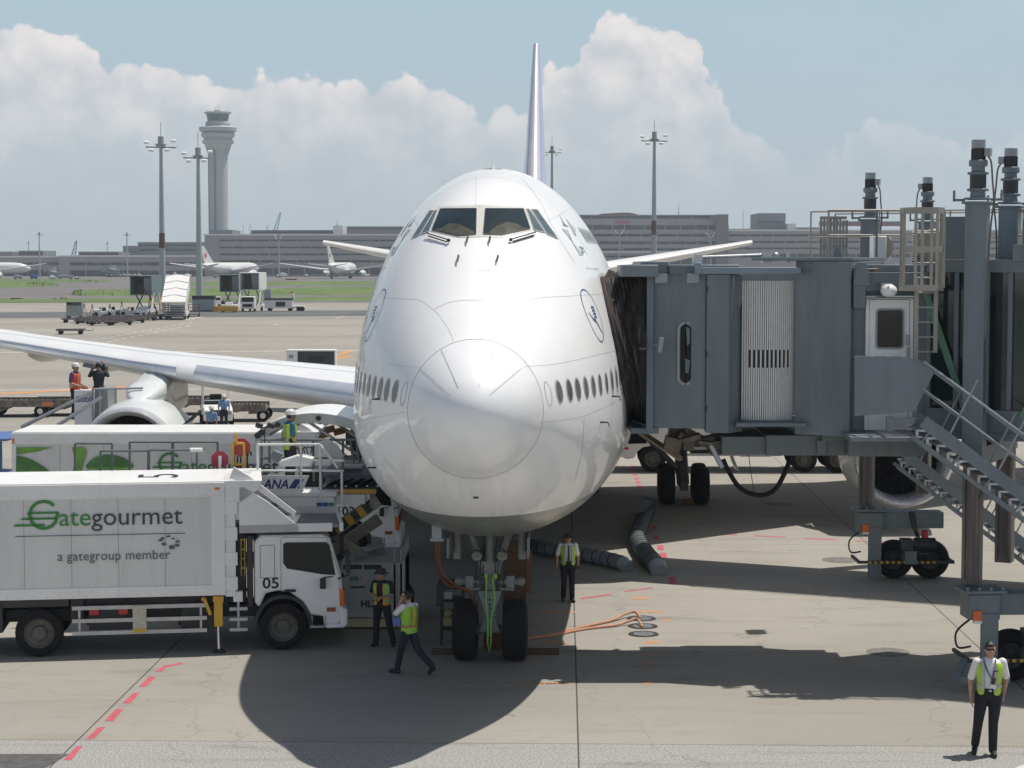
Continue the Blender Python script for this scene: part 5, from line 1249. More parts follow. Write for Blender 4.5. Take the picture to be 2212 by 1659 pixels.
# refuelling truck behind the near bridge, cab to the left
def fuel_truck():
    c = G(1411, 1020); r = thing('tanker_truck', 'long white tanker truck seen under the near bridge, its cab facing the aircraft', 'truck', (c.x, c.y + 1.1, 0), math.pi - .02)
    MB().b2(-8.6, 1.2, -.45, .45, .75, 1.05).b2(-2.9, -1.6, -1.1, -.5, .55, 1.1).build('chassis', DARK, r, bevel=.02)
    for x in (0, -5.9, -7.2):
        for y, o in ((-1.02, -1), (1.02, 1)): truck_wheel(r, x, y, r=.52, w=.32, out=o)
    cp = [(-1.15, .9), (-1.15, 2.95), (-.9, 3.1), (.75, 3.1), (1.05, 2.9), (1.35, 1.7), (1.38, .65), (1.0, .52), (.72, .56), (.62, .8), (.4, .98), (0, 1.06), (-.4, .98), (-.64, .8), (-.7, .75)]
    cab = MB().prism(cp, -1.2, 1.2).build('cab', WHITE, r, bevel=.06)
    for s in (-1, 1): MB().prism([(.22, 1.14), (.36, 1.54), (.86, 1.52), (.98, 1.12)], s * 1.205, s * 1.215).build('side_window', GLASS, cab, bevel=.01); MB().b2(.95, 1.2, s * 1.205, s * 1.22, .90, .99).build('side_marker', RED, cab)
    tk = MB(); n = 24; rows = []
    for x, k in [(-8.9, .9), (-8.75, 1), (-1.5, 1), (-1.35, .9)]:
        rows += [Vector((x, 1.2 * k * math.copysign(abs(math.cos(2 * math.pi * i / n)) ** .6, math.cos(2 * math.pi * i / n)), 2.15 + .95 * k * math.copysign(abs(math.sin(2 * math.pi * i / n)) ** .6, math.sin(2 * math.pi * i / n)))) for i in range(n)]
    tk.add(rows, [(i * n + k, i * n + (k + 1) % n, (i + 1) * n + (k + 1) % n, (i + 1) * n + k) for i in range(3) for k in range(n)] + [tuple(range(n)), tuple(range(3 * n, 4 * n))]).build('tank', WHITE, r)
    g = MB()
    for z in (.65, .9): g.b2(-5.0, -1.3, 1.13, 1.17, z, z + .1).b2(-5.0, -1.3, -1.17, -1.13, z, z + .1)
    g.build('side_guard', STEEL, r); MB().b2(-4.6, -3.4, 1.0, 1.12, .62, .9).b2(-4.6, -3.4, -1.12, -1.0, .62, .9).build('hose_reel_grille', GREYL, r)
    MB().cyl((-7.0, -1.2, .35), (-7.0, -1.2, .62), .12).build('red_marker', RED, r)
fuel_truck()

# ------------------------------------------------------------ cargo loader with the operator's balcony
def loader():
    Y = 42.6; o = P(700, 1000, Y); o.z = 0
    r = thing('cargo_loader', 'white high loader with operator balcony and yellow edged decks at the open cargo door', 'loader', (o.x, Y, 0), 0)
    def L(px, py, dy=0.0): p = P(px, py, Y + dy); return Vector((p.x - o.x, dy, p.z))
    z = lambda py, dy=0: L(700, py, dy).z; x = lambda px, dy=0: L(px, 900, dy).x
    # balcony box with lettering
    bal = MB().b2(x(557), x(733), -.9, .0, z(1062), z(1054)).build('balcony_floor', WHITE, r)
    pn = MB().b2(x(557), x(655), -.95, -.91, z(1058), z(1017)).prism([(x(655), z(1058)), (x(655), z(1017)), (x(677), z(1017)), (x(659), z(1058))], -.95, -.91).build('balcony_panel', WHITE, r, bevel=.004)
    vs, fs = text_mesh('ANA', 1.0, bold=.022); w = text_w(vs); h = max(v[1] for v in vs); X0, X1 = x(566, -.95), x(622, -.95); Z0, Z1 = z(1055, -.95), z(1035.5, -.95)
    mn = min(v[0] for v in vs)
    MB().add([(X0 + (v[0] - mn) / w * (X1 - X0) + (v[1] / h) * .05, -.956, Z0 + v[1] / h * (Z1 - Z0)) for v in vs], fs).build('lettering', pm('airline_blue', (.02, .025, .15), .4), pn, smooth=False)
    def para(a, b, c, d): return MB().add([(x(px, -.95), -.957, z(py, -.95)) for px, py in (a, b, c, d)], [(0, 1, 2, 3)])
    para((622, 1055), (636, 1035), (651, 1035), (637, 1055)).build('blue_flash', pm('airline_blue', (.02, .025, .15), .4), pn, smooth=False)
    para((640, 1055), (653, 1035), (657, 1035), (644, 1055)).build('light_flash', LBLUE, pn, smooth=False)
    # white rail round the balcony
    rl = MB()
    def pipe(m, a, b, dy=-.95, rr=.028): m.cyl(L(a[0], a[1], dy), L(b[0], b[1], dy), rr, n=8)
    for a, b in [((557, 960), (691, 960)), ((557, 960), (557, 1062)), ((691, 960), (693, 1076)), ((650, 960), (650, 1058)), ((691, 960), (730, 1011)), ((738, 1016), (739, 1090)), ((557, 1017), (742, 1017)), ((679, 995), (744, 995))]: pipe(rl, a, b)
    rl.build('balcony_rail', WHITE, r)
    # dark back rails
    rk = MB()
    for a, b in [((562, 950), (770, 950)), ((565, 955), (565, 1040)), ((582, 955), (582, 1000)), ((741, 948), (741, 1040)), ((562, 990), (770, 990)), ((676, 950), (678, 1040)), ((755, 950), (765, 1000)), ((770, 950), (775, 998))]: pipe(rk, a, b, .05, .03)
    rk.build('rear_rail', pm('rail_grey', (.13, .16, .16), .5), r)
    cs = MB().prism([(L(610, 990).x, L(0, 990).z), (L(616, 1006).x, L(0, 1000).z), (L(680, 1000).x, L(0, 1000).z), (L(683, 983).x, L(0, 983).z), (L(652, 976).x, L(0, 976).z)], -.75, -.35).build('control_desk', WHITE, r, bevel=.02)
    lv = MB(); rn = random.Random(3)
    for i in range(9):
        p = L(628 + i * 6.2, 982 - (i > 4) * 2, -.55); lv.cyl(p, p + Vector((rn.uniform(-.04, .04), 0, .13)), .012, n=6).ball(p + Vector((0, 0, .14)), .025, 8)
    lv.build('control_lever', BLACK, cs)
    # side hood, slanted white guards
    MB().prism([(L(690, 960).x, z(960)), (L(703, 944).x, z(944)), (L(730, 960).x, z(960)), (L(744, 985).x, z(985)), (L(738, 1000).x, z(1000)), (L(715, 1000).x, z(1000))], -.1, -.04).build('guard_plate', pm('guard_paint', (.50, .50, .48), .45, dirt=.3), r)
    # long main beam and lettered plate
    MB().b2(x(556), x(728), -.86, -.78, z(1090), z(1063)).b2(x(556), x(728), -.78, 1.6, z(1086), z(1070)).build('main_beam', WHITE, r, bevel=.01)
    MB().b2(x(573), x(738), -.90, -.87, z(1098), z(1084)).build('maker_plate', WHITE2, r)
    vs, fs = text_mesh('TREPEL', 1.0, bold=.03); w = text_w(vs); h = max(v[1] for v in vs)
    MB().add([(x(575, -.9) + v[0] / w * (x(621, -.9) - x(575, -.9)), -.906, z(1093.5, -.9) + v[1] / h * .075) for v in vs], fs).build('maker_lettering', BLACK, r, smooth=False)
    for a, b, mt in ((683, 694, BLUE), (696, 707, BLUE), (709, 720, pm('teal', (.03, .25, .18)))): MB().b2(x(a, -.9), x(b, -.9), -.91, -.903, z(1093.5, -.9), z(1085.5, -.9)).build('sticker', mt, r)
    # bridge deck to the aircraft with yellow edges and rollers
    dk = MB().b2(x(690), x(812), -.3, 2.6, z(1062), z(1052)).b2(x(694), x(800), 0, 2.4, z(1012, 2), z(1005, 2)).build('bridge_deck', pm('deck_dark', (.07, .08, .10), .5, .3, var=.4, scale=4), r)
    yl = MB().b2(x(730), x(814), -.36, -.31, z(1062), z(1053)).b2(x(692), x(798), 2.62, 2.66, z(1029, 2.6), z(1024, 2.6)).build('yellow_edge', YELLOW, r)
    ro = MB()
    for i in range(9): ro.bar((x(700) + i * .24, 0, z(1050)), (x(700) + i * .24 + .35, 2.4, z(1050)), .05, .04)
    ro.build('deck_roller', STEEL, dk)
    MB().b2(x(727), x(790), -.34, -.28, z(1085), z(1064)).b2(x(745), x(800), -.2, 2.2, z(1085), z(1064)).build('bridge_side', WHITE, r, bevel=.01)
    st = MB()
    for k, (a, b) in enumerate([((733, 994), (778, 994)), ((730, 1008), (784, 1008)), ((733, 1018), (790, 1018))]): st.b2(x(a[0], 1.5), x(b[0], 1.5), 1.3, 1.7, z(a[1] + 5, 1.5), z(a[1] - 3, 1.5))
    st.build('side_platform', WHITE, r, bevel=.01)
    MB().b2(x(726, 1.4), x(780, 1.4), 1.2, 1.8, z(989, 1.5), z(986, 1.5)).build('bumper_pad', pm('bumper_rubber', (.05, .06, .09), .7), r, bevel=.02)
    # scissor arms, striped
    sc = MB()
    def arm(a, b, dy, w=.28): p, q2 = L(a[0], a[1], dy), L(b[0], b[1], dy); sc.bar(p, q2, .10, w)
    arm((700, 1160), (818, 1080), -.15); arm((690, 1130), (815, 1222), .3, .2); arm((720, 1225), (830, 1190), .9, .2); arm((735, 1165), (845, 1235), 1.6, .2); arm((705, 1200), (820, 1120), 1.7)
    so = sc.build('scissor_arm', pm('arm_dirty_white', (.30, .29, .26), .6, var=.3, scale=3, dirt=.5), r, bevel=.01)
    hz = MB(); hk = MB()
    p, q2 = L(712, 1152, -.15), L(800, 1092, -.15)
    for i in range(7):
        a, b = p.lerp(q2, i / 7), p.lerp(q2, (i + 1) / 7); (hz if i % 2 else hk).bar(a + Vector((0, -.056, 0)), b + Vector((0, -.056, 0)), .008, .22)
    hz.build('hazard_stripe', YELLOW, so); hk.build('hazard_stripe', BLACK, so)
    # chassis with front power pack
    cw = MB().b2(x(738), x(873), -.5, 1.9, z(1326), z(1208)).build('power_pack', pm('loader_body', (.42, .44, .43), .5, var=.1, dirt=.3), r, bevel=.03)
    MB().b2(x(738), x(868), -.52, 1.8, z(1345), z(1327)).build('skirt', pm('skirt_cream', (.46, .44, .30), .6, dirt=.4), r)
    MB().b2(x(560), x(860), -.3, 1.7, .35, .75).build('chassis', DARK, r)
    gr = MB().b2(x(744), x(784), -.512, -.502, z(1222), z(1212)).b2(x(788), x(826), -.512, -.502, z(1222), z(1212)).b2(x(760), x(790), -.512, -.502, z(1262), z(1258)).build('vent_slot', BLACK, cw)
    MB().b2(x(757), x(776), -.512, -.502, z(1246), z(1238)).build('green_label', pm('label_green', (.10, .22, .16)), cw); MB().b2(x(779), x(783), -.512, -.502, z(1244), z(1239)).build('lamp', AMBER, cw)
    vs, fs = text_mesh('HL39', .26, bold=.01); MB().add([(x(777, -.5) + v[0] * .8, -.508, z(1311, -.5) + v[1] * .8) for v in vs], fs).build('fleet_lettering', BLACK, cw, smooth=False)
    for i in range(3): MB().b2(x(738), x(745), -.508, -.503, z(1240 + i * 30), z(1230 + i * 30)).build('latch', BLACK, cw)
    for px in (600, 790, 850):
        for dy in (.0, 1.5): MB().cyl((x(px), dy - .15, .38), (x(px), dy + .15, .38), .38, n=20).build('wheel', RUBBER, r)
    sd = MB().b2(x(868), x(873), .2, 1.9, z(1330), z(1180)).b2(x(852), x(856), -.5, -.44, z(1330), z(1180)).b2(x(866), x(870), -.5, -.44, z(1330), z(1180)).build('frame_post', GREYL, r)
    # lamps on a stalk
    lm = MB()
    for a, b in [((572, 924), (572, 960)), ((556, 924), (612, 922))]: pipe(lm, a, b, -.2, .014)
    lm.build('lamp_stalk', BLACK, r)
    for px in (560, 585): MB().box(L(px, 919, -.2), (.16, .14, .11), ry=.3).build('work_lamp', BLACK, r, bevel=.02)
    MB().box(L(598, 985, -.6), (.24, .2, .22), ry=.4).build('work_lamp', GREYP, r, bevel=.02)
    # red octagons on yellow posts
    for px, py, rr in ((521, 966.5, .20), (475, 993, .19)):
        p = L(px, py, -.3); MB().cyl(p - Vector((0, .015, 0)), p + Vector((0, .015, 0)), rr * 1.08, n=8).build('red_octagon', pm('octagon_red', (.36, .03, .05), .5, var=.1), r)
    MB().cyl(L(475, 985, -.34), L(475, 1012, -.34), .035).build('octagon_bracket', WHITE, r)
    yp = MB()
    for a, b in [((509, 935), (511, 962)), ((504, 957), (527, 958)), ((527, 958), (528, 1030)), ((504, 957), (504, 1030)), ((506, 1003), (526, 1003))]: pipe(yp, a, b, -.35, .03)
    yp.build('yellow_post', YELLOW, r)
    hs = MB()
    for k in range(5):
        xx = 506 + k * 7; hs.tube([L(xx, 1030, -.2), L(xx, 985, -.2), L(xx + 2, 977, -.2), L(xx + 7, 976, -.2), L(xx + 9, 984, -.2)], .022, 6)
    hs.build('bundled_hose', BLACK, r)
    # grey hoops of the rear platform
    hp = MB()
    for (a, b, yt, yb, dy) in [(162, 242, 958, 1025, .2), (280, 372, 955, 1025, .2), (374, 470, 955, 1025, .2), (217, 320, 974, 1028, -.3), (322, 425, 972, 1028, -.3)]:
        for e in ((a, yt, b, yt), (a, yt, a, yb), (b, yt, b, yb)): pipe(hp, (e[0], e[1]), (e[2], e[3]), dy, .026)
    hp.b2(x(160), x(560), -.4, 1.4, z(1052), z(1030))
    hp.build('rear_platform_rail', pm('rail_grey', (.13, .16, .16), .5), r)
    MB().cyl(L(411, 972, -.32), L(437, 972, -.32), .05).build('rail_sleeve', WHITE, r)
    lg = MB()
    for px in (180, 380, 545): lg.b2(x(px), x(px) + .12, 0, .15, 0, z(1050))
    lg.build('platform_leg', DARK, r)
loader()
# cartons and blue drum near the door
for i, (a, b, c_, d_, Y) in enumerate([(703, 722, 921, 934, 45.2), (722, 745, 925, 938, 45.5), (690, 705, 938, 950, 44.8)]):
    p = P(a, d_, Y); q2 = P(b, c_, Y)
    o = MB().box(((p.x + q2.x) / 2, Y, (p.z + q2.z) / 2), (abs(q2.x - p.x), .35, abs(q2.z - p.z)), ry=-.25).build('carton', pm('cardboard', (.36, .22, .12), .8, var=.15, scale=6), bevel=.005)
    tag(o, ['brown cardboard carton with a white label tipped against the cargo door sill', 'brown carton leaning right of the labelled one under the open cargo door', 'small brown carton on the dark rail beneath the labelled one'][i], 'carton', 'cartons by the cargo door')
# ------------------------------------------------------------ boarding bridges
FZ, RZ_ = 4.85, 8.20
SLAT = pm('slat_aluminium', (.68, .68, .66), .5, 0, var=.06, scale=6)
CANV = pm('bellows_canvas', (.036, .031, .030), .85, var=.35, scale=5, bump=.4, bscale=30)
TUNG = pm('tunnel_glass', (.016, .030, .030), .08, var=.2, scale=1, spec=.7)
GRB = pm('green_brace', (.12, .26, .18), .5, var=.1)
RAILG = pm('rail_beige', (.34, .32, .28), .5, var=.1, dirt=.2)
RUST = pm('rusty_column', (.15, .13, .125), .6, .2, var=.35, scale=2, dirt=.5, streak=True)
def lift_column(parent, x, y, top, base, rz, side=1):
    T = Matrix.Translation((x, y, 0)) @ Matrix.Rotation(rz, 4, 'Z')
    m = MB(); m.box((0, 0, (top - 1.22 + 4.3) / 2), (.40, .40, top - 1.22 - 4.3), M=T)
    m.box((0, 0, top - 1.22), (.52, .50, .05), M=T).box((0, 0, top - 1.14), (.44, .42, .04), M=T)
    for sx in (-1, 1): m.box((sx * .36, 0, top - 1.16), (.22, .06, .05), M=T); m.box((sx * .46, 0, top - 1.08), (.035, .10, .22), M=T)
    m.add(*((lambda a: (a.v, a.f))(MB().lathe([(top - 1.14, .155), (top - 1.0, .14), (top - .99, .21), (top - .95, .21), (top - .94, .15), (top - .68, .15), (top - .67, .205), (top - .63, .205), (top - .62, .13), (top - .52, .13), (top - .51, .18), (top - .40, .18), (top - .39, .14)], (0, 0, 0), (0, 0, 1), 20))), T)
    o = m.build('lift_column', GREYP, parent, bevel=.012)
    MB().add(*((lambda a: (a.v, a.f))(MB().lathe([(top - .93, .158), (top - .69, .158)], (0, 0, 0), (0, 0, 1), 20))), T).build('coupling', DARK, o)
    mt = MB().add(*((lambda a: (a.v, a.f))(MB().lathe([(top - .40, .125), (top - .39, .128), (top - .17, .128)], (0, 0, 0), (0, 0, 1), 20))), T)
    for k in range(16):
        a = 2 * math.pi * k / 16; mt.box((.13 * math.cos(a), .13 * math.sin(a), top - .29), (.02, .008, .22), rz=a, M=T)
    mt.build('motor', DARK, o)
    MB().add(*((lambda a: (a.v, a.f))(MB().lathe([(top - .17, .135), (top - .01, .135), (top, .12)], (0, 0, 0), (0, 0, 1), 20, cap=True))), T).box((side * .19, 0, top - .25), (.12, .14, .15), M=T).build('motor_cap', GREYL, o)
    w = [T @ Vector(p) for p in [(side * .2, -.05, top - .33), (side * .26, -.05, top - .45), (side * .29, -.05, top - .8), (side * .32, -.05, top - 1.2), (side * .27, -.06, top - 1.7), (side * .24, -.1, top - 2.6), (side * .24, -.1, 5.2)]]
    MB().tube([Vector(p) for p in spline([tuple(p) for p in w], 4)], .018, 6).build('cable', pm('cable_grey', (.14, .13, .12), .6), o)
    MB().box((0, 0, (4.6 + base) / 2), (.34, .34, 4.6 - base), M=T).box((-.13, -.2, (4.2 + base) / 2), (.06, .06, 4.0 - base), M=T).box((.13, -.2, (4.2 + base) / 2), (.06, .06, 4.0 - base), M=T).build('inner_column', RUST, o, bevel=.01)
def bogie(parent, x, y, rz):
    T = Matrix.Translation((x, y, 0)) @ Matrix.Rotation(rz, 4, 'Z')
    m = MB().box((.1, 0, 1.52), (.62, .6, .5), M=T).box((.1, 0, 1.82), (.85, .75, .07), M=T).box((1.15, .1, 1.55), (1.7, .55, .42), M=T).box((.2, -.3, .75), (.34, .10, 1.3), M=T).box((1.1, 0, .62), (.3, 1.0, .35), M=T)
    for k in range(4): m.box((-.25 + .23 * k, -.33, 1.88), (.06, .06, .1), M=T)
    o = m.build('wheel_bogie', GREYP, parent, bevel=.02)
    for wx in (.78, 1.72):
        c = T @ Vector((wx, .15, .50)); ax = (T.to_3x3() @ Vector((.25, 1, 0)))
        tyre(c, ax, .50, .42, o, DARK)
    f = MB().box((1.0, -.42, .50), (2.4, .06, .07), M=T).box((-.22, .1, .5), (.06, 1.1, .07), M=T).box((2.2, .1, .5), (.06, 1.1, .07), M=T).build('bumper_bar', DARK, o)
    hz = MB()
    for k in range(12): hz.box((.05 + .15 * k, -.455, .50), (.075, .008, .062), M=T, ry=.0)
    hz.build('hazard_stripe', YELLOW, f, smooth=False)
    d = MB().cyl(T @ Vector((1.2, -.32, .95)), T @ Vector((1.75, -.32, .95)), .17, n=16).box((1.0, -.3, .95), (.3, .3, .3), M=T).box((1.45, -.3, .72), (.34, .2, .06), M=T)
    d.build('drive_motor', pm('motor_dark_blue', (.04, .05, .06), .4, .3, var=.3), o, bevel=.01)
    am = MB().box((-.05, -.33, 1.36), (.17, .06, .20), M=T).build('beacon', AMBER, o, bevel=.01); MB().box((-.05, -.33, 1.24), (.17, .07, .05), M=T).build('beacon_base', WHITE, am)
    MB().cyl(T @ Vector((1.5, -.25, 1.08)), T @ Vector((1.5, -.25, 1.30)), .09, n=12).build('red_lamp', RED, o)
    hs = MB()
    for k in range(3): hs.tube([T @ Vector(p) for p in spline([(1.1 + .06 * k, -.2, 1.78), (1.15 + .05 * k, -.38, 1.4), (1.25 + .04 * k, -.36, 1.15), (1.2 + .1 * k, -.32, 1.0)], 5)], .018, 6)
    hs.tube([T @ Vector(p) for p in spline([(-.15, -.25, 1.3), (-.45, -.3, 1.05), (-.42, -.3, .75), (-.15, -.25, .75)], 5)], .022, 6)
    hs.build('hose', BLACK, o)
def stair(parent, A, B, wdir, wd=1.0, n=14, name='service_stair'):
    """A top front corner of the near stringer, B its bottom, wdir = direction across"""
    A, B, wdir = Vector(A), Vector(B), Vector(wdir).normalized(); k0 = (A.z - .45) / (A.z - B.z); B = A.lerp(B, k0) if k0 < 1 else A + (B - A) * k0; n = int(n * k0); d = (B - A); L = d.length; u = d.normalized(); up = Vector((0, 0, 1)); dn = u.cross(wdir).normalized()
    if dn.z > 0: dn = -dn
    m = MB()
    for w in (0, wd):
        o_ = wdir * w; m.bar(A + o_, B + o_, .05, .24); 
        m.bar(A + o_ + dn * .36, B + o_ + dn * .36, .05, .08)
        for k in range(11): m.bar(A.lerp(B, (k + .3) / 11) + o_, A.lerp(B, (k + .3) / 11) + o_ + dn * .36, .04, .04)
    o = m.build(name, GREYP, parent)
    t = MB(); side = Vector((u.x, u.y, 0)).normalized()
    for k in range(n):
        c = A.lerp(B, (k + .5) / n) + dn * .14 + wdir * (wd / 2)
        q_ = Matrix(((side.x, wdir.x, 0, c.x), (side.y, wdir.y, 0, c.y), (side.z, wdir.z, 1, c.z), (0, 0, 0, 1)))
        t.box((0, 0, 0), (.27, wd - .06, .04), M=q_); t.box((-.12, -wd / 2 + .05, -.08), (.05, .04, .16), M=q_)
    t.build('tread', STEEL, o)
    ft = MB()
    for w in (0, wd): p = B + wdir * w; ft.b2(p.x - .15, p.x + .05, p.y - .06, p.y + .06, .05, p.z).cyl((p.x + .02, p.y - .05, .12), (p.x + .02, p.y + .05, .12), .12, n=14)
    ft.build('stair_foot', DARK, o)
    r = MB()
    for w in (0, wd):
        o_ = wdir * w
        r.tube([A + o_ + up * 1.15, B + o_ + up * 1.15], .024, 8); r.tube([A + o_ + up * .62, B + o_ + up * .62], .018, 8)
        for k in range(7): p = A.lerp(B, (k + .5) / 7) + o_; r.tube([p, p + up * 1.15 + side * .55], .02, 8)
    r.build('handrail', GREYL, o)
def rail_run(parent, pts, h=1.0, mat=None, name='roof_rail', mid=True):
    m = MB(); pts = [Vector(p) for p in pts]
    for i in range(len(pts) - 1):
        a, b = pts[i], pts[i + 1]; L = (b - a).length; k = max(1, int(L / 1.6))
        m.tube([a + Vector((0, 0, h)), b + Vector((0, 0, h))], .022, 6)
        if mid: m.tube([a + Vector((0, 0, h * .5)), b + Vector((0, 0, h * .5))], .018, 6)
        for j in range(k + 1): p = a.lerp(b, j / k); m.tube([p, p + Vector((0, 0, h))], .022, 6)
    return m.build(name, mat or RAILG, parent)
def near_bridge():
    r = thing('boarding_bridge', 'grey boarding bridge docked at the front door, with white slatted curtain and oval window', 'boarding bridge', (0, 0, 0), 0, 'boarding bridges at the aircraft')
    pl = lambda px, Y: (P(px, 829, Y).x, Y)
    cz0, cz1 = FZ, RZ_ - .22
    # cab walls, as a closed plan with real thickness
    c = [pl(1404, 38.35), pl(1508, 38.15), pl(1526, 38.10)]
    cab = MB().prismz([pl(1404, 38.35), pl(1524, 38.10), (pl(1524, 38.1)[0] + .1, 40.5), (pl(1404, 38.35)[0] + .05, 40.6)], cz0, cz1).build('cab', GREYP, r, bevel=.015)
    MB().b2(pl(1396, 38.3)[0] - .0, pl(1410, 38.3)[0], 38.22, 38.34, cz0 - .02, cz1 - .0).build('corner_post', pm('post_grey', (.15, .20, .24), .45), cab)
    d2 = MB().prismz([pl(1524.5, 38.06), pl(1574, 38.0), pl(1604, 38.45), (pl(1600, 38.5)[0], 40.5), (pl(1526, 38.1)[0] + .12, 40.5)], cz0 - .08, cz1 - .02).build('folding_wall', GREYP, r, bevel=.012)
    hg = MB()
    for z in (5.2, 6.3, 7.6): hg.cyl((pl(1525, 38.04)[0], 38.04, z), (pl(1525, 38.04)[0], 38.04, z + .12), .022, n=8)
    hg.b2(pl(1523.6, 38.05)[0], pl(1525.2, 38.05)[0], 38.045, 38.055, cz0, cz1 - .1).build('hinge', DARK, d2)
    MB().add([(pl(1569, 37.995)[0], 38.008, cz1 - .05), (pl(1586, 38.1)[0], 38.15, cz1 - .05), (pl(1573, 38.0)[0], 37.998, 6.25)], [(0, 1, 2)]).build('pale_patch', GREYL, d2, smooth=False)
    # oval window with a figure of light inside
    def roundbox(x0, x1, z0, z1, rr, k=6):
        out = []
        for cx_, cz_, a0 in ((x1 - rr, z1 - rr, 0), (x0 + rr, z1 - rr, 90), (x0 + rr, z0 + rr, 180), (x1 - rr, z0 + rr, 270)):
            for i in range(k + 1): t = R(a0 + 90 * i / k); out.append((cx_ + rr * math.cos(t), cz_ + rr * math.sin(t)))
        return out
    xa, xb = P(1469, 700, 38.2).x, P(1493, 700, 38.2).x; za, zb = P(1480, 827, 38.2).z, P(1480, 700, 38.2).z
    fo = MB().prism(roundbox(xa - .055, xb + .055, za - .055, zb + .055, .17), 38.17, 38.21).build('window_frame', GREYL, r, bevel=.01)
    MB().prism(roundbox(xa, xb, za, zb, .12), 38.155, 38.168).build('oval_window', GLASS, fo)
    MB().prism([(xa + .11, za + .2), (xa + .17, za + .2), (xa + .2, za + .45), (xa + .1, za + .5)], 38.150, 38.154).prism([(xa + .14, za + .75), (xb - .03, za + .8), (xb - .03, zb - .1), (xa + .12, zb - .05)], 38.151, 38.154).build('interior_glint', pm('interior_grey', (.12, .17, .17), .4), fo)
    # hood boxes over the cab
    MB().b2(P(1339, 580, 37.9).x, P(1421, 580, 37.9).x, 37.75, 38.9, P(0, 598, 37.9).z, P(0, 572, 37.9).z).build('canopy_hood', GREYP, r, bevel=.02)
    ho = MB().b2(P(1386, 560, 38).x, P(1447, 560, 38).x, 38.3, 40.9, RZ_ - .22, RZ_ + .02).b2(P(1447, 560, 38).x, P(1600, 560, 38).x, 38.2, 40.5, RZ_ - .25, RZ_ - .05)
    ho.build('cab_roof', GREYP, r, bevel=.02)
    br = MB()
    for px in (1429, 1498): x = P(px, 570, 37.9).x; br.prism([(x - .12, RZ_ - .42), (x + .12, RZ_ - .40), (x + .12, RZ_ - .22), (x - .12, RZ_ - .22)], 37.96, 38.0).cyl((x, 37.94, RZ_ - .3), (x, 38.02, RZ_ - .3), .06, n=14)
    br.build('hood_bracket', GREYL, r)
    # bellows between cab and aircraft
    def contact(t, far):
        pts = [(1297, 603), (1309, 660), (1328, 745), (1343, 830), (1359, 905)]
        g = t * 4; i = min(3, int(g)); f = g - i; px = pts[i][0] + (pts[i + 1][0] - pts[i][0]) * f; py = pts[i][1] + (pts[i + 1][1] - pts[i][1]) * f
        h = hitpx(px, py, .06); h = AM @ h
        if far: 
            hh = hitside(1, 11.1, h.z, .05); return AM @ hh if hh else h
        return h
    bl = MB(); N = 22; K = 14
    fx = pl(1402, 38.35)[0]
    for far in (0, 1):
        rows = []
        for k in range(N + 1):
            f = k / N
            for j in range(K + 1):
                t = j / K; a = contact(t, far); z = cz1 - .05 + (FZ + .05 - (cz1 - .05)) * t
                b = Vector((fx, 38.42 if not far else 41.1, z)); p = a.lerp(b, f ** (.75 + .35 * (1 - t)))
                p.y += (.05 if k % 2 else -.05) * (.35 + .65 * math.sin(math.pi * min(1, f * 1.2 + .05))) * (-1 if not far else 1) + .03 * math.sin(j * 1.7 + k)
                p.x += .03 * math.sin(j * .9 + k * 2.1); rows.append(p)
        bl.add(rows, [(k * (K + 1) + j, (k + 1) * (K + 1) + j, (k + 1) * (K + 1) + j + 1, k * (K + 1) + j + 1) for k in range(N) for j in range(K)])
    a0, a1 = contact(0, 0), contact(0, 1); rows = []
    for k in range(N + 1):
        f = k / N
        for j in range(7):
            g = j / 6; A_ = a0.lerp(a1, g); B_ = Vector((fx, 38.42 + (41.1 - 38.42) * g, cz1 - .05)); p = A_.lerp(B_, f); p.z += .12 * math.sin(math.pi * g) + (.06 if k % 2 else -.03) - .12 * math.sin(math.pi * f); rows.append(p)
    bl.add(rows, [(k * 7 + j, (k + 1) * 7 + j, (k + 1) * 7 + j + 1, k * 7 + j + 1) for k in range(N) for j in range(6)])
    blo = bl.build('bellows', CANV, r, angle=25)
    sol = blo.modifiers.new('solid', 'SOLIDIFY'); sol.thickness = .02
    edge = [contact(t / 10, 0) + Vector((-.02, -.03, 0)) for t in range(11)]
    MB().tube(edge, .045, 8).build('bellows_cushion', pm('brown_cushion', (.05, .04, .036), .9, var=.3, scale=6), blo)
    st = MB().b2(P(1322, 752, 38.1).x, P(1400, 752, 38.1).x, 38.05, 38.07, P(0, 756, 38).z, P(0, 751, 38).z).build('bellows_strap', pm('strap_grey', (.14, .14, .15), .7, var=.5, scale=12), blo)
    MB().b2(P(1362, 918, 38.5).x, fx + .2, 38.3, 41.0, FZ - .12, FZ + .0).build('cab_floor', GREYP, r, bevel=.02)
    mr = MB().cyl((P(1404, 0, 38.2).x, 38.1, 6.53), (P(1427, 0, 38).x, 37.95, 6.55), .018, n=8).box((P(1431, 0, 37.9).x, 37.92, 6.55), (.09, .05, .30), ry=.12).build('mirror', GREYL, r, bevel=.01)
    # roller slat curtain: a drum of narrow aluminium slats
    x0, x1 = P(1602, 0, 38.7).x, P(1723, 0, 38.2).x; n = 24; sl = MB(); gp_ = MB(); A_ = []
    for i in range(n + 1):
        f = i / n; A_.append(Vector((x0 + (x1 - x0) * f, 38.42 - .30 * math.sin(math.pi * (.12 + f * .78)), 0)))
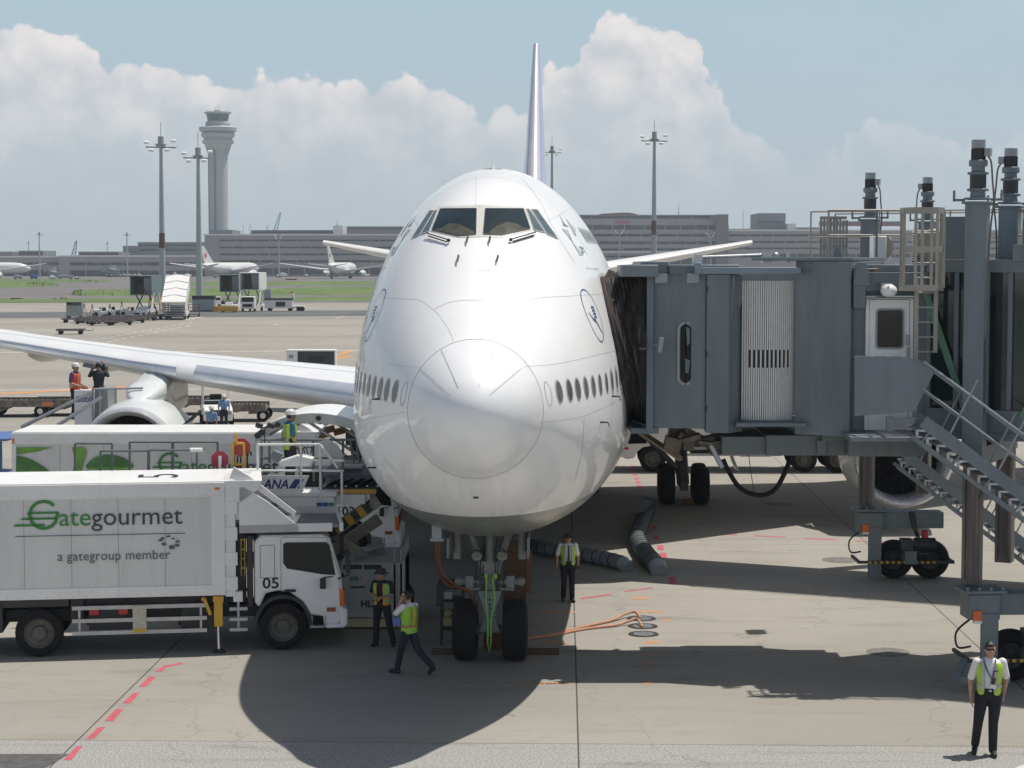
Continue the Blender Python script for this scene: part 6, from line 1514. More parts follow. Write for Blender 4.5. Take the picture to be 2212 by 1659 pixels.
    for i in range(n):
        a, b = A_[i], A_[i + 1]; d = (b - a); nn = Vector((d.y, -d.x, 0)).normalized(); g = d * .15
        zt, zb = RZ_ - .37, 5.02
        def seg(z0, z1, m): m.add([(a + g) + Vector((0, 0, z0)), (b - g) + Vector((0, 0, z0)), (b - g) + Vector((0, 0, z1)), (a + g) + Vector((0, 0, z1)), (a + g) - nn * .04 + Vector((0, 0, z0)), (b - g) - nn * .04 + Vector((0, 0, z0)), (b - g) - nn * .04 + Vector((0, 0, z1)), (a + g) - nn * .04 + Vector((0, 0, z1))], [(0, 1, 2, 3), (4, 7, 6, 5), (0, 4, 5, 1), (2, 6, 7, 3), (1, 5, 6, 2), (0, 3, 7, 4)])
        if i % 2 == 1 and i > 1 and i < 23: seg(zb, 6.08, sl); seg(6.44, zt, sl)
        else: seg(zb, zt, sl)
        gp_.add([a - nn * .05 + Vector((0, 0, zb)), b - nn * .05 + Vector((0, 0, zb)), b - nn * .05 + Vector((0, 0, zt)), a - nn * .05 + Vector((0, 0, zt))], [(0, 1, 2, 3)])
    so = sl.build('slat_curtain', SLAT, r, bevel=.004); gp_.build('curtain_backing', BLACK, so)
    MB().b2(P(1506, 0, 38).x, P(1734, 0, 38).x, 37.86, 38.3, P(0, 592, 38).z, P(0, 577, 38).z).b2(P(1503, 0, 38).x, P(1517, 0, 38).x, 37.8, 38.0, P(0, 591, 38).z, P(0, 567, 38).z).build('curtain_track', pm('track_grey', (.20, .25, .29), .45, var=.1), r, bevel=.015)
    MB().b2(P(1596, 0, 38).x, P(1750, 0, 38).x, 37.9, 40.9, P(0, 921, 38).z, P(0, 913, 38).z).build('curtain_sill', GREYP, r, bevel=.01)
    tb = MB().cyl((P(1512, 0, 38.4).x, 38.4, RZ_ + .10), (P(1660, 0, 38.4).x, 38.4, RZ_ + .15), .035, n=8).b2(P(1500, 0, 38.4).x, P(1520, 0, 38.4).x, 38.3, 38.5, RZ_ - .05, RZ_ + .15).b2(P(1650, 0, 38.4).x, P(1672, 0, 38.4).x, 38.3, 38.5, RZ_ - .02, RZ_ + .2).ball((P(1680, 0, 38.4).x, 38.4, RZ_ + .12), .09).b2(P(1705, 0, 38.4).x, P(1712, 0, 38.4).x, 38.4, 38.46, RZ_, RZ_ + .22)
    tb.build('roof_actuator', STEEL, r)
    # outer tunnel section next to the curtain
    dvec = Vector((.894, -.447, 0)); nvec = Vector((.447, .894, 0)); rz = math.atan2(dvec.y, dvec.x)
    a = Vector((P(1725, 0, 38.2).x, 38.2, 0)); b = Vector((P(1846, 0, 37.62).x, 37.62, 0))
    tn = MB().prismz([(a.x, a.y), (b.x, b.y), (b.x + 1.2, b.y + 2.75), (a.x + .8, a.y + 2.7)], FZ - .12, RZ_ + .03).build('outer_tunnel', GREYP, r, bevel=.015)
    MB().prismz([(a.x - .9, a.y - .02), (b.x, b.y - .03), (b.x + 1.2, b.y + 2.78), (a.x + .2, a.y + 2.75)], RZ_ + .033, RZ_ + .10).build('tunnel_roof', GREYP, tn, bevel=.01)
    for px in (1793 + 22, 1828): pass
    ey = MB()
    for px, z in ((1816, RZ_ + .2),): ey.prism([(P(px - 10, 0, 38).x, RZ_ + .1), (P(px + 12, 0, 38).x, RZ_ + .1), (P(px + 6, 0, 38).x, RZ_ + .3), (P(px - 4, 0, 38).x, RZ_ + .3)], 38.1, 38.13)
    ey.build('lifting_eye', GREYP, tn)
    # under-frame beams
    uf = MB().b2(P(1567, 0, 38.4).x, P(1665, 0, 38.4).x, 38.5, 40.8, P(0, 983, 38.4).z, P(0, 944, 38.4).z).b2(P(1665, 0, 38.3).x, P(1842, 0, 38.3).x, 38.38, 40.9, P(0, 984, 38.4).z, P(0, 940, 38.4).z).b2(P(1842, 0, 38.0).x, P(2010, 0, 38.0).x, 37.9, 40.2, P(0, 985, 38.0).z, P(0, 943, 38.0).z)
    uf.b2(P(1790, 0, 38).x, P(1848, 0, 38).x, 38.2, 38.38, P(0, 953, 38.2).z, P(0, 935, 38.2).z).b2(P(1780, 0, 38).x, P(1800, 0, 38).x, 38.28, 38.37, P(0, 982, 38.2).z, P(0, 952, 38.2).z)
    uf.b2(P(1850, 0, 38.1).x, P(1990, 0, 38.1).x, 38.0, 40.1, P(0, 943, 38.1).z, P(0, 915, 38.1).z)
    uo = uf.build('under_frame', pm('under_frame_grey', (.14, .165, .17), .55, var=.1, dirt=.3, streak=True), r, bevel=.012)
    mc = MB(); rn = random.Random(5)
    for i in range(16):
        x = P(1462 + i * 7, 0, 39).x; mc.box((x, 39 + rn.uniform(-.4, 1), FZ - .25 - rn.uniform(0, .25)), (rn.uniform(.1, .4), .4, rn.uniform(.06, .3)), ry=rn.uniform(-.5, .5))
    mc.bar((P(1380, 0, 39).x, 39, FZ - .1), (P(1480, 0, 40).x, 40.5, FZ - .85), .1)
    mc.build('cab_drive', pm('greasy_steel', (.16, .13, .10), .5, .4, var=.5, scale=6), r, bevel=.005)
    # hanging service hose and nozzle chute
    MB().tube([Vector(p) for p in spline([tuple(P(*p)) for p in [(1562, 992, 38.8), (1574, 1018, 38.8), (1600, 1055, 38.8), (1640, 1070, 38.8), (1675, 1056, 38.8), (1700, 1010, 38.8), (1706, 985, 39)]], 6)], .05, 10).build('hanging_hose', RUBBER, r)
    MB().tube([P(1617, 982, 38.7), P(1622, 1020, 38.7), P(1629, 1063, 38.7)], .008, 6).build('thin_cord', BLACK, r)
    MB().bar(P(1534, 960, 38.6), P(1560, 1010, 38.6), .2, .1).build('hose_chute', pm('dull_alu', (.34, .38, .42), .35, .5), r, bevel=.02)
    # vestibule wall with service door
    y0 = 37.85
    wl = MB().b2(P(1846, 0, y0).x, P(2010, 0, y0).x, y0, y0 + 2.7, FZ, RZ_ - .05).build('door_wall', GREYP, r, bevel=.01)
    MB().b2(P(1846, 0, y0).x, P(1870, 0, y0).x, y0 - .35, y0 - .003, RZ_ - .9, RZ_ - .1).b2(P(1870, 0, y0).x, P(2010, 0, y0).x, y0 - .1, y0 - .003, RZ_ - .58, RZ_ - .2).b2(P(1859, 0, y0).x, P(1985, 0, y0).x, y0 - .28, y0 - .005, P(0, 644, y0).z, P(0, 640, y0).z).build('header_beam', GREYP, wl, bevel=.01)
    fx0, fx1 = P(1877, 0, y0).x, P(1981, 0, y0).x; dz1 = P(0, 646, y0).z
    df = MB().b2(fx0, fx0 + .07, y0 - .07, y0 - .004, FZ, dz1).b2(fx1 - .07, fx1, y0 - .07, y0 - .004, FZ, dz1).b2(fx0, fx1, y0 - .071, y0 - .004, dz1, dz1 + .07).build('door_frame', WHITE, r, bevel=.006)
    dr = MB().b2(fx0 + .075, fx1 - .075, y0 - .05, y0 - .006, FZ, dz1 - .01).build('service_door', WHITE, r, bevel=.01)
    wx0, wx1, wz0, wz1 = P(1903, 0, y0).x, P(1957, 0, y0).x, P(0, 750, y0).z, P(0, 670, y0).z
    wf = MB().prism(roundbox(wx0 - .04, wx1 + .04, wz0 - .04, wz1 + .04, .09), y0 - .066, y0 - .052).build('door_window', GREYL, dr)
    MB().prism(roundbox(wx0, wx1, wz0, wz1, .06), y0 - .074, y0 - .067).build('window_pane', pm('smoked_pane', (.018, .016, .016), .12), wf)
    MB().b2(P(1966, 0, y0).x, P(1972, 0, y0).x, y0 - .1, y0 - .052, P(0, 745, y0).z, P(0, 723, y0).z).b2(P(1968, 0, y0).x, P(1974, 0, y0).x, y0 - .1, y0 - .052, P(0, 775, y0).z, P(0, 750, y0).z).build('door_handle', STEEL, dr)
    cm = MB().b2(P(1910, 0, 37.6).x, P(1935, 0, 37.6).x, 37.5, y0 - .1, P(0, 626, 37.6).z, P(0, 612, 37.6).z).build('camera_bracket', GREYL, r)
    MB().ball(P(1920, 628, 37.4), .165, 16, (1, 1, .8)).build('dome_camera', WHITE, cm)
    # landing with side guard
    yl = 36.4
    gpn = [(1846, 769), (1962, 770), (2020, 802), (1976, 889), (1851, 899), (1846, 899)]
    g = MB(); q_ = [P(a_, b_, yl) for a_, b_ in gpn]
    g.prism([(p.x, p.z) for p in q_], yl, yl + .04).build('landing_guard', pm('guard_grey', (.17, .20, .225), .5, var=.08, dirt=.1, streak=True), r, bevel=.008)
    ld = MB().b2(P(1850, 0, yl).x, P(2003, 0, yl).x, yl + .05, y0 - .01, FZ - .1, FZ - .02)
    ld.b2(P(1926, 0, yl).x, P(1943, 0, yl).x, yl - .04, yl + .05, P(0, 930, yl).z, P(0, 900, yl).z).prism([(P(1943, 0, yl).x, P(0, 903, yl).z), (P(1992, 0, yl).x, P(0, 900, yl).z), (P(1986, 0, yl).x, P(0, 916, yl).z), (P(1943, 0, yl).x, P(0, 922, yl).z)], yl - .03, yl + .0)
    ld.build('landing', GREYP, r, bevel=.006)
    gt = MB()
    for i in range(14): gt.b2(P(1925, 0, yl).x, P(2004, 0, yl).x, yl - .1 + i * .1, yl - .07 + i * .1, FZ - .015, FZ + .01)
    gt.build('landing_grating', STEEL, r)
    A = P(1994, 910, 36.3); B = P(2330, 1158, 35.7); stair(r, A, B, (.05, 1, 0), .95, 15)
    # ladder with safety cage
    yb = 37.4; lad = MB(); xl, xr = P(1990, 0, yb).x, P(2029, 0, yb).x
    lad.b2(xl - .05, xl + .03, yb, yb + .05, FZ + .1, P(0, 600, yb).z).b2(xr - .02, xr + .06, yb, yb + .05, P(0, 762, yb).z, P(0, 600, yb).z)
    for k in range(9): lad.cyl((xl, yb + .02, P(0, 760 - k * 32, yb).z), (xr, yb + .02, P(0, 760 - k * 32, yb).z), .018, n=8)
    lo = lad.build('cage_ladder', RAILG, r)
    cg = MB(); xa_, xb_ = P(1962, 0, 36.9).x, P(2049, 0, 36.9).x; cx_ = (xa_ + xb_) / 2; zt_, zb_ = P(0, 455, 37.0).z, P(0, 622, 37.0).z
    for z in (zt_, (zt_ + zb_) / 2, zb_):
        pts_ = [(xa_, 37.4), (xa_, 37.0), (xa_ + .18, 36.77), (xb_ - .18, 36.77), (xb_, 37.0), (xb_, 37.4)]
        for i in range(5): cg.bar((pts_[i][0], pts_[i][1], z), (pts_[i + 1][0], pts_[i + 1][1], z), .02, .12)
    for x, y in [(xa_, 37.25), (xa_, 37.0), (xa_ + .18, 36.77), (cx_ - .08, 36.77), (cx_ + .1, 36.77), (xb_ - .18, 36.77), (xb_, 37.0), (xb_, 37.25)]: cg.b2(x - .03, x + .03, y - .012, y + .012, zb_, zt_)
    cg.build('safety_cage', RAILG, lo)
    # glazed tunnel to the right, running on past the picture
    T0 = Vector((P(2010, 0, 37.8).x, 37.8, 0)); W3 = 2.8
    def tp(u, v): return T0 + dvec * u + nvec * v
    def tbox(m, u0, u1, v0, v1, z0, z1): m.prismz([tuple(tp(u0, v0).xy), tuple(tp(u1, v0).xy), tuple(tp(u1, v1).xy), tuple(tp(u0, v1).xy)], z0, z1)
    ge = MB(); tbox(ge, 0, 14, .12, .14, FZ + .45, RZ_ - .2); tbox(ge, 0, 14, W3 - .14, W3 - .12, FZ + .45, RZ_ - .2); ge.build('tunnel_glazing', TUNG, r, smooth=False)
    fr = MB(); tbox(fr, 0, 14, 0, W3, FZ - .15, FZ + .0); tbox(fr, 0, 14, 0, .24, FZ + .001, FZ + .45); tbox(fr, 0, 14, W3 - .24, W3, FZ + .001, FZ + .45); tbox(fr, 0, 14, -.02, W3 + .02, RZ_ - .2, RZ_ + .05)
    for u in (0, .55, 1.15, 1.6, 3.4, 5.2, 7.0, 8.8, 10.6, 12.4, 13.9): tbox(fr, u, u + .09, .02, .11, FZ + .451, RZ_ - .201); tbox(fr, u, u + .09, W3 - .11, W3 - .02, FZ + .451, RZ_ - .201)
    fr.build('tunnel_frame', GREYP, r, bevel=.008)
    bc = MB()
    for u0, u1 in ((-.15, .85), (3.3, 1.9), (3.5, 5.1), (7, 5.4)):
        a_, b_ = tp(u0, .02), tp(u1, .02); bc.bar((a_.x, a_.y - .03, RZ_ - .25), (b_.x, b_.y - .03, FZ + .3), .06, .13)
    bc.build('diagonal_brace', GRB, r)
    rf = MB(); tbox(rf, .3, 1.15, .0, .2, RZ_ - .2 + .26, RZ_ + .9); tbox(rf, 1.75, 14, .6, .9, RZ_ + .05, RZ_ + .85); tbox(rf, 1.9, 14, .55, .95, RZ_ + .85, RZ_ + .9); tbox(rf, 1.7, 2.6, -.1, .5, RZ_ + .02, RZ_ + .35)
    rf.build('roof_gear', GREYP, r, bevel=.01)
    rb = MB(); tbox(rb, 2.2, 13.8, .56, .59, RZ_ + .35, RZ_ + .8); rb.build('cable_tray', pm('tray_rust', (.06, .035, .03), .7, var=.4), r, smooth=False)
    for c_, s_ in (((9.03, 36.95), 1), ((10.38, 39.7), -1)): lift_column(r, c_[0], c_[1], 10.57, 1.9, rz, s_)
    MB().bar((9.1, 37.1, FZ - .45), (10.35, 39.6, FZ - .45), .35, .4).build('lift_crossbeam', GREYP, r, bevel=.02)
    bogie(r, 9.05, 36.75, .06)
    MB().bar((8.75, 36.3, .5), (8.45, 35.7, .25), .12).bar((8.45, 35.8, .25), (9.5, 35.8, .25), .12).build('tow_frame', GREYP, r)
    # air conditioners on the roof
    ac_ = MB().b2(P(1981, 0, 40).x, P(2032, 0, 40).x, 39.6, 40.2, P(0, 567, 40).z, P(0, 498, 40).z).build('air_conditioner', WHITE, r, bevel=.02)
    sl_ = MB()
    for i in range(12):
        for px in (1974, 1984, 1996): sl_.b2(P(px + 5, 0, 39.55).x, P(px + 10, 0, 39.55).x, 39.56, 39.598, P(0, 503 + i * 5.4 + 3.2, 39.6).z, P(0, 503 + i * 5.4, 39.6).z)
    sl_.build('louvre', BLACK, ac_)
    MB().lathe([(0, .02), (0, .33), (.03, .36), (.05, .33)], (P(2024, 0, 39.5).x, 39.50, P(0, 532, 39.6).z), (0, 1, 0), 28).build('fan_grille', pm('aged_cream', (.40, .36, .27), .5, var=.15), ac_)
    ac2 = MB().b2(P(1890, 0, 43).x, P(1918, 0, 43).x, 42.8, 43.3, P(0, 560, 43).z, P(0, 510, 43).z).build('air_conditioner', WHITE, r, bevel=.02)
    rail_run(r, [(P(1795, 0, 40.3).x, 40.3, RZ_ + .05), (P(1900, 0, 40.3).x, 40.3, RZ_ + .05), (P(1960, 0, 40.3).x, 40.3, RZ_ + .05)], 1.05)
    a_, b_ = tp(1.0, 2.6), tp(13, 2.6); rail_run(r, [(a_.x, a_.y, RZ_ + .06), (b_.x, b_.y, RZ_ + .06)], 1.0)
    a_, b_ = tp(2.2, .3), tp(13, .3); rail_run(r, [(a_.x, a_.y, RZ_ + .36), (b_.x, b_.y, RZ_ + .36)], .95)
    cb = MB(); rn = random.Random(2)
    for i in range(5):
        cb.tube([Vector(p) for p in spline([tuple(P(1848 + i * 4, 588 - i * 3, 37.7)), tuple(P(1880, 585 + rn.uniform(-4, 4), 37.8)), tuple(P(1915, 576 + i * 2, 37.9)), tuple(P(1950, 572 + i, 37.9)), tuple(P(1968, 578, 38.0))], 5)], .022, 6)
    cb.build('cable_bundle', pm('cable_beige', (.24, .21, .17), .7, var=.3), r)
    le_ = MB()
    for px, py in ((1862, 588),): p = P(px, py, 37.4); le_.prism([(p.x - .16, p.z - .26), (p.x + .16, p.z - .26), (p.x + .09, p.z + .2), (p.x - .09, p.z + .2)], 37.4, 37.44)
    le_.build('hinge_plate', GREYP, r, bevel=.01)
near_bridge()
def far_bridge():
    r = thing('boarding_bridge', 'second boarding bridge farther back, seen as lift columns and a stair behind the first', 'boarding bridge', (0, 0, 0), 0, 'boarding bridges at the aircraft')
    d = Vector((.91, -.415, 0)); n = Vector((.415, .91, 0)); T0 = Vector((4.4, 50.3, 0))
    def tp(u, v): return T0 + d * u + n * v
    def tbox(m, u0, u1, v0, v1, z0, z1): m.prismz([tuple(tp(u0, v0).xy), tuple(tp(u1, v0).xy), tuple(tp(u1, v1).xy), tuple(tp(u0, v1).xy)], z0, z1)
    m = MB(); tbox(m, 0, 20, 0, 3.0, FZ - .6, RZ_ - .1); m.build('tunnel', GREYP, r, bevel=.02)
    c = MB(); c.prismz([(3.75, 49.2), (5.2, 49.4), (5.4, 52.6), (3.75, 52.6)], FZ - .3, RZ_ - .1); c.build('cab', GREYP, r, bevel=.02)
    rz = math.atan2(d.y, d.x)
    lift_column(r, 9.2, 48.95, 10.5, 1.9, rz, 1); lift_column(r, 11.25, 51.6, 10.5, 1.9, rz, -1)
    bogie(r, 9.15, 48.85, .0)
    A = P(1958, 984, 46.6); B = P(2230, 1190, 45.8); stair(r, A, B, (.1, 1, 0), .95, 16)
    a, b = tp(3.5, .3), tp(16, .3); rail_run(r, [(a.x, a.y, RZ_), (b.x, b.y, RZ_)], 1.3, RAILG)
    a, b = tp(3.5, 2.7), tp(16, 2.7); rail_run(r, [(a.x, a.y, RZ_), (b.x, b.y, RZ_)], 1.3, RAILG)
    cg = MB(); x0, x1 = P(1775, 0, 50).x, P(1830, 0, 50).x
    for i in range(9): x = x0 + (x1 - x0) * i / 8; cg.b2(x - .03, x + .03, 49.7, 49.73, RZ_ - .1, P(0, 468 + (i > 6) * 8, 50).z)
    cg.b2(x0, x1, 49.68, 49.72, P(0, 474, 50).z, P(0, 468, 50).z).b2(x0, x1, 49.68, 49.72, P(0, 534, 50).z, P(0, 530, 50).z); cg.build('safety_cage', RAILG, r)
    MB().b2(P(1890, 0, 50).x, P(1925, 0, 50).x, 49.6, 50.1, P(0, 563, 50).z, P(0, 512, 50).z).build('air_conditioner', WHITE, r, bevel=.02)
    MB().lathe([(0, .02), (0, .36), (.05, .36)], (P(1906, 0, 49.5).x, 49.5, P(0, 535, 49.5).z), (0, 1, 0), 24).build('fan_grille', pm('aged_cream', (.40, .36, .27)), r)
far_bridge()

# ------------------------------------------------------------ hoses, cables and stand gear on the apron
HOS = pm('grey_duct', (.20, .22, .25), .6, var=.15, scale=5); HOD = pm('duct_band', (.06, .065, .075), .6)
def duct(label, pts, r0, mat):
    o = thing('air_duct', label, 'air duct', (0, 0, 0), 0, 'air conditioning ducts on the apron')
    line = spline(pts, 10); L = [Vector(p) for p in line]; tot = sum((L[i + 1] - L[i]).length for i in range(len(L) - 1))
    n = int(tot / .075); out = []; acc = 0; i = 0
    for k in range(n):
        t = k / (n - 1) * tot
        while i < len(L) - 2 and acc + (L[i + 1] - L[i]).length < t: acc += (L[i + 1] - L[i]).length; i += 1
        seg = (L[i + 1] - L[i]).length; out.append(L[i].lerp(L[i + 1], min(1, (t - acc) / seg)))
    rr = [r0 * (1.0 if k % 2 else .88) for k in range(n)]
    d = MB().tube(out, rr, 16).build('duct_tube', mat, o, angle=60)
    bm_ = MB()
    for k in range(0, n - 5, 5):
        dd = (out[min(k + 1, n - 1)] - out[k]).normalized(); bm_.cyl(out[k] - dd * .012, out[k] + dd * .012, r0 * 1.04, n=18)
    bm_.build('duct_band', HOD, d)
    end = out[-1]; dd = (out[-1] - out[-4]).normalized(); side = dd.cross(Vector((0, 0, 1)))
    MB().cyl(end, end + dd * .25 - Vector((0, 0, .1)), r0 * 1.0, r0 * .9, n=18).bar(end - Vector((0, 0, r0)), end - Vector((0, 0, r0)) + Vector((.42, -.05, .02)), .08, .03).build('duct_coupling', GREYL, o)
g = lambda x, y, z=.2: tuple(Vector((G(x, y).x, G(x, y).y, z)))
duct('grey ribbed air duct lying behind the standing crew member with the tie', [tuple(P(1100, 1150, 48.5)), g(1125, 1188), g(1180, 1200), g(1250, 1212), g(1305, 1222), g(1345, 1232)], .20, HOS)
duct('thick ribbed air duct curving down from under the fuselage with a pale sunlit middle', [tuple(P(1375, 1090, 55)), g(1400, 1110, .25), g(1385, 1150, .25), g(1377, 1180, .25), g(1395, 1215, .25), g(1420, 1240, .22)], .24, pm('dark_duct', (.13, .15, .155), .5, var=.15))
OH = pm('orange_hose', (.50, .25, .15), .6, var=.12, scale=5)
for i, pts in enumerate([[(1140, 1381, .03), (1200, 1371, .03), (1260, 1357, .03), (1320, 1344, .04), (1352, 1335, .10), (1372, 1333, .12), (1383, 1337, .02)], [(1130, 1384, .03), (1200, 1374, .03), (1260, 1362, .03), (1330, 1354, .04), (1358, 1350, .09), (1377, 1349, .12), (1388, 1357, .02)]]):
    o = MB().tube([Vector(p) for p in spline([g(a, b, z) for a, b, z in pts], 8)], .030, 10).build('orange_cable', OH)
    tag(o, ['orange supply cable from the nose gear to the farthest service pit', 'orange supply cable from the nose gear to the middle service pit'][i], 'cable', 'orange cables on the apron')
# ground power cable hanging from the nose
pa = P(944, 1165, 37.6)
o = thing('power_cable', 'orange power cable hanging from the plug under the nose down to the cable cart', 'cable', (0, 0, 0))
MB().tube([Vector(p) for p in spline([tuple(pa), tuple(P(943, 1200, 37.7)), tuple(P(950, 1235, 37.9)), tuple(P(965, 1262, 38.1)), tuple(P(1000, 1272, 38.3)), tuple(P(1020, 1290, 38.5)), tuple(P(1030, 1320, 38.7))], 6)], .032, 10).tube([Vector(p) for p in spline([tuple(pa + Vector((.05, .02, 0))), tuple(P(948, 1205, 37.7)), tuple(P(956, 1240, 37.8)), tuple(P(985, 1264, 38.1)), tuple(P(1015, 1278, 38.4))], 6)], .03, 8).build('cable', pm('hose_dull_orange', (.14, .06, .03), .6), o)
MB().b2(pa.x - .10, pa.x + .10, 37.5, 37.75, pa.z + .02, P(0, 1135, 37.6).z + .1).box((pa.x, 37.6, pa.z), (.28, .2, .07)).build('plug', GREYL, o, bevel=.02)
# cart left of the nose wheels
cc = G(955, 1395); o = thing('cable_cart', 'dark metal ladder cart with a cream bag standing left of the nose wheels', 'cart', (cc.x, cc.y, 0))
k = MB()
for dx in (-.05, .42): k.b2(dx, dx + .05, .1, .15, 0, 1.25); k.b2(dx, dx + .05, .7, .75, 0, 1.25)
for z in (.3, .62, .92, 1.2): k.b2(-.05, .47, .1, .75, z, z + .035)
k.b2(-.1, .55, .05, .8, 1.22, 1.32).b2(-.12, .04, .0, .1, .85, 1.3)
k.build('cart_frame', DARK, o, bevel=.005)
MB().b2(.02, .42, .06, .3, .40, .58).build('cream_box', pm('cream_box', (.30, .26, .12), .7), o, bevel=.03); MB().ball((.12, .15, .66), .12, 12, (.8, .8, 1)).build('cream_bag', pm('cream_bag', (.28, .24, .14), .8), o)
MB().b2(-.02, .22, .02, .1, 1.0, 1.16).build('switch_box', GREYL, o, bevel=.01)
# chocks
for i, (a, b) in enumerate([(975, 1413), (1165, 1413)]):
    c = G(a, b); tag(MB().b2(c.x - .42, c.x + .42, c.y - .07, c.y + .07, 0, .12).build('wheel_chock', pm('chock_wood', (.10, .065, .04), .8, var=.3), bevel=.02), ['long dark chock bar beside the picture-left nose wheel', 'long dark chock bar beside the picture-right nose wheel'][i], 'chock', 'wheel chocks')
c = G(1498, 1088); tag(MB().b2(c.x - .35, c.x + .35, c.y - .1, c.y + .1, 0, .16).build('wheel_chock', pm('chock_yellow', (.35, .20, .03), .8, var=.3), bevel=.02), 'dull yellow chock in front of the main wheels below the bridge', 'chock', 'wheel chocks')
# tow bar leaning behind the nose leg
tb = thing('belt_guard', 'tall dull orange board standing directly behind the nose wheels', 'board', (G(1085, 1418).x, 39.9, 0))
MB().b2(.02, .50, 0, .05, .02, 2.3).build('board_panel', pm('dull_orange_board', (.085, .042, .022), .7, var=.2), tb, bevel=.01); MB().b2(-.4, .5, -.1, .0, .02, .35).b2(.5, .62, .0, .1, 1.2, 2.1).build('board_foot', pm('dull_orange_dark', (.14, .06, .035), .7), tb, bevel=.01)
# car just entering the lower right corner
c = P(2174, 1650, 24); o = thing('white_van', 'roof corner of a white van at the bottom right edge', 'van', (c.x + .72, 22.95, 0))
b = MB(); rows = []
for z, k in [(.35, .97), (.9, 1.0), (1.25, .99), (1.62, .90), (1.80, .84), (1.88, .72), (1.90, .3)]:
    rows += [Vector((1.0 * k * math.copysign(abs(math.cos(2 * math.pi * i / 28)) ** .35, math.cos(2 * math.pi * i / 28)) , -1.2 + 2.3 * (k ** .5) * math.copysign(abs(math.sin(2 * math.pi * i / 28)) ** .35, math.sin(2 * math.pi * i / 28)), z)) for i in range(28)]
b.add(rows, [(i * 28 + k, i * 28 + (k + 1) % 28, (i + 1) * 28 + (k + 1) % 28, (i + 1) * 28 + k) for i in range(6) for k in range(28)] + [tuple(range(6 * 28, 7 * 28))]).build('van_body', WHITE, o)
for x in (-.85, .85):
    for y in (-2.6, .3): MB().cyl((x - .1, y, .33), (x + .1, y, .33), .33, n=20).build('wheel', RUBBER, o)
MB().b2(-.8, .8, 1.02, 1.1, 1.15, 1.6).build('rear_window', GLASS, o, bevel=.03)
# ------------------------------------------------------------ vehicles and gear in the middle distance
def at0(px, py): p = G(px, py); return (p.x, p.y, 0)
def wheels(m, xs, ys, r, w=.25):
    for x in xs:
        for y in ys: m.cyl((x, y - w / 2, r), (x, y + w / 2, r), r, n=12)
    return m
STEELD = pm('dolly_steel', (.20, .175, .17), .6, .3, var=.3, scale=3)
def dolly(label, loc, rz, post=False, cat_group='empty baggage dollies in rows'):
    r = thing('dolly', label, 'dolly', loc, rz, cat_group)
    f = MB().b2(-1.6, 1.6, -.8, .8, .48, .56).b2(-1.6, 1.6, -.82, -.74, .40, .62).b2(-1.6, 1.6, .74, .82, .40, .62)
    for x in (-1.5, -.75, 0, .75, 1.5): f.b2(x - .04, x + .04, -.8, .8, .56, .64)
    f.tube([(1.6, 0, .45), (2.3, 0, .40), (2.6, 0, .55)], .05, 6); f.build('deck', STEELD, r)
    for x in (-1.1, 1.1): wheels(MB(), [x], [-.7, .7], .24).build('wheel_pair', RUBBER, r)
    if post: MB().bar((-1.55, -.6, .5), (-1.55, 0, 2.3), .08).bar((-1.55, .6, .5), (-1.55, 0, 2.3), .08).b2(-1.6, -1.5, -.1, .1, 2.2, 2.6).build('tow_post', pm('post_brown', (.25, .20, .15), .6), r)
    return r
base = dolly('empty brown steel dolly in the parked rows left of the white stairs', (0, 0, 0), 0)
rn = random.Random(11); first = True
for row, (ya, xa, xb, n) in enumerate([(703, 218, 262, 2), (700, 186, 290, 4), (697, 160, 315, 6), (694.5, 190, 330, 6), (692, 215, 345, 6)]):
    for i in range(n):
        px = xa + (xb - xa) * i / max(1, n - 1); loc = at0(px, ya - i * .9); rz = R(8 + rn.uniform(-4, 4)) + (math.pi if i % 2 else 0)
        if first: base.location = loc; base.rotation_euler = (0, 0, rz); first = False
        else: copy_tree(base, None, loc, rz)
for px, py, lab in ((186, 697, 'dolly with an upright A shaped post, leftmost of the parked rows'), (203, 699, 'dolly with an upright A shaped post, second of the parked rows'), (241, 698, 'dolly with an upright A shaped post, third of the parked rows'), (266, 690, 'dolly with an upright A shaped post, rightmost of the parked rows')):
    dolly(lab, at0(px, py), R(95), True)
o = dolly('lone dark dolly just above the wing at the left', at0(153, 722), R(8), False, 'lone dollies on the left apron')
def flat_trailer(px, py, label, flip=0, L=1.9):
    r = thing('cargo_trailer', label, 'trailer', at0(px, py), R(2) + flip, 'long cargo trailers behind the left wing')
    f = MB().b2(-L, L, -1.1, 1.1, .62, .74)
    for i in range(14): f.b2(-L + .12 + i * L * 2 / 14, -L + .19 + i * L * 2 / 14, -1.12, 1.12, .74, .82)
    f.b2(-L, L, -1.14, -1.06, .55, .92).b2(-L, L, 1.06, 1.14, .55, .92).tube([(L, 0, .6), (L + .8, 0, .5)], .05, 6)
    rn2 = random.Random(int(px)); 
    for i in range(7): f.b2(*(lambda x: (x, x + .25))(rn2.uniform(-L + .1, L - .5)), -1.05, 1.0, rn2.uniform(.35, .5), .6)
    f.build('roller_deck', pm('trailer_steel', (.22, .19, .17), .6, .3, var=.45, scale=4, dirt=.4), r)
    for x in (-1.25, 1.25):
        for y in (-.95, .95):
            w = MB().cyl((x, y - .12, .32), (x, y + .12, .32), .32, n=18).build('wheel', RUBBER, r); MB().cyl((x, y - .135, .32), (x, y + .135, .32), .15, n=14).build('hub', WHITE, w)
    MB().b2(L - .5, L, -1.16, -1.142, .6, .8).build('orange_marker', ORANGE, r)
flat_trailer(45, 898, 'long roller bed trailer at the left edge behind the truck with leaves')
flat_trailer(150, 896, 'roller bed trailer partly behind the lift basket at the left')
flat_trailer(408, 894, 'roller bed trailer between the engine and the white tug', math.pi)
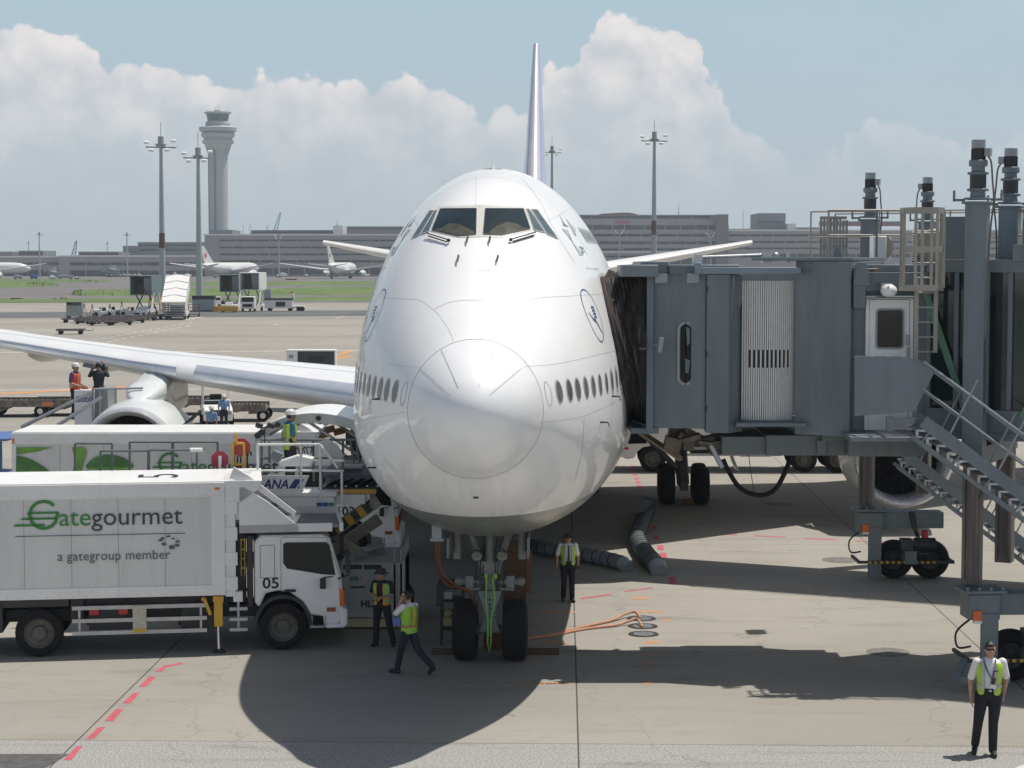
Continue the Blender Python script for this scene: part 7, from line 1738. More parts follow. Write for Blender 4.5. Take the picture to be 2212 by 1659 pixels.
flat_trailer(520, 908, 'low flat trailer right behind the white tug under the open cargo door', math.pi, 1.4)
# white tug with canopy
def tug():
    c = G(468, 917); r = thing('baggage_tug', 'white baggage tug with open canopy frame seen under the left wing', 'tug', (c.x, c.y, 0), R(-78), 'tugs')
    b = MB().prism([(-1.5, .3), (-1.5, .95), (.2, .95), (.3, 1.05), (1.35, .95), (1.5, .8), (1.5, .3)], -.72, .72).build('tug_body', WHITE, r, bevel=.06)
    f = MB()
    for x, x2 in ((.25, .12), (-1.3, -1.3)):
        for y in (-.66, .66): f.bar((x, y, .95), (x2, y, 2.0), .06)
    f.b2(-1.45, .3, -.72, .72, 1.98, 2.06).bar((.25, -.66, 1.25), (.25, .66, 1.25), .05).build('canopy_frame', WHITE, r, bevel=.02)
    MB().b2(-.7, -.2, -.3, .3, .95, 1.1).b2(-.8, -.68, -.3, .3, .95, 1.5).build('seat', BLACK, r, bevel=.04)
    MB().b2(.18, .26, -.6, .6, 1.0, 1.25).build('dashboard', DARK, r); MB().b2(1.5, 1.52, -.65, -.4, .62, .78).b2(1.5, 1.52, .4, .65, .62, .78).build('headlamp', GREYL, b); MB().b2(1.5, 1.515, -.3, .3, .55, .85).build('grille', DARK, b); MB().b2(1.2, 1.4, -.74, -.722, .85, .95).build('red_tag', RED, b)
    for x in (-1.0, 1.0):
        for y in (-.68, .68): MB().cyl((x, y - .11, .3), (x, y + .11, .3), .3, n=18).build('wheel', RUBBER, r)
tug()
# air cargo container behind the wing
c = G(672, 792); r = thing('air_container', 'open fronted white air cargo container standing on the apron beyond the left wing', 'container', (c.x, c.y, 0), R(1))
k = c.y / 4100; w = 53 * k; h = 36 * k
MB().b2(-w, w, 0, 1.6, 0, .12).b2(-w, w, 0, 1.6, h - .1, h).b2(-w, -w + .1, 0, 1.6, .12, h - .1).b2(w - .1, w, 0, 1.6, .12, h - .1).b2(-w, w, 1.5, 1.6, .12, h - .1).b2(-w + .1, -w * .55, 0, .05, .12, h - .1).build('container_shell', WHITE, r, bevel=.02)
MB().b2(-w * .545, w - .11, .05, .08, .13, h - .12).build('dark_curtain', pm('curtain', (.07, .075, .08), .8, var=.2), r); MB().b2(-w * .1, w * .55, .02, .048, h * .3, h * .6).build('net_bundle', BLACK, r)
MB().b2(-w * .9, -w * .72, -.012, -.002, h * .5, h * .72).build('grey_label', GREYL, r)
# white lift basket beside the engine
def lift():
    Y = 59.8; r = thing('lift_basket', 'white maintenance lift basket with blue lettering beside the left engine', 'lift', (P(190, 900, Y).x, Y, 0)); o = r.location.copy()
    x = lambda px: P(px, 0, Y).x - o.x; z = lambda py: P(0, py, Y).z
    b = MB().b2(x(148), x(193), -.05, 0, z(933), z(842)).build('basket_panel', WHITE, r, bevel=.02)
    MB().b2(x(193), x(222), -.02, 1.2, z(905), z(840)).b2(x(148), x(222), 0, 1.4, z(912), z(905)).build('basket', pm('basket_grey', (.28, .29, .30), .5), r, bevel=.02)
    rl = MB()
    for a, b_ in [((190, 840), (300, 838)), ((190, 840), (190, 930)), ((205, 842), (205, 905)), ((240, 838), (240, 905))]: rl.cyl((x(a[0]), -.1, z(a[1])), (x(b_[0]), -.1, z(b_[1])), .035, n=8)
    rl.build('basket_rail', GREYL, r)
    vs, fs = text_mesh('Obbli', 1.0, bold=.02); w = text_w(vs); MB().add([(x(151) + v[0] / w * (x(187) - x(151)), -.056, z(868) + v[1] * (z(855) - z(868)) / .72) for v in vs], fs).build('lettering', BLUE, b, smooth=False)
    bo = MB().cyl((x(48), -1.0, z(917)), (x(192), -.3, z(845)), .06, n=8).cyl((x(115), -1.0, z(920)), (x(212), -.3, z(856)), .06, n=8).build('handrail_bar', STEEL, r)
    MB().bar((x(215), .9, z(910)), (x(240), 1.4, 1.1), .5, .35).b2(x(200), x(420), .2, 2.4, .45, 1.1).build('lift_chassis', WHITE, r, bevel=.03)
    wh = wheels(MB(), [x(230), x(390)], [.3, 2.3], .45).build('wheel_set', RUBBER, r)
lift()
# passenger stairs, lift trucks and the rest at the apron edge
def covered_stairs(px, py, rz, label, W=1.6, s=1.0):
    r = thing('passenger_stairs', label, 'passenger stairs', at0(px, py), rz, 'passenger stair vehicles')
    hood = MB()
    q_ = [(-3.4, 2.6), (2.4, 6.4), (3.4, 6.4), (3.4, 6.2), (2.5, 6.2), (-3.3, 2.4)]
    hood.prism(q_, -W, W); hood.prism([(-3.4, .9), (-3.4, 2.5), (2.4, 6.3), (2.4, 4.2)], -W, -W + .08).prism([(-3.4, .9), (-3.4, 2.5), (2.4, 6.3), (2.4, 4.2)], W - .08, W)
    hood.build('hood', WHITE, r, bevel=.03)
    rb = MB()
    for i in range(4): x = -2.4 + i * 1.5; z = 2.6 + (x + 3.4) * 3.8 / 5.8; rb.bar((x, -W, z + .05), (x + .5, 0, z + .35), .05); rb.bar((x, W, z + .05), (x + .5, 0, z + .35), .05)
    rb.build('hood_rib', GREYL, r)
    st_ = MB()
    for i in range(16): x = -3.3 + i * .38; z = .35 + i * .24; st_.b2(x, x + .38, -W + .1, W - .1, z - .12, z)
    st_.build('steps', DARK, r)
    MB().b2(2.4, 3.6, -W, W, 3.9, 4.1).b2(3.5, 3.6, -W, W, 4.1, 6.3).b2(2.4, 3.6, W - .08, W, 4.1, 6.3).b2(2.4, 3.6, -W, -W + .08, 4.1, 6.3).build('top_platform', GREYL, r)
    ch = MB().b2(-1.2, 4.2, -W * .8, W * .8, .5, 1.1).b2(2.6, 4.3, -W * .7, W * .7, 1.1, 2.0)
    for x in (.2, 3.4): ch.bar((x, -W * .7, 1.1), (x + .6, -W * .7, 3.9), .16).bar((x, W * .7, 1.1), (x + .6, W * .7, 3.9), .16)
    ch.build('chassis', WHITE, r, bevel=.03); wheels(MB(), [-.6, 3.4], [-W * .75, W * .75], .42).build('wheel_set', RUBBER, r)
covered_stairs(381, 690, R(93), 'white covered passenger stairs facing the camera at the foot of the rusty light mast', 1.7)
def box_lift(px, py, rz, label, raised, truck=True, open_back=True):
    """a vehicle with a lifted passenger box, open toward -x"""
    r = thing('lift_bus', label, 'lift vehicle', at0(px, py), rz, 'lift vehicles parked at the apron edge')
    z0 = raised; z1 = raised + 3.0
    b = MB().b2(-3, 3, -1.7, 1.7, z0, z0 + .15).b2(-3, 3, -1.7, 1.7, z1 - .15, z1).b2(-3, 3, -1.7, -1.55, z0 + .15, z1 - .15).b2(-3, 3, 1.55, 1.7, z0 + .15, z1 - .15).b2(2.85, 3, -1.55, 1.55, z0 + .15, z1 - .15).build('cabin', WHITE if truck else pm('teal_grey', (.16, .22, .23), .5), r, bevel=.06)
    inn = MB().b2(-2.6, 2.8, -1.52, 1.52, z0 + .16, z0 + .2).b2(.5, 2.8, .2, 1.5, z0 + .2, z1 - .2)
    for i in range(8): inn.b2(-2.2 + i * .3, -1.9 + i * .3, -.2, 1.45, z0 + .2 + i * .25, z0 + .3 + i * .25)
    inn.build('inner_steps', pm('inner_brown', (.16, .13, .11), .7, var=.2), b); MB().b2(-2.9, -1.0, -1.54, -1.5, z0 + .9, z1 - .4).b2(-1.2, -1.1, -1.5, 0, z0 + .2, z1 - .3).build('inner_panel', GREYL, b)
    s = MB()
    for y in (-1.0, 1.0): s.bar((-2, y, 1.1), (2, y, z0), .14).bar((2, y, 1.1), (-2, y, z0), .14)
    s.build('scissor_lift', DARK, r)
    c = MB().b2(-3.2, 3.4, -1.1, 1.1, .55, 1.05).b2(-1.5, 3.4, -.9, .9, 1.05, 1.4)
    if truck: c.prism([(-4.6, .5), (-4.65, 1.6), (-4.4, 2.5), (-3.0, 2.6), (-3.0, .5)], -1.15, 1.15)
    c.build('chassis', WHITE, r, bevel=.04)
    if truck: MB().prism([(-4.665, 1.65), (-4.45, 2.4), (-4.4, 2.4), (-4.6, 1.65)], -1.0, 1.0).b2(-4.69, -4.655, -.8, .8, .8, 1.3).build('windscreen', GLASS, r)
    wheels(MB(), [-3.6 if truck else -2.2, 2.2], [-1.0, 1.0], .45).build('wheel_set', RUBBER, r)
    bp = MB().bar((-2.8, -1.6, 1.0), (-1.5, -1.6, z0 + .3), .25).bar((2.4, -1.6, 1.0), (1.2, -1.6, z0 + .3), .25).build('guide_post', WHITE, r)
box_lift(547, 672, R(86), 'white lift truck facing the camera with its tan lined box raised', 3.5)
box_lift(505, 669, R(84), 'grey green lift cabin raised on legs directly left of the white lift truck', 3.1, False)
box_lift(316, 682, R(86), 'teal framed raised cabin with inner steps, left of the rusty light mast', 3.2, False)
# long bed loader at the right of them
c = G(612, 672); r = thing('container_loader', 'low white container loader parked right of the lift truck', 'loader', (c.x, c.y, 0), R(4), 'loaders')
MB().b2(-3.0, 1.6, -1.4, 1.4, .5, 1.9).b2(1.6, 3.6, -1.0, 1.0, .5, .9).b2(1.4, 1.9, -1.0, .2, 1.9, 2.9).build('loader_body', WHITE, r, bevel=.05)
MB().b2(-3.1, 1.7, -1.5, 1.5, 1.9, 2.15).b2(-1.2, .4, -1.42, -1.402, .8, 1.6).build('loader_deck', DARK, r); MB().b2(-3.0, -2.0, -1.3, -.4, 2.15, 3.7).build('operator_stand', GREYL, r, bevel=.04)
MB().cyl((1.5, 0, 2.9), (1.5, 0, 3.3), .2).build('red_beacon', RED, r); wheels(MB(), [-2.2, 1.2, 2.6, 3.2], [-1.1, 1.1], .38).build('wheel_set', RUBBER, r)
# small things
def tractor(px, py, rz, label):
    r = thing('tow_tractor', label, 'tractor', at0(px, py), rz, 'white tow tractors parked behind the dollies')
    MB().prism([(-1.5, .3), (-1.5, 1.0), (-.6, 1.0), (-.4, .75), (.1, .75), (.3, 1.15), (1.4, 1.0), (1.5, .4)], -.8, .8).build('tractor_body', WHITE, r, bevel=.06)
    MB().b2(-.6, -.1, -.5, -.1, .8, 1.35).b2(-.6, -.1, .1, .5, .8, 1.35).b2(.1, .35, -.5, .5, 1.1, 1.35).build('seat', BLACK, r, bevel=.04); wheels(MB(), [-1.0, 1.0], [-.75, .75], .34).build('wheel_set', RUBBER, r)
tractor(220, 683.5, R(200), 'open white tow tractor, leftmost of three behind the dollies'); tractor(240, 681.5, R(195), 'open white tow tractor, middle of three behind the dollies'); tractor(281, 682.5, R(190), 'open white tow tractor, right one of three, nearest the teal framed cabin')
r = thing('cage_cart', 'tall grey cage cart standing alone at the left end of the dolly rows', 'cart', at0(162, 688), R(4))
MB().b2(-1.1, 1.1, -.8, .8, .35, .45).b2(-1.1, 1.1, .72, .8, .45, 2.4).b2(-1.1, -1.02, -.8, .8, .45, 2.4).b2(1.02, 1.1, -.8, .8, .45, 2.4).b2(-1.1, 1.1, -.8, -.72, .45, 1.9).b2(-1.1, 1.1, -.8, .8, 2.4, 2.46).build('cage', pm('cage_grey', (.30, .32, .32), .5, .3, var=.2), r); wheels(MB(), [-.9, .9], [-.7, .7], .2).build('wheel_set', RUBBER, r)
r = thing('step_ladder', 'orange step ladder beside the white covered stairs', 'ladder', at0(337, 681), R(80))
m = MB()
for y in (-.9, .9): m.bar((-1.2, y, 0), (0, y, 3.2), .14).bar((1.0, y, 0), (0, y, 3.2), .14)
for i in range(5): m.b2(-1.0 + i * .22, -.8 + i * .22, -.9, .9, .5 + i * .6, .58 + i * .6)
m.build('ladder_frame', pm('ladder_orange', (.70, .33, .06), .5), r)
r = thing('wheeled_rack', 'dark red wheeled rack right of the white covered stairs', 'rack', at0(419, 684), R(10))
m = MB()
for x in (-.8, .8):
    for y in (-.4, .4): m.b2(x - .06, x + .06, y - .06, y + .06, .2, 1.9)
for z in (.3, .8, 1.3, 1.8): m.b2(-.8, .8, -.4, .4, z, z + .08)
m.build('rack_frame', pm('rack_red', (.25, .06, .05), .6), r); wheels(MB(), [-.7, .7], [-.4, .4], .15, .1).build('wheel_set', RUBBER, r)
r = thing('water_tank', 'grey green square tank container left of the yellow snow plough', 'tank', at0(441, 673.5), R(2))
MB().b2(-1.8, 1.8, -1.2, 1.2, .25, 2.1).build('tank_body', pm('tank_grey', (.28, .33, .33), .5, var=.15), r, bevel=.05); MB().b2(-1.85, 1.85, -1.25, 1.25, 2.1, 2.7).b2(-2.2, 2.2, -1.3, 1.3, .1, .24).build('tank_top', DARK, r, bevel=.03)
r = thing('pickup_truck', 'small white pickup behind the grey green tank', 'pickup', at0(462, 662), R(30))
MB().prism([(-2.2, .4), (-2.2, 1.1), (-.3, 1.1), (-.2, 1.8), (.9, 1.8), (1.4, 1.15), (2.2, 1.0), (2.2, .4)], -.85, .85).build('pickup_body', WHITE, r, bevel=.06); MB().prism([(-.1, 1.2), (0, 1.7), (.8, 1.7), (1.2, 1.2)], -.87, .87).build('pickup_glass', GLASS, r); wheels(MB(), [-1.4, 1.4], [-.75, .75], .35).build('wheel_set', RUBBER, r)
r = thing('snow_plough', 'yellow plough blade on a small white cart before the raised cabin', 'plough', at0(489, 675), R(3))
MB().b2(-2.0, 2.0, -.9, -.7, .3, 1.05).b2(-2.05, 2.05, -1.0, -.7, .2, .3).build('plough_blade', pm('plough_yellow', (.60, .34, .04), .5), r, bevel=.03); MB().b2(-.9, 1.6, -.6, 1.8, .5, 1.3).b2(-.2, 1.0, -.2, .8, 1.3, 1.7).build('cart_body', WHITE, r, bevel=.05)
MB().ball((-.4, .2, 1.7), .5, 10, (1, 1, .7)).build('black_cover', BLACK, r); wheels(MB(), [-.6, 1.3], [0, 1.4], .35).build('wheel_set', RUBBER, r)
# taxiway signs
for i, (x0, x1, y0, y1, mt, nm, lab) in enumerate([(22.6, 49.5, 643.6, 648.6, pm('sign_red', (.26, .05, .05), .6), 'sign', 'long dark red taxiway board at the far left on the grass edge'), (137, 147, 643, 649.4, pm('sign_yellow', (.75, .50, .03), .6), 'sign', 'yellow taxiway sign with black marks, left of the cage cart'), (130.5, 136, 643, 649.4, pm('sign_dark', (.12, .05, .03), .6), 'sign', 'small dark sign block touching the yellow taxiway sign'),
        (116.5, 119.5, 643.5, 648.8, pm('sign_dark', (.12, .05, .03)), 'sign', 'tiny dark marker left of the yellow taxiway sign'), (617, 641, 602, 605.6, pm('sign_red', (.26, .05, .05)), 'sign', 'low red board on the far grass below the second parked airliner'), (191, 199, 605, 609, pm('sign_pink', (.60, .25, .2), .6), 'sign', 'pale red board in the far grass strip at the left'), (203, 212, 606, 609, pm('sign_yellow', (.75, .50, .03)), 'sign', 'small yellow board beside the pale red one in the far grass')]):
    c = G((x0 + x1) / 2, y1); s_ = c.y / 4100; r = thing('taxiway_sign', lab, 'sign', (c.x, c.y, 0), 0, 'taxiway signs')
    w = (x1 - x0) / 2 * s_; h = (y1 - y0) * s_; b = MB().b2(-w, w, -.1, .1, .12, h).build('sign_face', mt, r, bevel=.01); MB().b2(-w * .8, -w * .7, -.05, .05, 0, .12).b2(w * .7, w * .8, -.05, .05, 0, .12).build('sign_foot', DARK, r)
    if i == 1:
        vs, fs = text_mesh('-F5-', 1.0, bold=.02); tw = text_w(vs); MB().add([(-w * .85 + v[0] / tw * w * 1.7, -.106, h * .28 + v[1] * h * .75) for v in vs], fs).build('lettering', BLACK, b, smooth=False)
# carts, cars and ground staff at the foot of the far terminal
def far_cart(px, py, w, h, mat, label, cat, grp):
    c = G(px, py); s_ = c.y / 4100; r = thing(cat.replace(' ', '_'), label, cat, (c.x, c.y, 0), 0, grp)
    MB().b2(-w * s_ / 2, w * s_ / 2, 0, 2, .5, h * s_).b2(-w * s_ * .42, w * s_ * .1, .2, 1.8, h * s_ + .01, h * s_ * 1.25).build('body', mat, r, bevel=.15); wheels(MB(), [-w * s_ * .35, w * s_ * .35], [.2, 1.8], .5).build('wheel_set', RUBBER, r)
    return r
g0 = 'luggage carts at the foot of the far terminal'; rn = random.Random(4); src = None
for i in range(22):
    px = 231 + i * 3.6; loc = at0(px, 597.5 + (i % 3) * .5)
    if src is None: src = far_cart(px, 598, 3.4, 5.5, pm('cart_pale', (.50, .48, .46), .6, var=.3), 'small pale luggage cart in the long row under the low far pier', 'luggage cart', g0)
    else: copy_tree(src, None, loc, 0)
for i, (px, py, w, h, mt, lab) in enumerate([(378, 600, 8, 9, WHITE, 'pale service truck beside the first airliner, left of two'), (405, 600, 14, 7, WHITE, 'pale service truck beside the first airliner, right of two'), (470, 600, 18, 5, GREYL, 'low grey loader under the wing of the first airliner'), (540, 599, 10, 5, WHITE, 'pale van right of the first airliner engine'),
        (612, 599, 14, 8, WHITE, 'stack of pale containers below the thin mast, between the two airliners'), (600, 599, 5, 5, WHITE, 'small pale cart left of the stack of containers'), (646, 597, 18, 8, WHITE, 'white coach at the terminal, left of two'), (682, 597, 18, 7, WHITE, 'white coach at the terminal, right of two'), (662, 598, 7, 4.5, WHITE, 'small white van between the two coaches'),
        (72, 603, 14, 8, BLUE, 'blue truck at the far left under the white airliner wing'), (140, 603, 34, 8, GREYL, 'row of grey containers at the far left pier'), (112, 603.5, 10, 7, WHITE, 'white service cart left of the grey containers'), (165, 603, 6, 4, WHITE, 'small white car right of the grey containers'), (38, 603, 18, 8, GREYL, 'grey carts grouped at the far left edge'), (790, 598, 16, 6, WHITE, 'pale truck just left of the big aircraft')]):
    far_cart(px, py, w, h, mt, lab, 'service truck', 'service vehicles at the far terminal')
# jet bridges and drums at the far pier
for i, (px, py, w, h, Y, lab) in enumerate([(108, 590, 28, 24, 1060, 'round grey bridge drum at the far left pier'), (510, 577, 20, 10, 1068, 'round pale bridge drum beside the tail of the first airliner'), (727, 577, 14, 12, 1068, 'round pale bridge drum beside the tail of the second airliner'), (235, 588, 30, 30, 1050, 'grey bridge cab at the far left pier')]):
    c = P(px, py, Y); s_ = Y / 4100; zt_ = c.z + h * s_ * .5; r = thing('terminal_gate_bridge', lab, 'gate bridge', (c.x, Y, 0), 0, 'gate bridges at the far pier')
    MB().cyl((0, 0, max(3, zt_ - h * s_)), (0, 0, zt_), w * s_ * .5, n=20).build('drum', GREYL, r); MB().bar((0, 0, zt_ - 3), (w * s_, -14, zt_ - 4), 3, 3).build('gangway', FARGR, r, bevel=.1)
    MB().cyl((0, 0, 0), (0, 0, max(3, zt_ - h * s_)), 1.0, n=8).build('column', FARGR, r)
# long blue cover at the far left behind the leaf truck
c = P(8, 960, 55); r = thing('blue_tug', 'blue vehicle cut by the left edge beside the leaf printed truck', 'tug', (c.x - .9, 54, 0))
MB().b2(-1.6, 1.15, 0, 1.8, .4, 2.1).prism([(-1.8, 3.0), (1.35, 3.12), (1.35, 3.22), (-1.8, 3.1)], -.2, 2.2).build('tug_body', pm('tug_blue', (.09, .16, .38), .5), r, bevel=.05); MB().tube([(.8, -.1, 2.1), (.85, -.2, 2.5), (1.1, -.1, 2.9)], .06, 8).tube([(1.1, -.1, 2.1), (1.1, -.1, 3.1)], .05, 8).build('tug_frame', pm('tug_blue', (.09, .16, .38)), r); wheels(MB(), [-1, .8], [.1, 1.7], .4).build('wheel_set', RUBBER, r)
# ------------------------------------------------------------ people
SKIN = pm('skin', (.42, .24, .16), .5, var=.08, scale=12); HAIR = pm('black_hair', (.012, .011, .012), .45, var=.2, scale=30, bump=.4, bscale=90)
def caps(chain, n=10):
    """closed tapered capsule along points with radii"""
    m = MB(); pts = [Vector(p[:3]) for p in chain]; rs = [p[3] for p in chain]
    a, b = pts[0], pts[-1]; d0 = (pts[1] - pts[0]).normalized(); d1 = (pts[-1] - pts[-2]).normalized()
    P_, R_ = [], []
    for t in (85, 55, 25): P_.append(a - d0 * rs[0] * math.sin(R(t))); R_.append(max(.002, rs[0] * math.cos(R(t))))
    for i in range(len(pts) - 1):
        k = max(1, int((pts[i + 1] - pts[i]).length / .05))
        for j in range(k): f = j / k; P_.append(pts[i].lerp(pts[i + 1], f)); R_.append(rs[i] + (rs[i + 1] - rs[i]) * f)
    P_.append(b); R_.append(rs[-1])
    for t in (25, 55, 85): P_.append(b + d1 * rs[-1] * math.sin(R(t))); R_.append(max(.002, rs[-1] * math.cos(R(t))))
    return m.tube(P_, R_, n)
def fuse(name, parts, mat, parent, vox, smooth_it=3, flat=None):
    """join closed shapes into one continuous skin"""
    m = MB()
    for p in parts: m.add(p.v, p.f)
    me = bpy.data.meshes.new(name); me.from_pydata([tuple(v) for v in m.v], [], m.f)
    bm = bmesh.new(); bm.from_mesh(me); bmesh.ops.recalc_face_normals(bm, faces=bm.faces); bm.to_mesh(me); bm.free()
    o = bpy.data.objects.new(name, me); COL.objects.link(o)
    r = o.modifiers.new('r', 'REMESH'); r.mode = 'VOXEL'; r.voxel_size = vox; r.use_smooth_shade = True
    s = o.modifiers.new('s', 'SMOOTH'); s.iterations = smooth_it; s.factor = .5
    dg = bpy.context.evaluated_depsgraph_get(); ev = o.evaluated_get(dg); me2 = bpy.data.meshes.new_from_object(ev)
    o.modifiers.clear(); o.data = me2; me2.name = name; me2.materials.clear(); me2.materials.append(mat)
    for p in me2.polygons: p.use_smooth = True
    bpy.data.meshes.remove(me)
    o.parent = parent; return o
def torso(zs, scale, dy=0, lean=0, grow=0):
    """elliptical stack: (z, half width, half depth, y offset)"""
    m = MB(); n = 20; vs = []
    for z, a, b, y in zs:
        for k in range(n):
            t = 2 * math.pi * k / n; c_, s_ = math.cos(t), math.sin(t)
            vs.append(((a + grow) * math.copysign(abs(c_) ** .85, c_), y + (b + grow) * math.copysign(abs(s_) ** .85, s_), z))
    fs = [(i * n + k, i * n + (k + 1) % n, (i + 1) * n + (k + 1) % n, (i + 1) * n + k) for i in range(len(zs) - 1) for k in range(n)] + [tuple(range(n - 1, -1, -1)), tuple((len(zs) - 1) * n + k for k in range(n))]
    return m.add(vs, fs)
def person(label, loc, face, H, pose, top, vest=None, legs=(.015, .017, .03), hat=None, vox=.014, tie=None, extras=(), skin=SKIN, dark_sleeve=None, group=None):
    """stands at loc, looks along -y turned by face; pose = joint positions for a 1.72 m figure in its own frame (x = its left when facing -y)"""
    r = thing('person', label, 'person', loc, face, group); r.scale = (H / 1.72,) * 3
    p = dict(hipL=(.10, 0, .92), hipR=(-.10, 0, .92), kneeL=(.11, -.02, .50), kneeR=(-.11, -.02, .50), ankL=(.12, .02, .09), ankR=(-.12, .02, .09), toeL=(.14, -.15, .04), toeR=(-.14, -.15, .04),
             shL=(.185, .0, 1.42), shR=(-.185, .0, 1.42), elL=(.25, .03, 1.14), elR=(-.25, .03, 1.14), haL=(.25, -.06, .90), haR=(-.25, -.06, .90), neck=(0, 0, 1.47), head=(0, -.02, 1.60), turn=0)
    p.update(pose); V = {k: Vector(v) if isinstance(v, tuple) else v for k, v in p.items()}
    ch = (0, 0, 0); up = (V['shL'] + V['shR']) / 2; hp = (V['hipL'] + V['hipR']) / 2
    TS = [(.86, .150, .105, 0), (.93, .158, .112, .005), (1.03, .140, .100, 0), (1.12, .142, .100, -.005), (1.25, .168, .115, -.005), (1.36, .180, .112, 0), (1.43, .155, .09, .0), (1.48, .07, .06, .0)]
    lean = up - Vector((0, 0, 1.42)); 
    def tor(grow, z0=.0, z1=9):
        zs = [q_ for q_ in TS if z0 <= q_[0] <= z1]; t = torso(zs, 1, grow=grow)
        for v in t.v:
            f = (v.z - .92) / .5; v.x += lean.x * f + hp.x * (1 - f); v.y += lean.y * f + hp.y * (1 - f); v.z += lean.z * max(0, f)
        return t
    parts = [tor(-.012)]
    for s in ('L', 'R'):
        parts.append(caps([(*V['hip' + s], .088), (*V['knee' + s], .058), (*V['ank' + s], .040)]))
        parts.append(caps([(*V['sh' + s], .056), (*V['el' + s], .042), (*V['ha' + s], .028)]))
        parts.append(caps([(*(V['ank' + s] + Vector((0, .03, -.04))), .038), (*V['toe' + s], .032)]))
        h = V['ha' + s]; d = (h - V['el' + s]).normalized(); sx = 1 if s == 'L' else -1
        acr = d.cross(Vector((sx, 0, 0))); acr = acr.normalized() if acr.length > .2 else Vector((0, 1, 0)); nrm = d.cross(acr).normalized()
        parts.append(caps([(*(h + d * .01 + acr * .02), .022), (*(h + d * .075 + acr * .026), .018)], 8)); parts.append(caps([(*(h + d * .01 - acr * .02), .022), (*(h + d * .075 - acr * .026), .018)], 8)); parts.append(caps([(*(h + d * .0), .026), (*(h + d * .08), .022)], 8))
        for i, (o_, L_) in enumerate([(-.034, .068), (-.012, .080), (.012, .076), (.034, .060)]):      # four fingers, gently curled
            b0 = h + d * .085 + acr * o_; parts.append(caps([(*b0, .0095), (*(b0 + d * L_ * .45 + nrm * sx * -.008), .0088), (*(b0 + d * L_ * .9 + nrm * sx * -.026), .0075)], 7))
        b0 = h + d * .025 - acr * .034; parts.append(caps([(*b0, .012), (*(b0 + d * .035 - acr * .03), .0105), (*(b0 + d * .068 - acr * .036), .009)], 7))
    hd = V['head']; nk = V['neck']; ty = Matrix.Rotation(p['turn'], 3, 'Z')
    hv = lambda x, y, z: hd + ty @ Vector((x, y, z))
    parts.append(caps([(*(nk - Vector((0, 0, .04))), .056), (*(hd + Vector((0, .01, -.06))), .052)]))
    sk = MB().ball(hd + Vector((0, 0, .022)), .1, 18, (.80, .98, 1.0)); sk.v = [hd + ty @ (v - hd) for v in sk.v]; parts.append(sk)
    parts += [caps([(*hv(0, -.045, -.045), .058), (*hv(0, -.055, -.078), .036)]), caps([(*hv(0, -.092, .02), .012), (*hv(0, -.112, -.012), .016)], 8), caps([(*hv(-.03, -.083, -.055), .008), (*hv(.03, -.083, -.055), .008)], 6),
              caps([(*hv(.08, .005, .02), .014), (*hv(.078, .01, -.012), .010)], 8), caps([(*hv(-.08, .005, .02), .014), (*hv(-.078, .01, -.012), .010)], 8)]
    body = fuse('body', parts, skin, r, vox * .62, 2)
    ey = MB()
    for sx in (-1, 1): ey.ball(hv(sx * .031, -.084, .018), .0115, 8)
    ey.build('eyes', BLACK, body)
    # trousers, shoes, shirt
    tr = [tor(.010, .84, 1.04)]
    for s in ('L', 'R'): tr.append(caps([(*V['hip' + s], .105), (*(V['hip' + s].lerp(V['knee' + s], .5)), .092), (*V['knee' + s], .074), (*(V['ank' + s] + Vector((0, 0, .0))), .064)], 14))
    fuse('trousers', tr, pm('trousers%d' % int(legs[2] * 1000), legs, .8, var=.2, scale=9, bump=.2, bscale=20), r, vox)
    for s in ('L', 'R'):
        a = V['ank' + s]; t = V['toe' + s]
        fuse('shoe', [caps([(*(a + Vector((0, .045, -.045))), .046), (*(a.lerp(t, .55) + Vector((0, 0, -.01))), .047), (*t, .040)], 12)], BLACK, r, vox, 1)
    sh = [tor(.012, 1.0)]
    for s in ('L', 'R'):
        e = V['sh' + s].lerp(V['el' + s], .82); sh.append(caps([(*V['sh' + s], .066), (*e, .060)], 14))
    sh.append(caps([(*(nk + Vector((0, 0, -.06))), .085), (*(nk + Vector((0, 0, -.012))), .064)], 14))
    shirt = fuse('shirt', sh, top, r, vox, 2)
    if dark_sleeve:
        for s in ('L', 'R'): fuse('sleeve', [caps([(*V['sh' + s].lerp(V['el' + s], .8), .060), (*V['el' + s], .056), (*V['el' + s].lerp(V['ha' + s], .92), .040)], 12)], dark_sleeve, r, vox)
    MB().tube([Vector((.150 * math.cos(2 * math.pi * k / 24) + hp.x, .112 * math.sin(2 * math.pi * k / 24) + hp.y, 1.005)) for k in range(24)], .018, 6, True).build('belt', BLACK, r)
    if vest:
        vm, open_front, bands = vest
        v = tor(.036, .86 if not open_front else .93, 1.43)
        vs, fs = v.v, v.f[:-2]
        n = 20; keep = []
        sink = {}
        for f in fs:
            k = f[0] % n; row = f[0] // n; a_ = 360 * (k + .5) / n
            if open_front and 250 < a_ < 290: continue
            if row >= len([q_ for q_ in TS if (.86 if not open_front else .93) <= q_[0] <= 1.43]) - 2 and (a_ < 20 or a_ > 340 or 160 < a_ < 200): continue
            keep.append(f)
        m = MB(); m.v = vs; m.f = keep
        for sx in (-1, 1):          # shoulder straps
            b0 = len(m.v)
            for t, yy, zz in ((0, -.125, 1.40), (1, -.06, 1.475), (2, .03, 1.485), (3, .12, 1.42)):
                for xx in (.055, .135): m.v.append(Vector((sx * xx + lean.x, yy + lean.y, zz - (xx - .055) * .35 + lean.z)))
            for t in range(3): m.f.append((b0 + t * 2, b0 + t * 2 + 1, b0 + t * 2 + 3, b0 + t * 2 + 2))
        vo = m.build('vest', vm, r, angle=180); so = vo.modifiers.new('s', 'SOLIDIFY'); so.thickness = .012
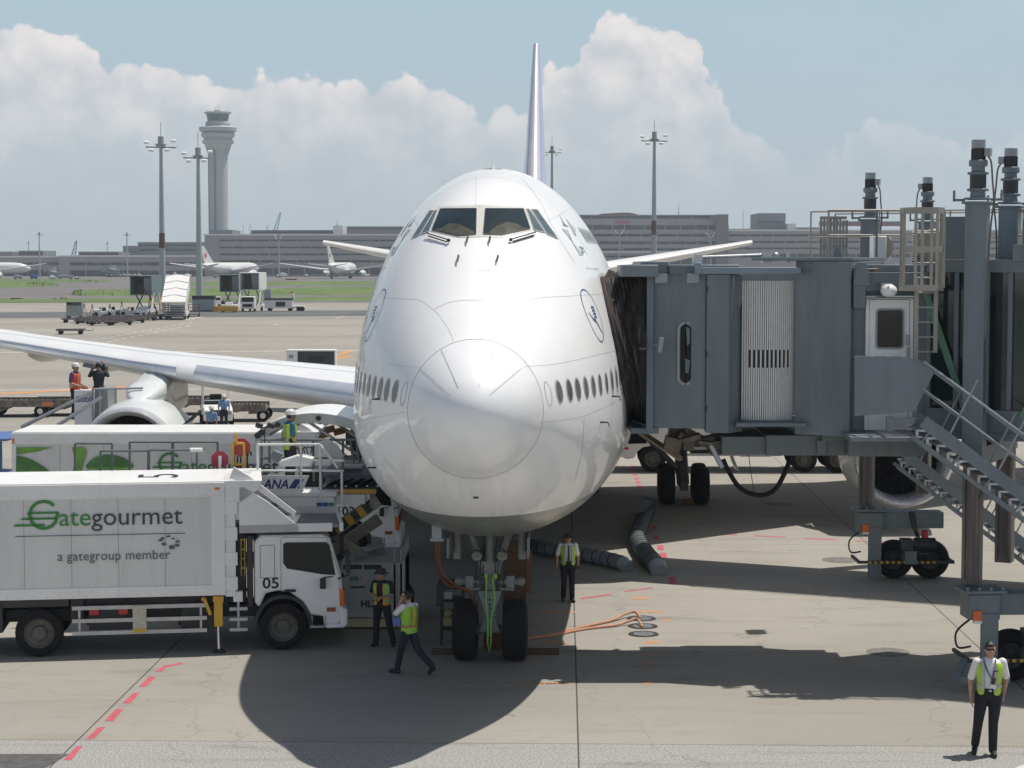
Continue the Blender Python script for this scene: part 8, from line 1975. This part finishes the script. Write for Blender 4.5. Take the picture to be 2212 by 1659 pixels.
        ss = vo.modifiers.new('u', 'SUBSURF'); ss.levels = ss.render_levels = 1
        for z_, hh, mt in bands:
            b = MB(); 
            for k in range(20):
                a0, a1 = 2 * math.pi * k / 20, 2 * math.pi * (k + 1) / 20
                if open_front and 250 < 360 * (k + .5) / 20 < 290: continue
                lst = sorted(TS, key=lambda q_: q_[0]); A_ = float(np.interp(z_, [q_[0] for q_ in lst], [q_[1] for q_ in lst])) + .050; B_ = float(np.interp(z_, [q_[0] for q_ in lst], [q_[2] for q_ in lst])) + .050
                f_ = (z_ - .92) / .5; ox, oy = lean.x * f_ + hp.x * (1 - f_), lean.y * f_ + hp.y * (1 - f_)
                cc = lambda t: math.copysign(abs(math.cos(t)) ** .85, math.cos(t)); ss_ = lambda t: math.copysign(abs(math.sin(t)) ** .85, math.sin(t))
                b.add([(ox + A_ * cc(a0), oy + B_ * ss_(a0), z_ - hh), (ox + A_ * cc(a1), oy + B_ * ss_(a1), z_ - hh), (ox + A_ * cc(a1), oy + B_ * ss_(a1), z_ + hh), (ox + A_ * cc(a0), oy + B_ * ss_(a0), z_ + hh)], [(0, 1, 2, 3)])
            b.build('reflective_band', mt, vo, angle=180)
        vb = MB()
        for sx in (-1, 1):
            for yy in (-1, 1): 
                for i in range(4):
                    z0_, z1_ = 1.0 + i * .105, 1.105 + i * .105
                    q0 = [float(np.interp(z, [q_[0] for q_ in TS], [q_[2] for q_ in TS])) + .053 for z in (z0_, z1_)]
                    of = [((z - .92) / .5) for z in (z0_, z1_)]
                    vb.add([(sx * .075 + lean.x * of[0], yy * q0[0] * .96 + lean.y * of[0], z0_), (sx * .112 + lean.x * of[0], yy * q0[0] * .92 + lean.y * of[0], z0_), (sx * .112 + lean.x * of[1], yy * q0[1] * .92 + lean.y * of[1], z1_), (sx * .075 + lean.x * of[1], yy * q0[1] * .96 + lean.y * of[1], z1_)], [(0, 1, 2, 3)])
        vb.build('reflective_stripe', bands[0][2], vo, smooth=False)
    # head wear
    if hat == 'helmet' or (hat and hat[0] == 'h'):
        mt = HELM
        hm = MB().lathe([(-.012, .150 * .82), (-.008, .128), (.0, .122), (.04, .120), (.085, .095), (.112, .05), (.120, .004)], hd + Vector((0, .0, .045)), (0, 0, 1), 20)
        hm.v = [hd + ty @ Vector(((v.x - hd.x) * .92, (v.y - hd.y) * 1.08, v.z - hd.z)) for v in hm.v]
        a = [hv(x, y, z) for x, y, z in ((-.08, -.10, .04), (.08, -.10, .04), (.05, -.165, .028), (-.05, -.165, .028))]; hm.add(a + [q_ - Vector((0, 0, .008)) for q_ in a], [(0, 1, 2, 3), (7, 6, 5, 4), (0, 4, 5, 1), (1, 5, 6, 2), (2, 6, 7, 3), (3, 7, 4, 0)])
        hm.build('helmet', mt, r)
    elif hat == 'cap':
        hm = MB().lathe([(-.012, .112), (.03, .112), (.075, .112), (.095, .08), (.098, .004)], hd + Vector((0, 0, .045)), (0, 0, 1), 18).lathe([(0, .10), (-.004, .165), (.004, .165)], hd + Vector((0, -.02, .042)), (0, 0, 1), 18); hm.build('hat', BLACK, r)
    if hat != 'helmet':
        hr = [MB().ball(hv(0, .018, .045), .1, 16, (.86, .98, .92))]; hr[0].v = [v for v in hr[0].v]
        hr.append(caps([(*hv(.05, .03, .0), .046), (*hv(-.05, .03, .0), .046)], 12)); hr.append(caps([(*hv(.03, -.075, .092), .022), (*hv(-.04, -.07, .09), .026)], 10))
        for sx in (-1, 1): hr.append(caps([(*hv(sx * .068, -.01, .05), .024), (*hv(sx * .074, .02, .0), .018)], 10))
        hair = fuse('hair', hr, HAIR, r, vox * .7, 1)
    else:
        fuse('hair', [caps([(*hv(.04, .045, .0), .05), (*hv(-.04, .045, .0), .05)], 12)], HAIR, r, vox * .8, 1)
    return r, V, lean
HELM = pm('helmet_white', (.62, .62, .60), .35, var=.05)
LIME = pm('lime_vest', (.42, .62, .06), .6, var=.12, scale=9, bump=.2, bscale=14); LIMEG = pm('green_lime_vest', (.20, .66, .10), .6, var=.1, scale=9); ORV = pm('orange_vest', (.80, .11, .03), .6, var=.1)
SIL = pm('reflective_silver', (.42, .42, .40), .35, .2); ORB = pm('reflective_orange', (.75, .26, .06), .5); SHW = pm('white_shirt', (.74, .74, .76), .75, var=.05, scale=8, bump=.25, bscale=14); SHB = pm('blue_shirt', (.18, .30, .48), .75, var=.1, scale=8); SHN = pm('navy_shirt', (.015, .017, .025), .8, var=.2, scale=8); TEAL = pm('teal_shirt', (.03, .15, .22), .75, var=.1)
def gl(px, py, z=0): p = G(px, py, z); return (p.x, p.y, z)
# A crew member at the lower right, sunglasses, walking toward us
r, V, ln = person('man in sunglasses, white short sleeved shirt and open lime vest, walking at the lower right', gl(2134, 1630), R(-14), 1.90,
    dict(hipL=(.10, 0, .93), hipR=(-.10, 0, .93), kneeL=(.07, -.06, .50), kneeR=(-.15, -.12, .52), ankL=(.07, -.05, .09), ankR=(-.19, .10, .13), toeL=(.10, -.20, .04), toeR=(-.20, -.07, .04), shL=(.19, .03, 1.42), shR=(-.185, -.02, 1.41), elL=(.255, .10, 1.15), elR=(-.275, .0, 1.13), haL=(.22, .16, .93), haR=(-.26, -.05, .88), head=(.01, -.03, 1.60), turn=R(14)),
    SHW, (LIME, True, [(1.07, .018, SIL)]), (.014, .014, .02), None, .012)
MB().box((.01, -.115, 1.625), (.125, .03, .036)).build('sunglasses', BLACK, r, bevel=.012)
MB().tube([(-.09, -.07, 1.475), (-.05, -.130, 1.36), (.0, -.150, 1.25), (.035, -.155, 1.19), (.055, -.15, 1.25), (.085, -.12, 1.38), (.09, -.06, 1.47)], .0085, 6).build('lanyard', pm('lanyard_navy', (.02, .03, .12), .6), r)
MB().box((.06, -.158, 1.16), (.062, .014, .095), ry=.2).build('badge_holder', DARK, r, bevel=.005); MB().box((.062, -.160, 1.075), (.08, .008, .06), ry=.1).build('id_card', WHITE, r); MB().box((.10, -.150, 1.31), (.05, .012, .02)).build('pocket_badge', DARK, r); MB().box((.02, -.128, 1.005), (.04, .012, .03)).build('buckle', STEEL, r)
# B crew member walking away to the left with a phone
r, V, ln = person('man in lime vest seen from behind, walking with a phone at his ear', gl(884, 1456), R(236), 1.66,
    dict(hipL=(.09, 0, .90), hipR=(-.09, 0, .90), kneeR=(-.10, .14, .52), kneeL=(.10, -.14, .50), ankR=(-.12, .50, .20), ankL=(.10, -.24, .09), toeR=(-.13, .42, .05), toeL=(.10, -.42, .04), shL=(.185, -.02, 1.43), shR=(-.185, .02, 1.41), elR=(-.24, -.10, 1.18), elL=(.31, -.14, 1.27), haR=(-.18, -.26, 1.06), haL=(.15, -.09, 1.55), head=(.0, -.03, 1.60), turn=R(8)),
    SHW, (pm('yellow_lime_vest', (.34, .62, .07), .6, var=.1, scale=9, bump=.2, bscale=14), False, [(1.02, .022, ORB), (1.02, .012, SIL)]), (.018, .022, .038), None, .013)
MB().box((.118, -.075, 1.58), (.015, .05, .11)).build('phone', BLACK, r)
MB().box((.13, -.22, 1.10), (.02, .20, .16)).build('blue_folder', pm('folder_blue', (.08, .16, .42), .5), r)
# C ground crew in front of the loader, dark hat
r, V, ln = person('woman in black hat, navy shirt and lime and orange vest before the loader', gl(826, 1396), R(-18), 1.66,
    dict(kneeL=(.16, .02, .50), kneeR=(-.13, -.02, .50), ankL=(.22, .12, .09), ankR=(-.15, .0, .09), toeL=(.26, -.04, .04), toeR=(-.18, -.16, .04), elL=(.24, .02, 1.18), elR=(-.25, .0, 1.18), haL=(.05, -.21, 1.12), haR=(-.11, -.22, 1.15), head=(-.01, -.03, 1.60), turn=R(-12)),
    SHN, (pm('vest_mixed', (.26, .58, .10), .6, var=.1), True, [(.97, .022, ORB), (1.08, .014, ORB)]), (.012, .013, .022), 'cap', .013)
# D standing crew member in the fuselage shadow on the right
r, V, ln = person('person in cap, black tie and open lime vest, right of the nose gear', gl(1227, 1299), R(4), 1.66,
    dict(kneeL=(.09, -.08, .50), kneeR=(-.10, -.0, .50), ankL=(.10, -.06, .09), ankR=(-.11, .10, .10), toeL=(.13, -.22, .04), toeR=(-.13, -.06, .04), elL=(.25, .03, 1.14), elR=(-.27, .03, 1.15), haL=(.25, -.02, .90), haR=(-.28, -.03, .92), head=(0, -.04, 1.59)),
    SHW, (LIME, True, [(1.02, .016, SIL)]), (.012, .012, .017), 'cap', .013)
MB().prism([(-.018, 1.44), (.018, 1.44), (.028, 1.05), (0, 1.01), (-.028, 1.05)], -.142, -.130).build('tie', BLACK, r)
for sx in (-1, 1): MB().ball((sx * .265, -.04, .85), .05, 10, (.8, .9, 1.2)).build('black_glove', BLACK, r)
# E loader operator with hard hat, seen from the side and behind
pz = P(627, 1052, 42.8); r, V, ln = person('loader operator in white hard hat, teal shirt and lime vest on the balcony', (pz.x, 42.75, P(0, 1054, 42.8).z), R(118), 1.76,
    dict(elL=(.23, .05, 1.15), elR=(-.24, .02, 1.15), haL=(.22, -.08, .92), haR=(-.22, -.10, .93), head=(0, -.03, 1.60)), TEAL, (LIME, False, [(1.08, .028, SIL)]), (.03, .033, .045), 'helmet', .014)
MB().lathe([(0, .003), (.01, .055), (.0, .06)], (-.19, .03, 1.08), (-1, .3, 0), 16).build('vest_fan', BLACK, r)
# F and G in the lift basket, H and I by the tug, J beyond the loader
pz = P(163, 880, 60.4); person('man in white helmet and orange vest standing in the lift basket', (pz.x, 60.4, P(0, 906, 60.4).z), R(75), 1.78, dict(haL=(.12, -.25, 1.02), haR=(-.12, -.25, 1.02)), pm('purple_shirt', (.10, .07, .16), .8), (ORV, False, [(1.05, .02, SIL)]), (.02, .02, .03), 'helmet', .022)
pz = P(214, 880, 60.6); person('mechanic in dark overalls in the lift basket reaching up to the wing flap', (pz.x, 60.6, P(0, 906, 60.6).z), R(188), 1.82, dict(shL=(.185, 0, 1.44), elL=(.28, -.06, 1.30), haL=(.17, -.14, 1.58), elR=(-.28, -.08, 1.30), haR=(-.12, -.16, 1.70)), pm('overall_navy', (.03, .033, .045), .8), None, (.03, .033, .044), None, .022, dark_sleeve=pm('overall_navy', (.03, .033, .045)))
person('man in white helmet and light blue shirt standing before the white tug', gl(484, 930), R(10), 1.74, dict(), SHB, None, (.025, .03, .06), 'helmet', .022)
p2 = G(458, 960); person('worker whose white helmet just shows over the leaf truck roof below the tug', (p2.x, p2.y, 0), R(-20), 1.72, dict(), SHB, None, (.02, .03, .06), 'helmet', .024)
p2 = G(697, 985); person('worker in light blue shirt half hidden behind the open cargo door', (p2.x, p2.y, 0), R(60), 1.74, dict(), SHB, None, (.02, .03, .06), None, .024)
# ------------------------------------------------------------ summer haze: one closed box round the place
def haze():
    o = MB().b2(-2300, 2300, -90, 2600, -1.0, 135).build('haze', WHITE, smooth=False)
    o.data.materials.clear(); m = bpy.data.materials.new('haze_air'); m.use_nodes = True; nt = m.node_tree; nt.nodes.clear()
    v = nt.nodes.new('ShaderNodeVolumePrincipled'); v.inputs['Color'].default_value = (.80, .90, 1, 1); v.inputs['Density'].default_value = .0002; v.inputs['Anisotropy'].default_value = .2
    out = nt.nodes.new('ShaderNodeOutputMaterial'); nt.links.new(v.outputs[0], out.inputs['Volume']); o.data.materials.append(m)
    o['kind'] = 'stuff'
haze()
S.cycles.max_bounces = 5; S.cycles.volume_bounces = 0
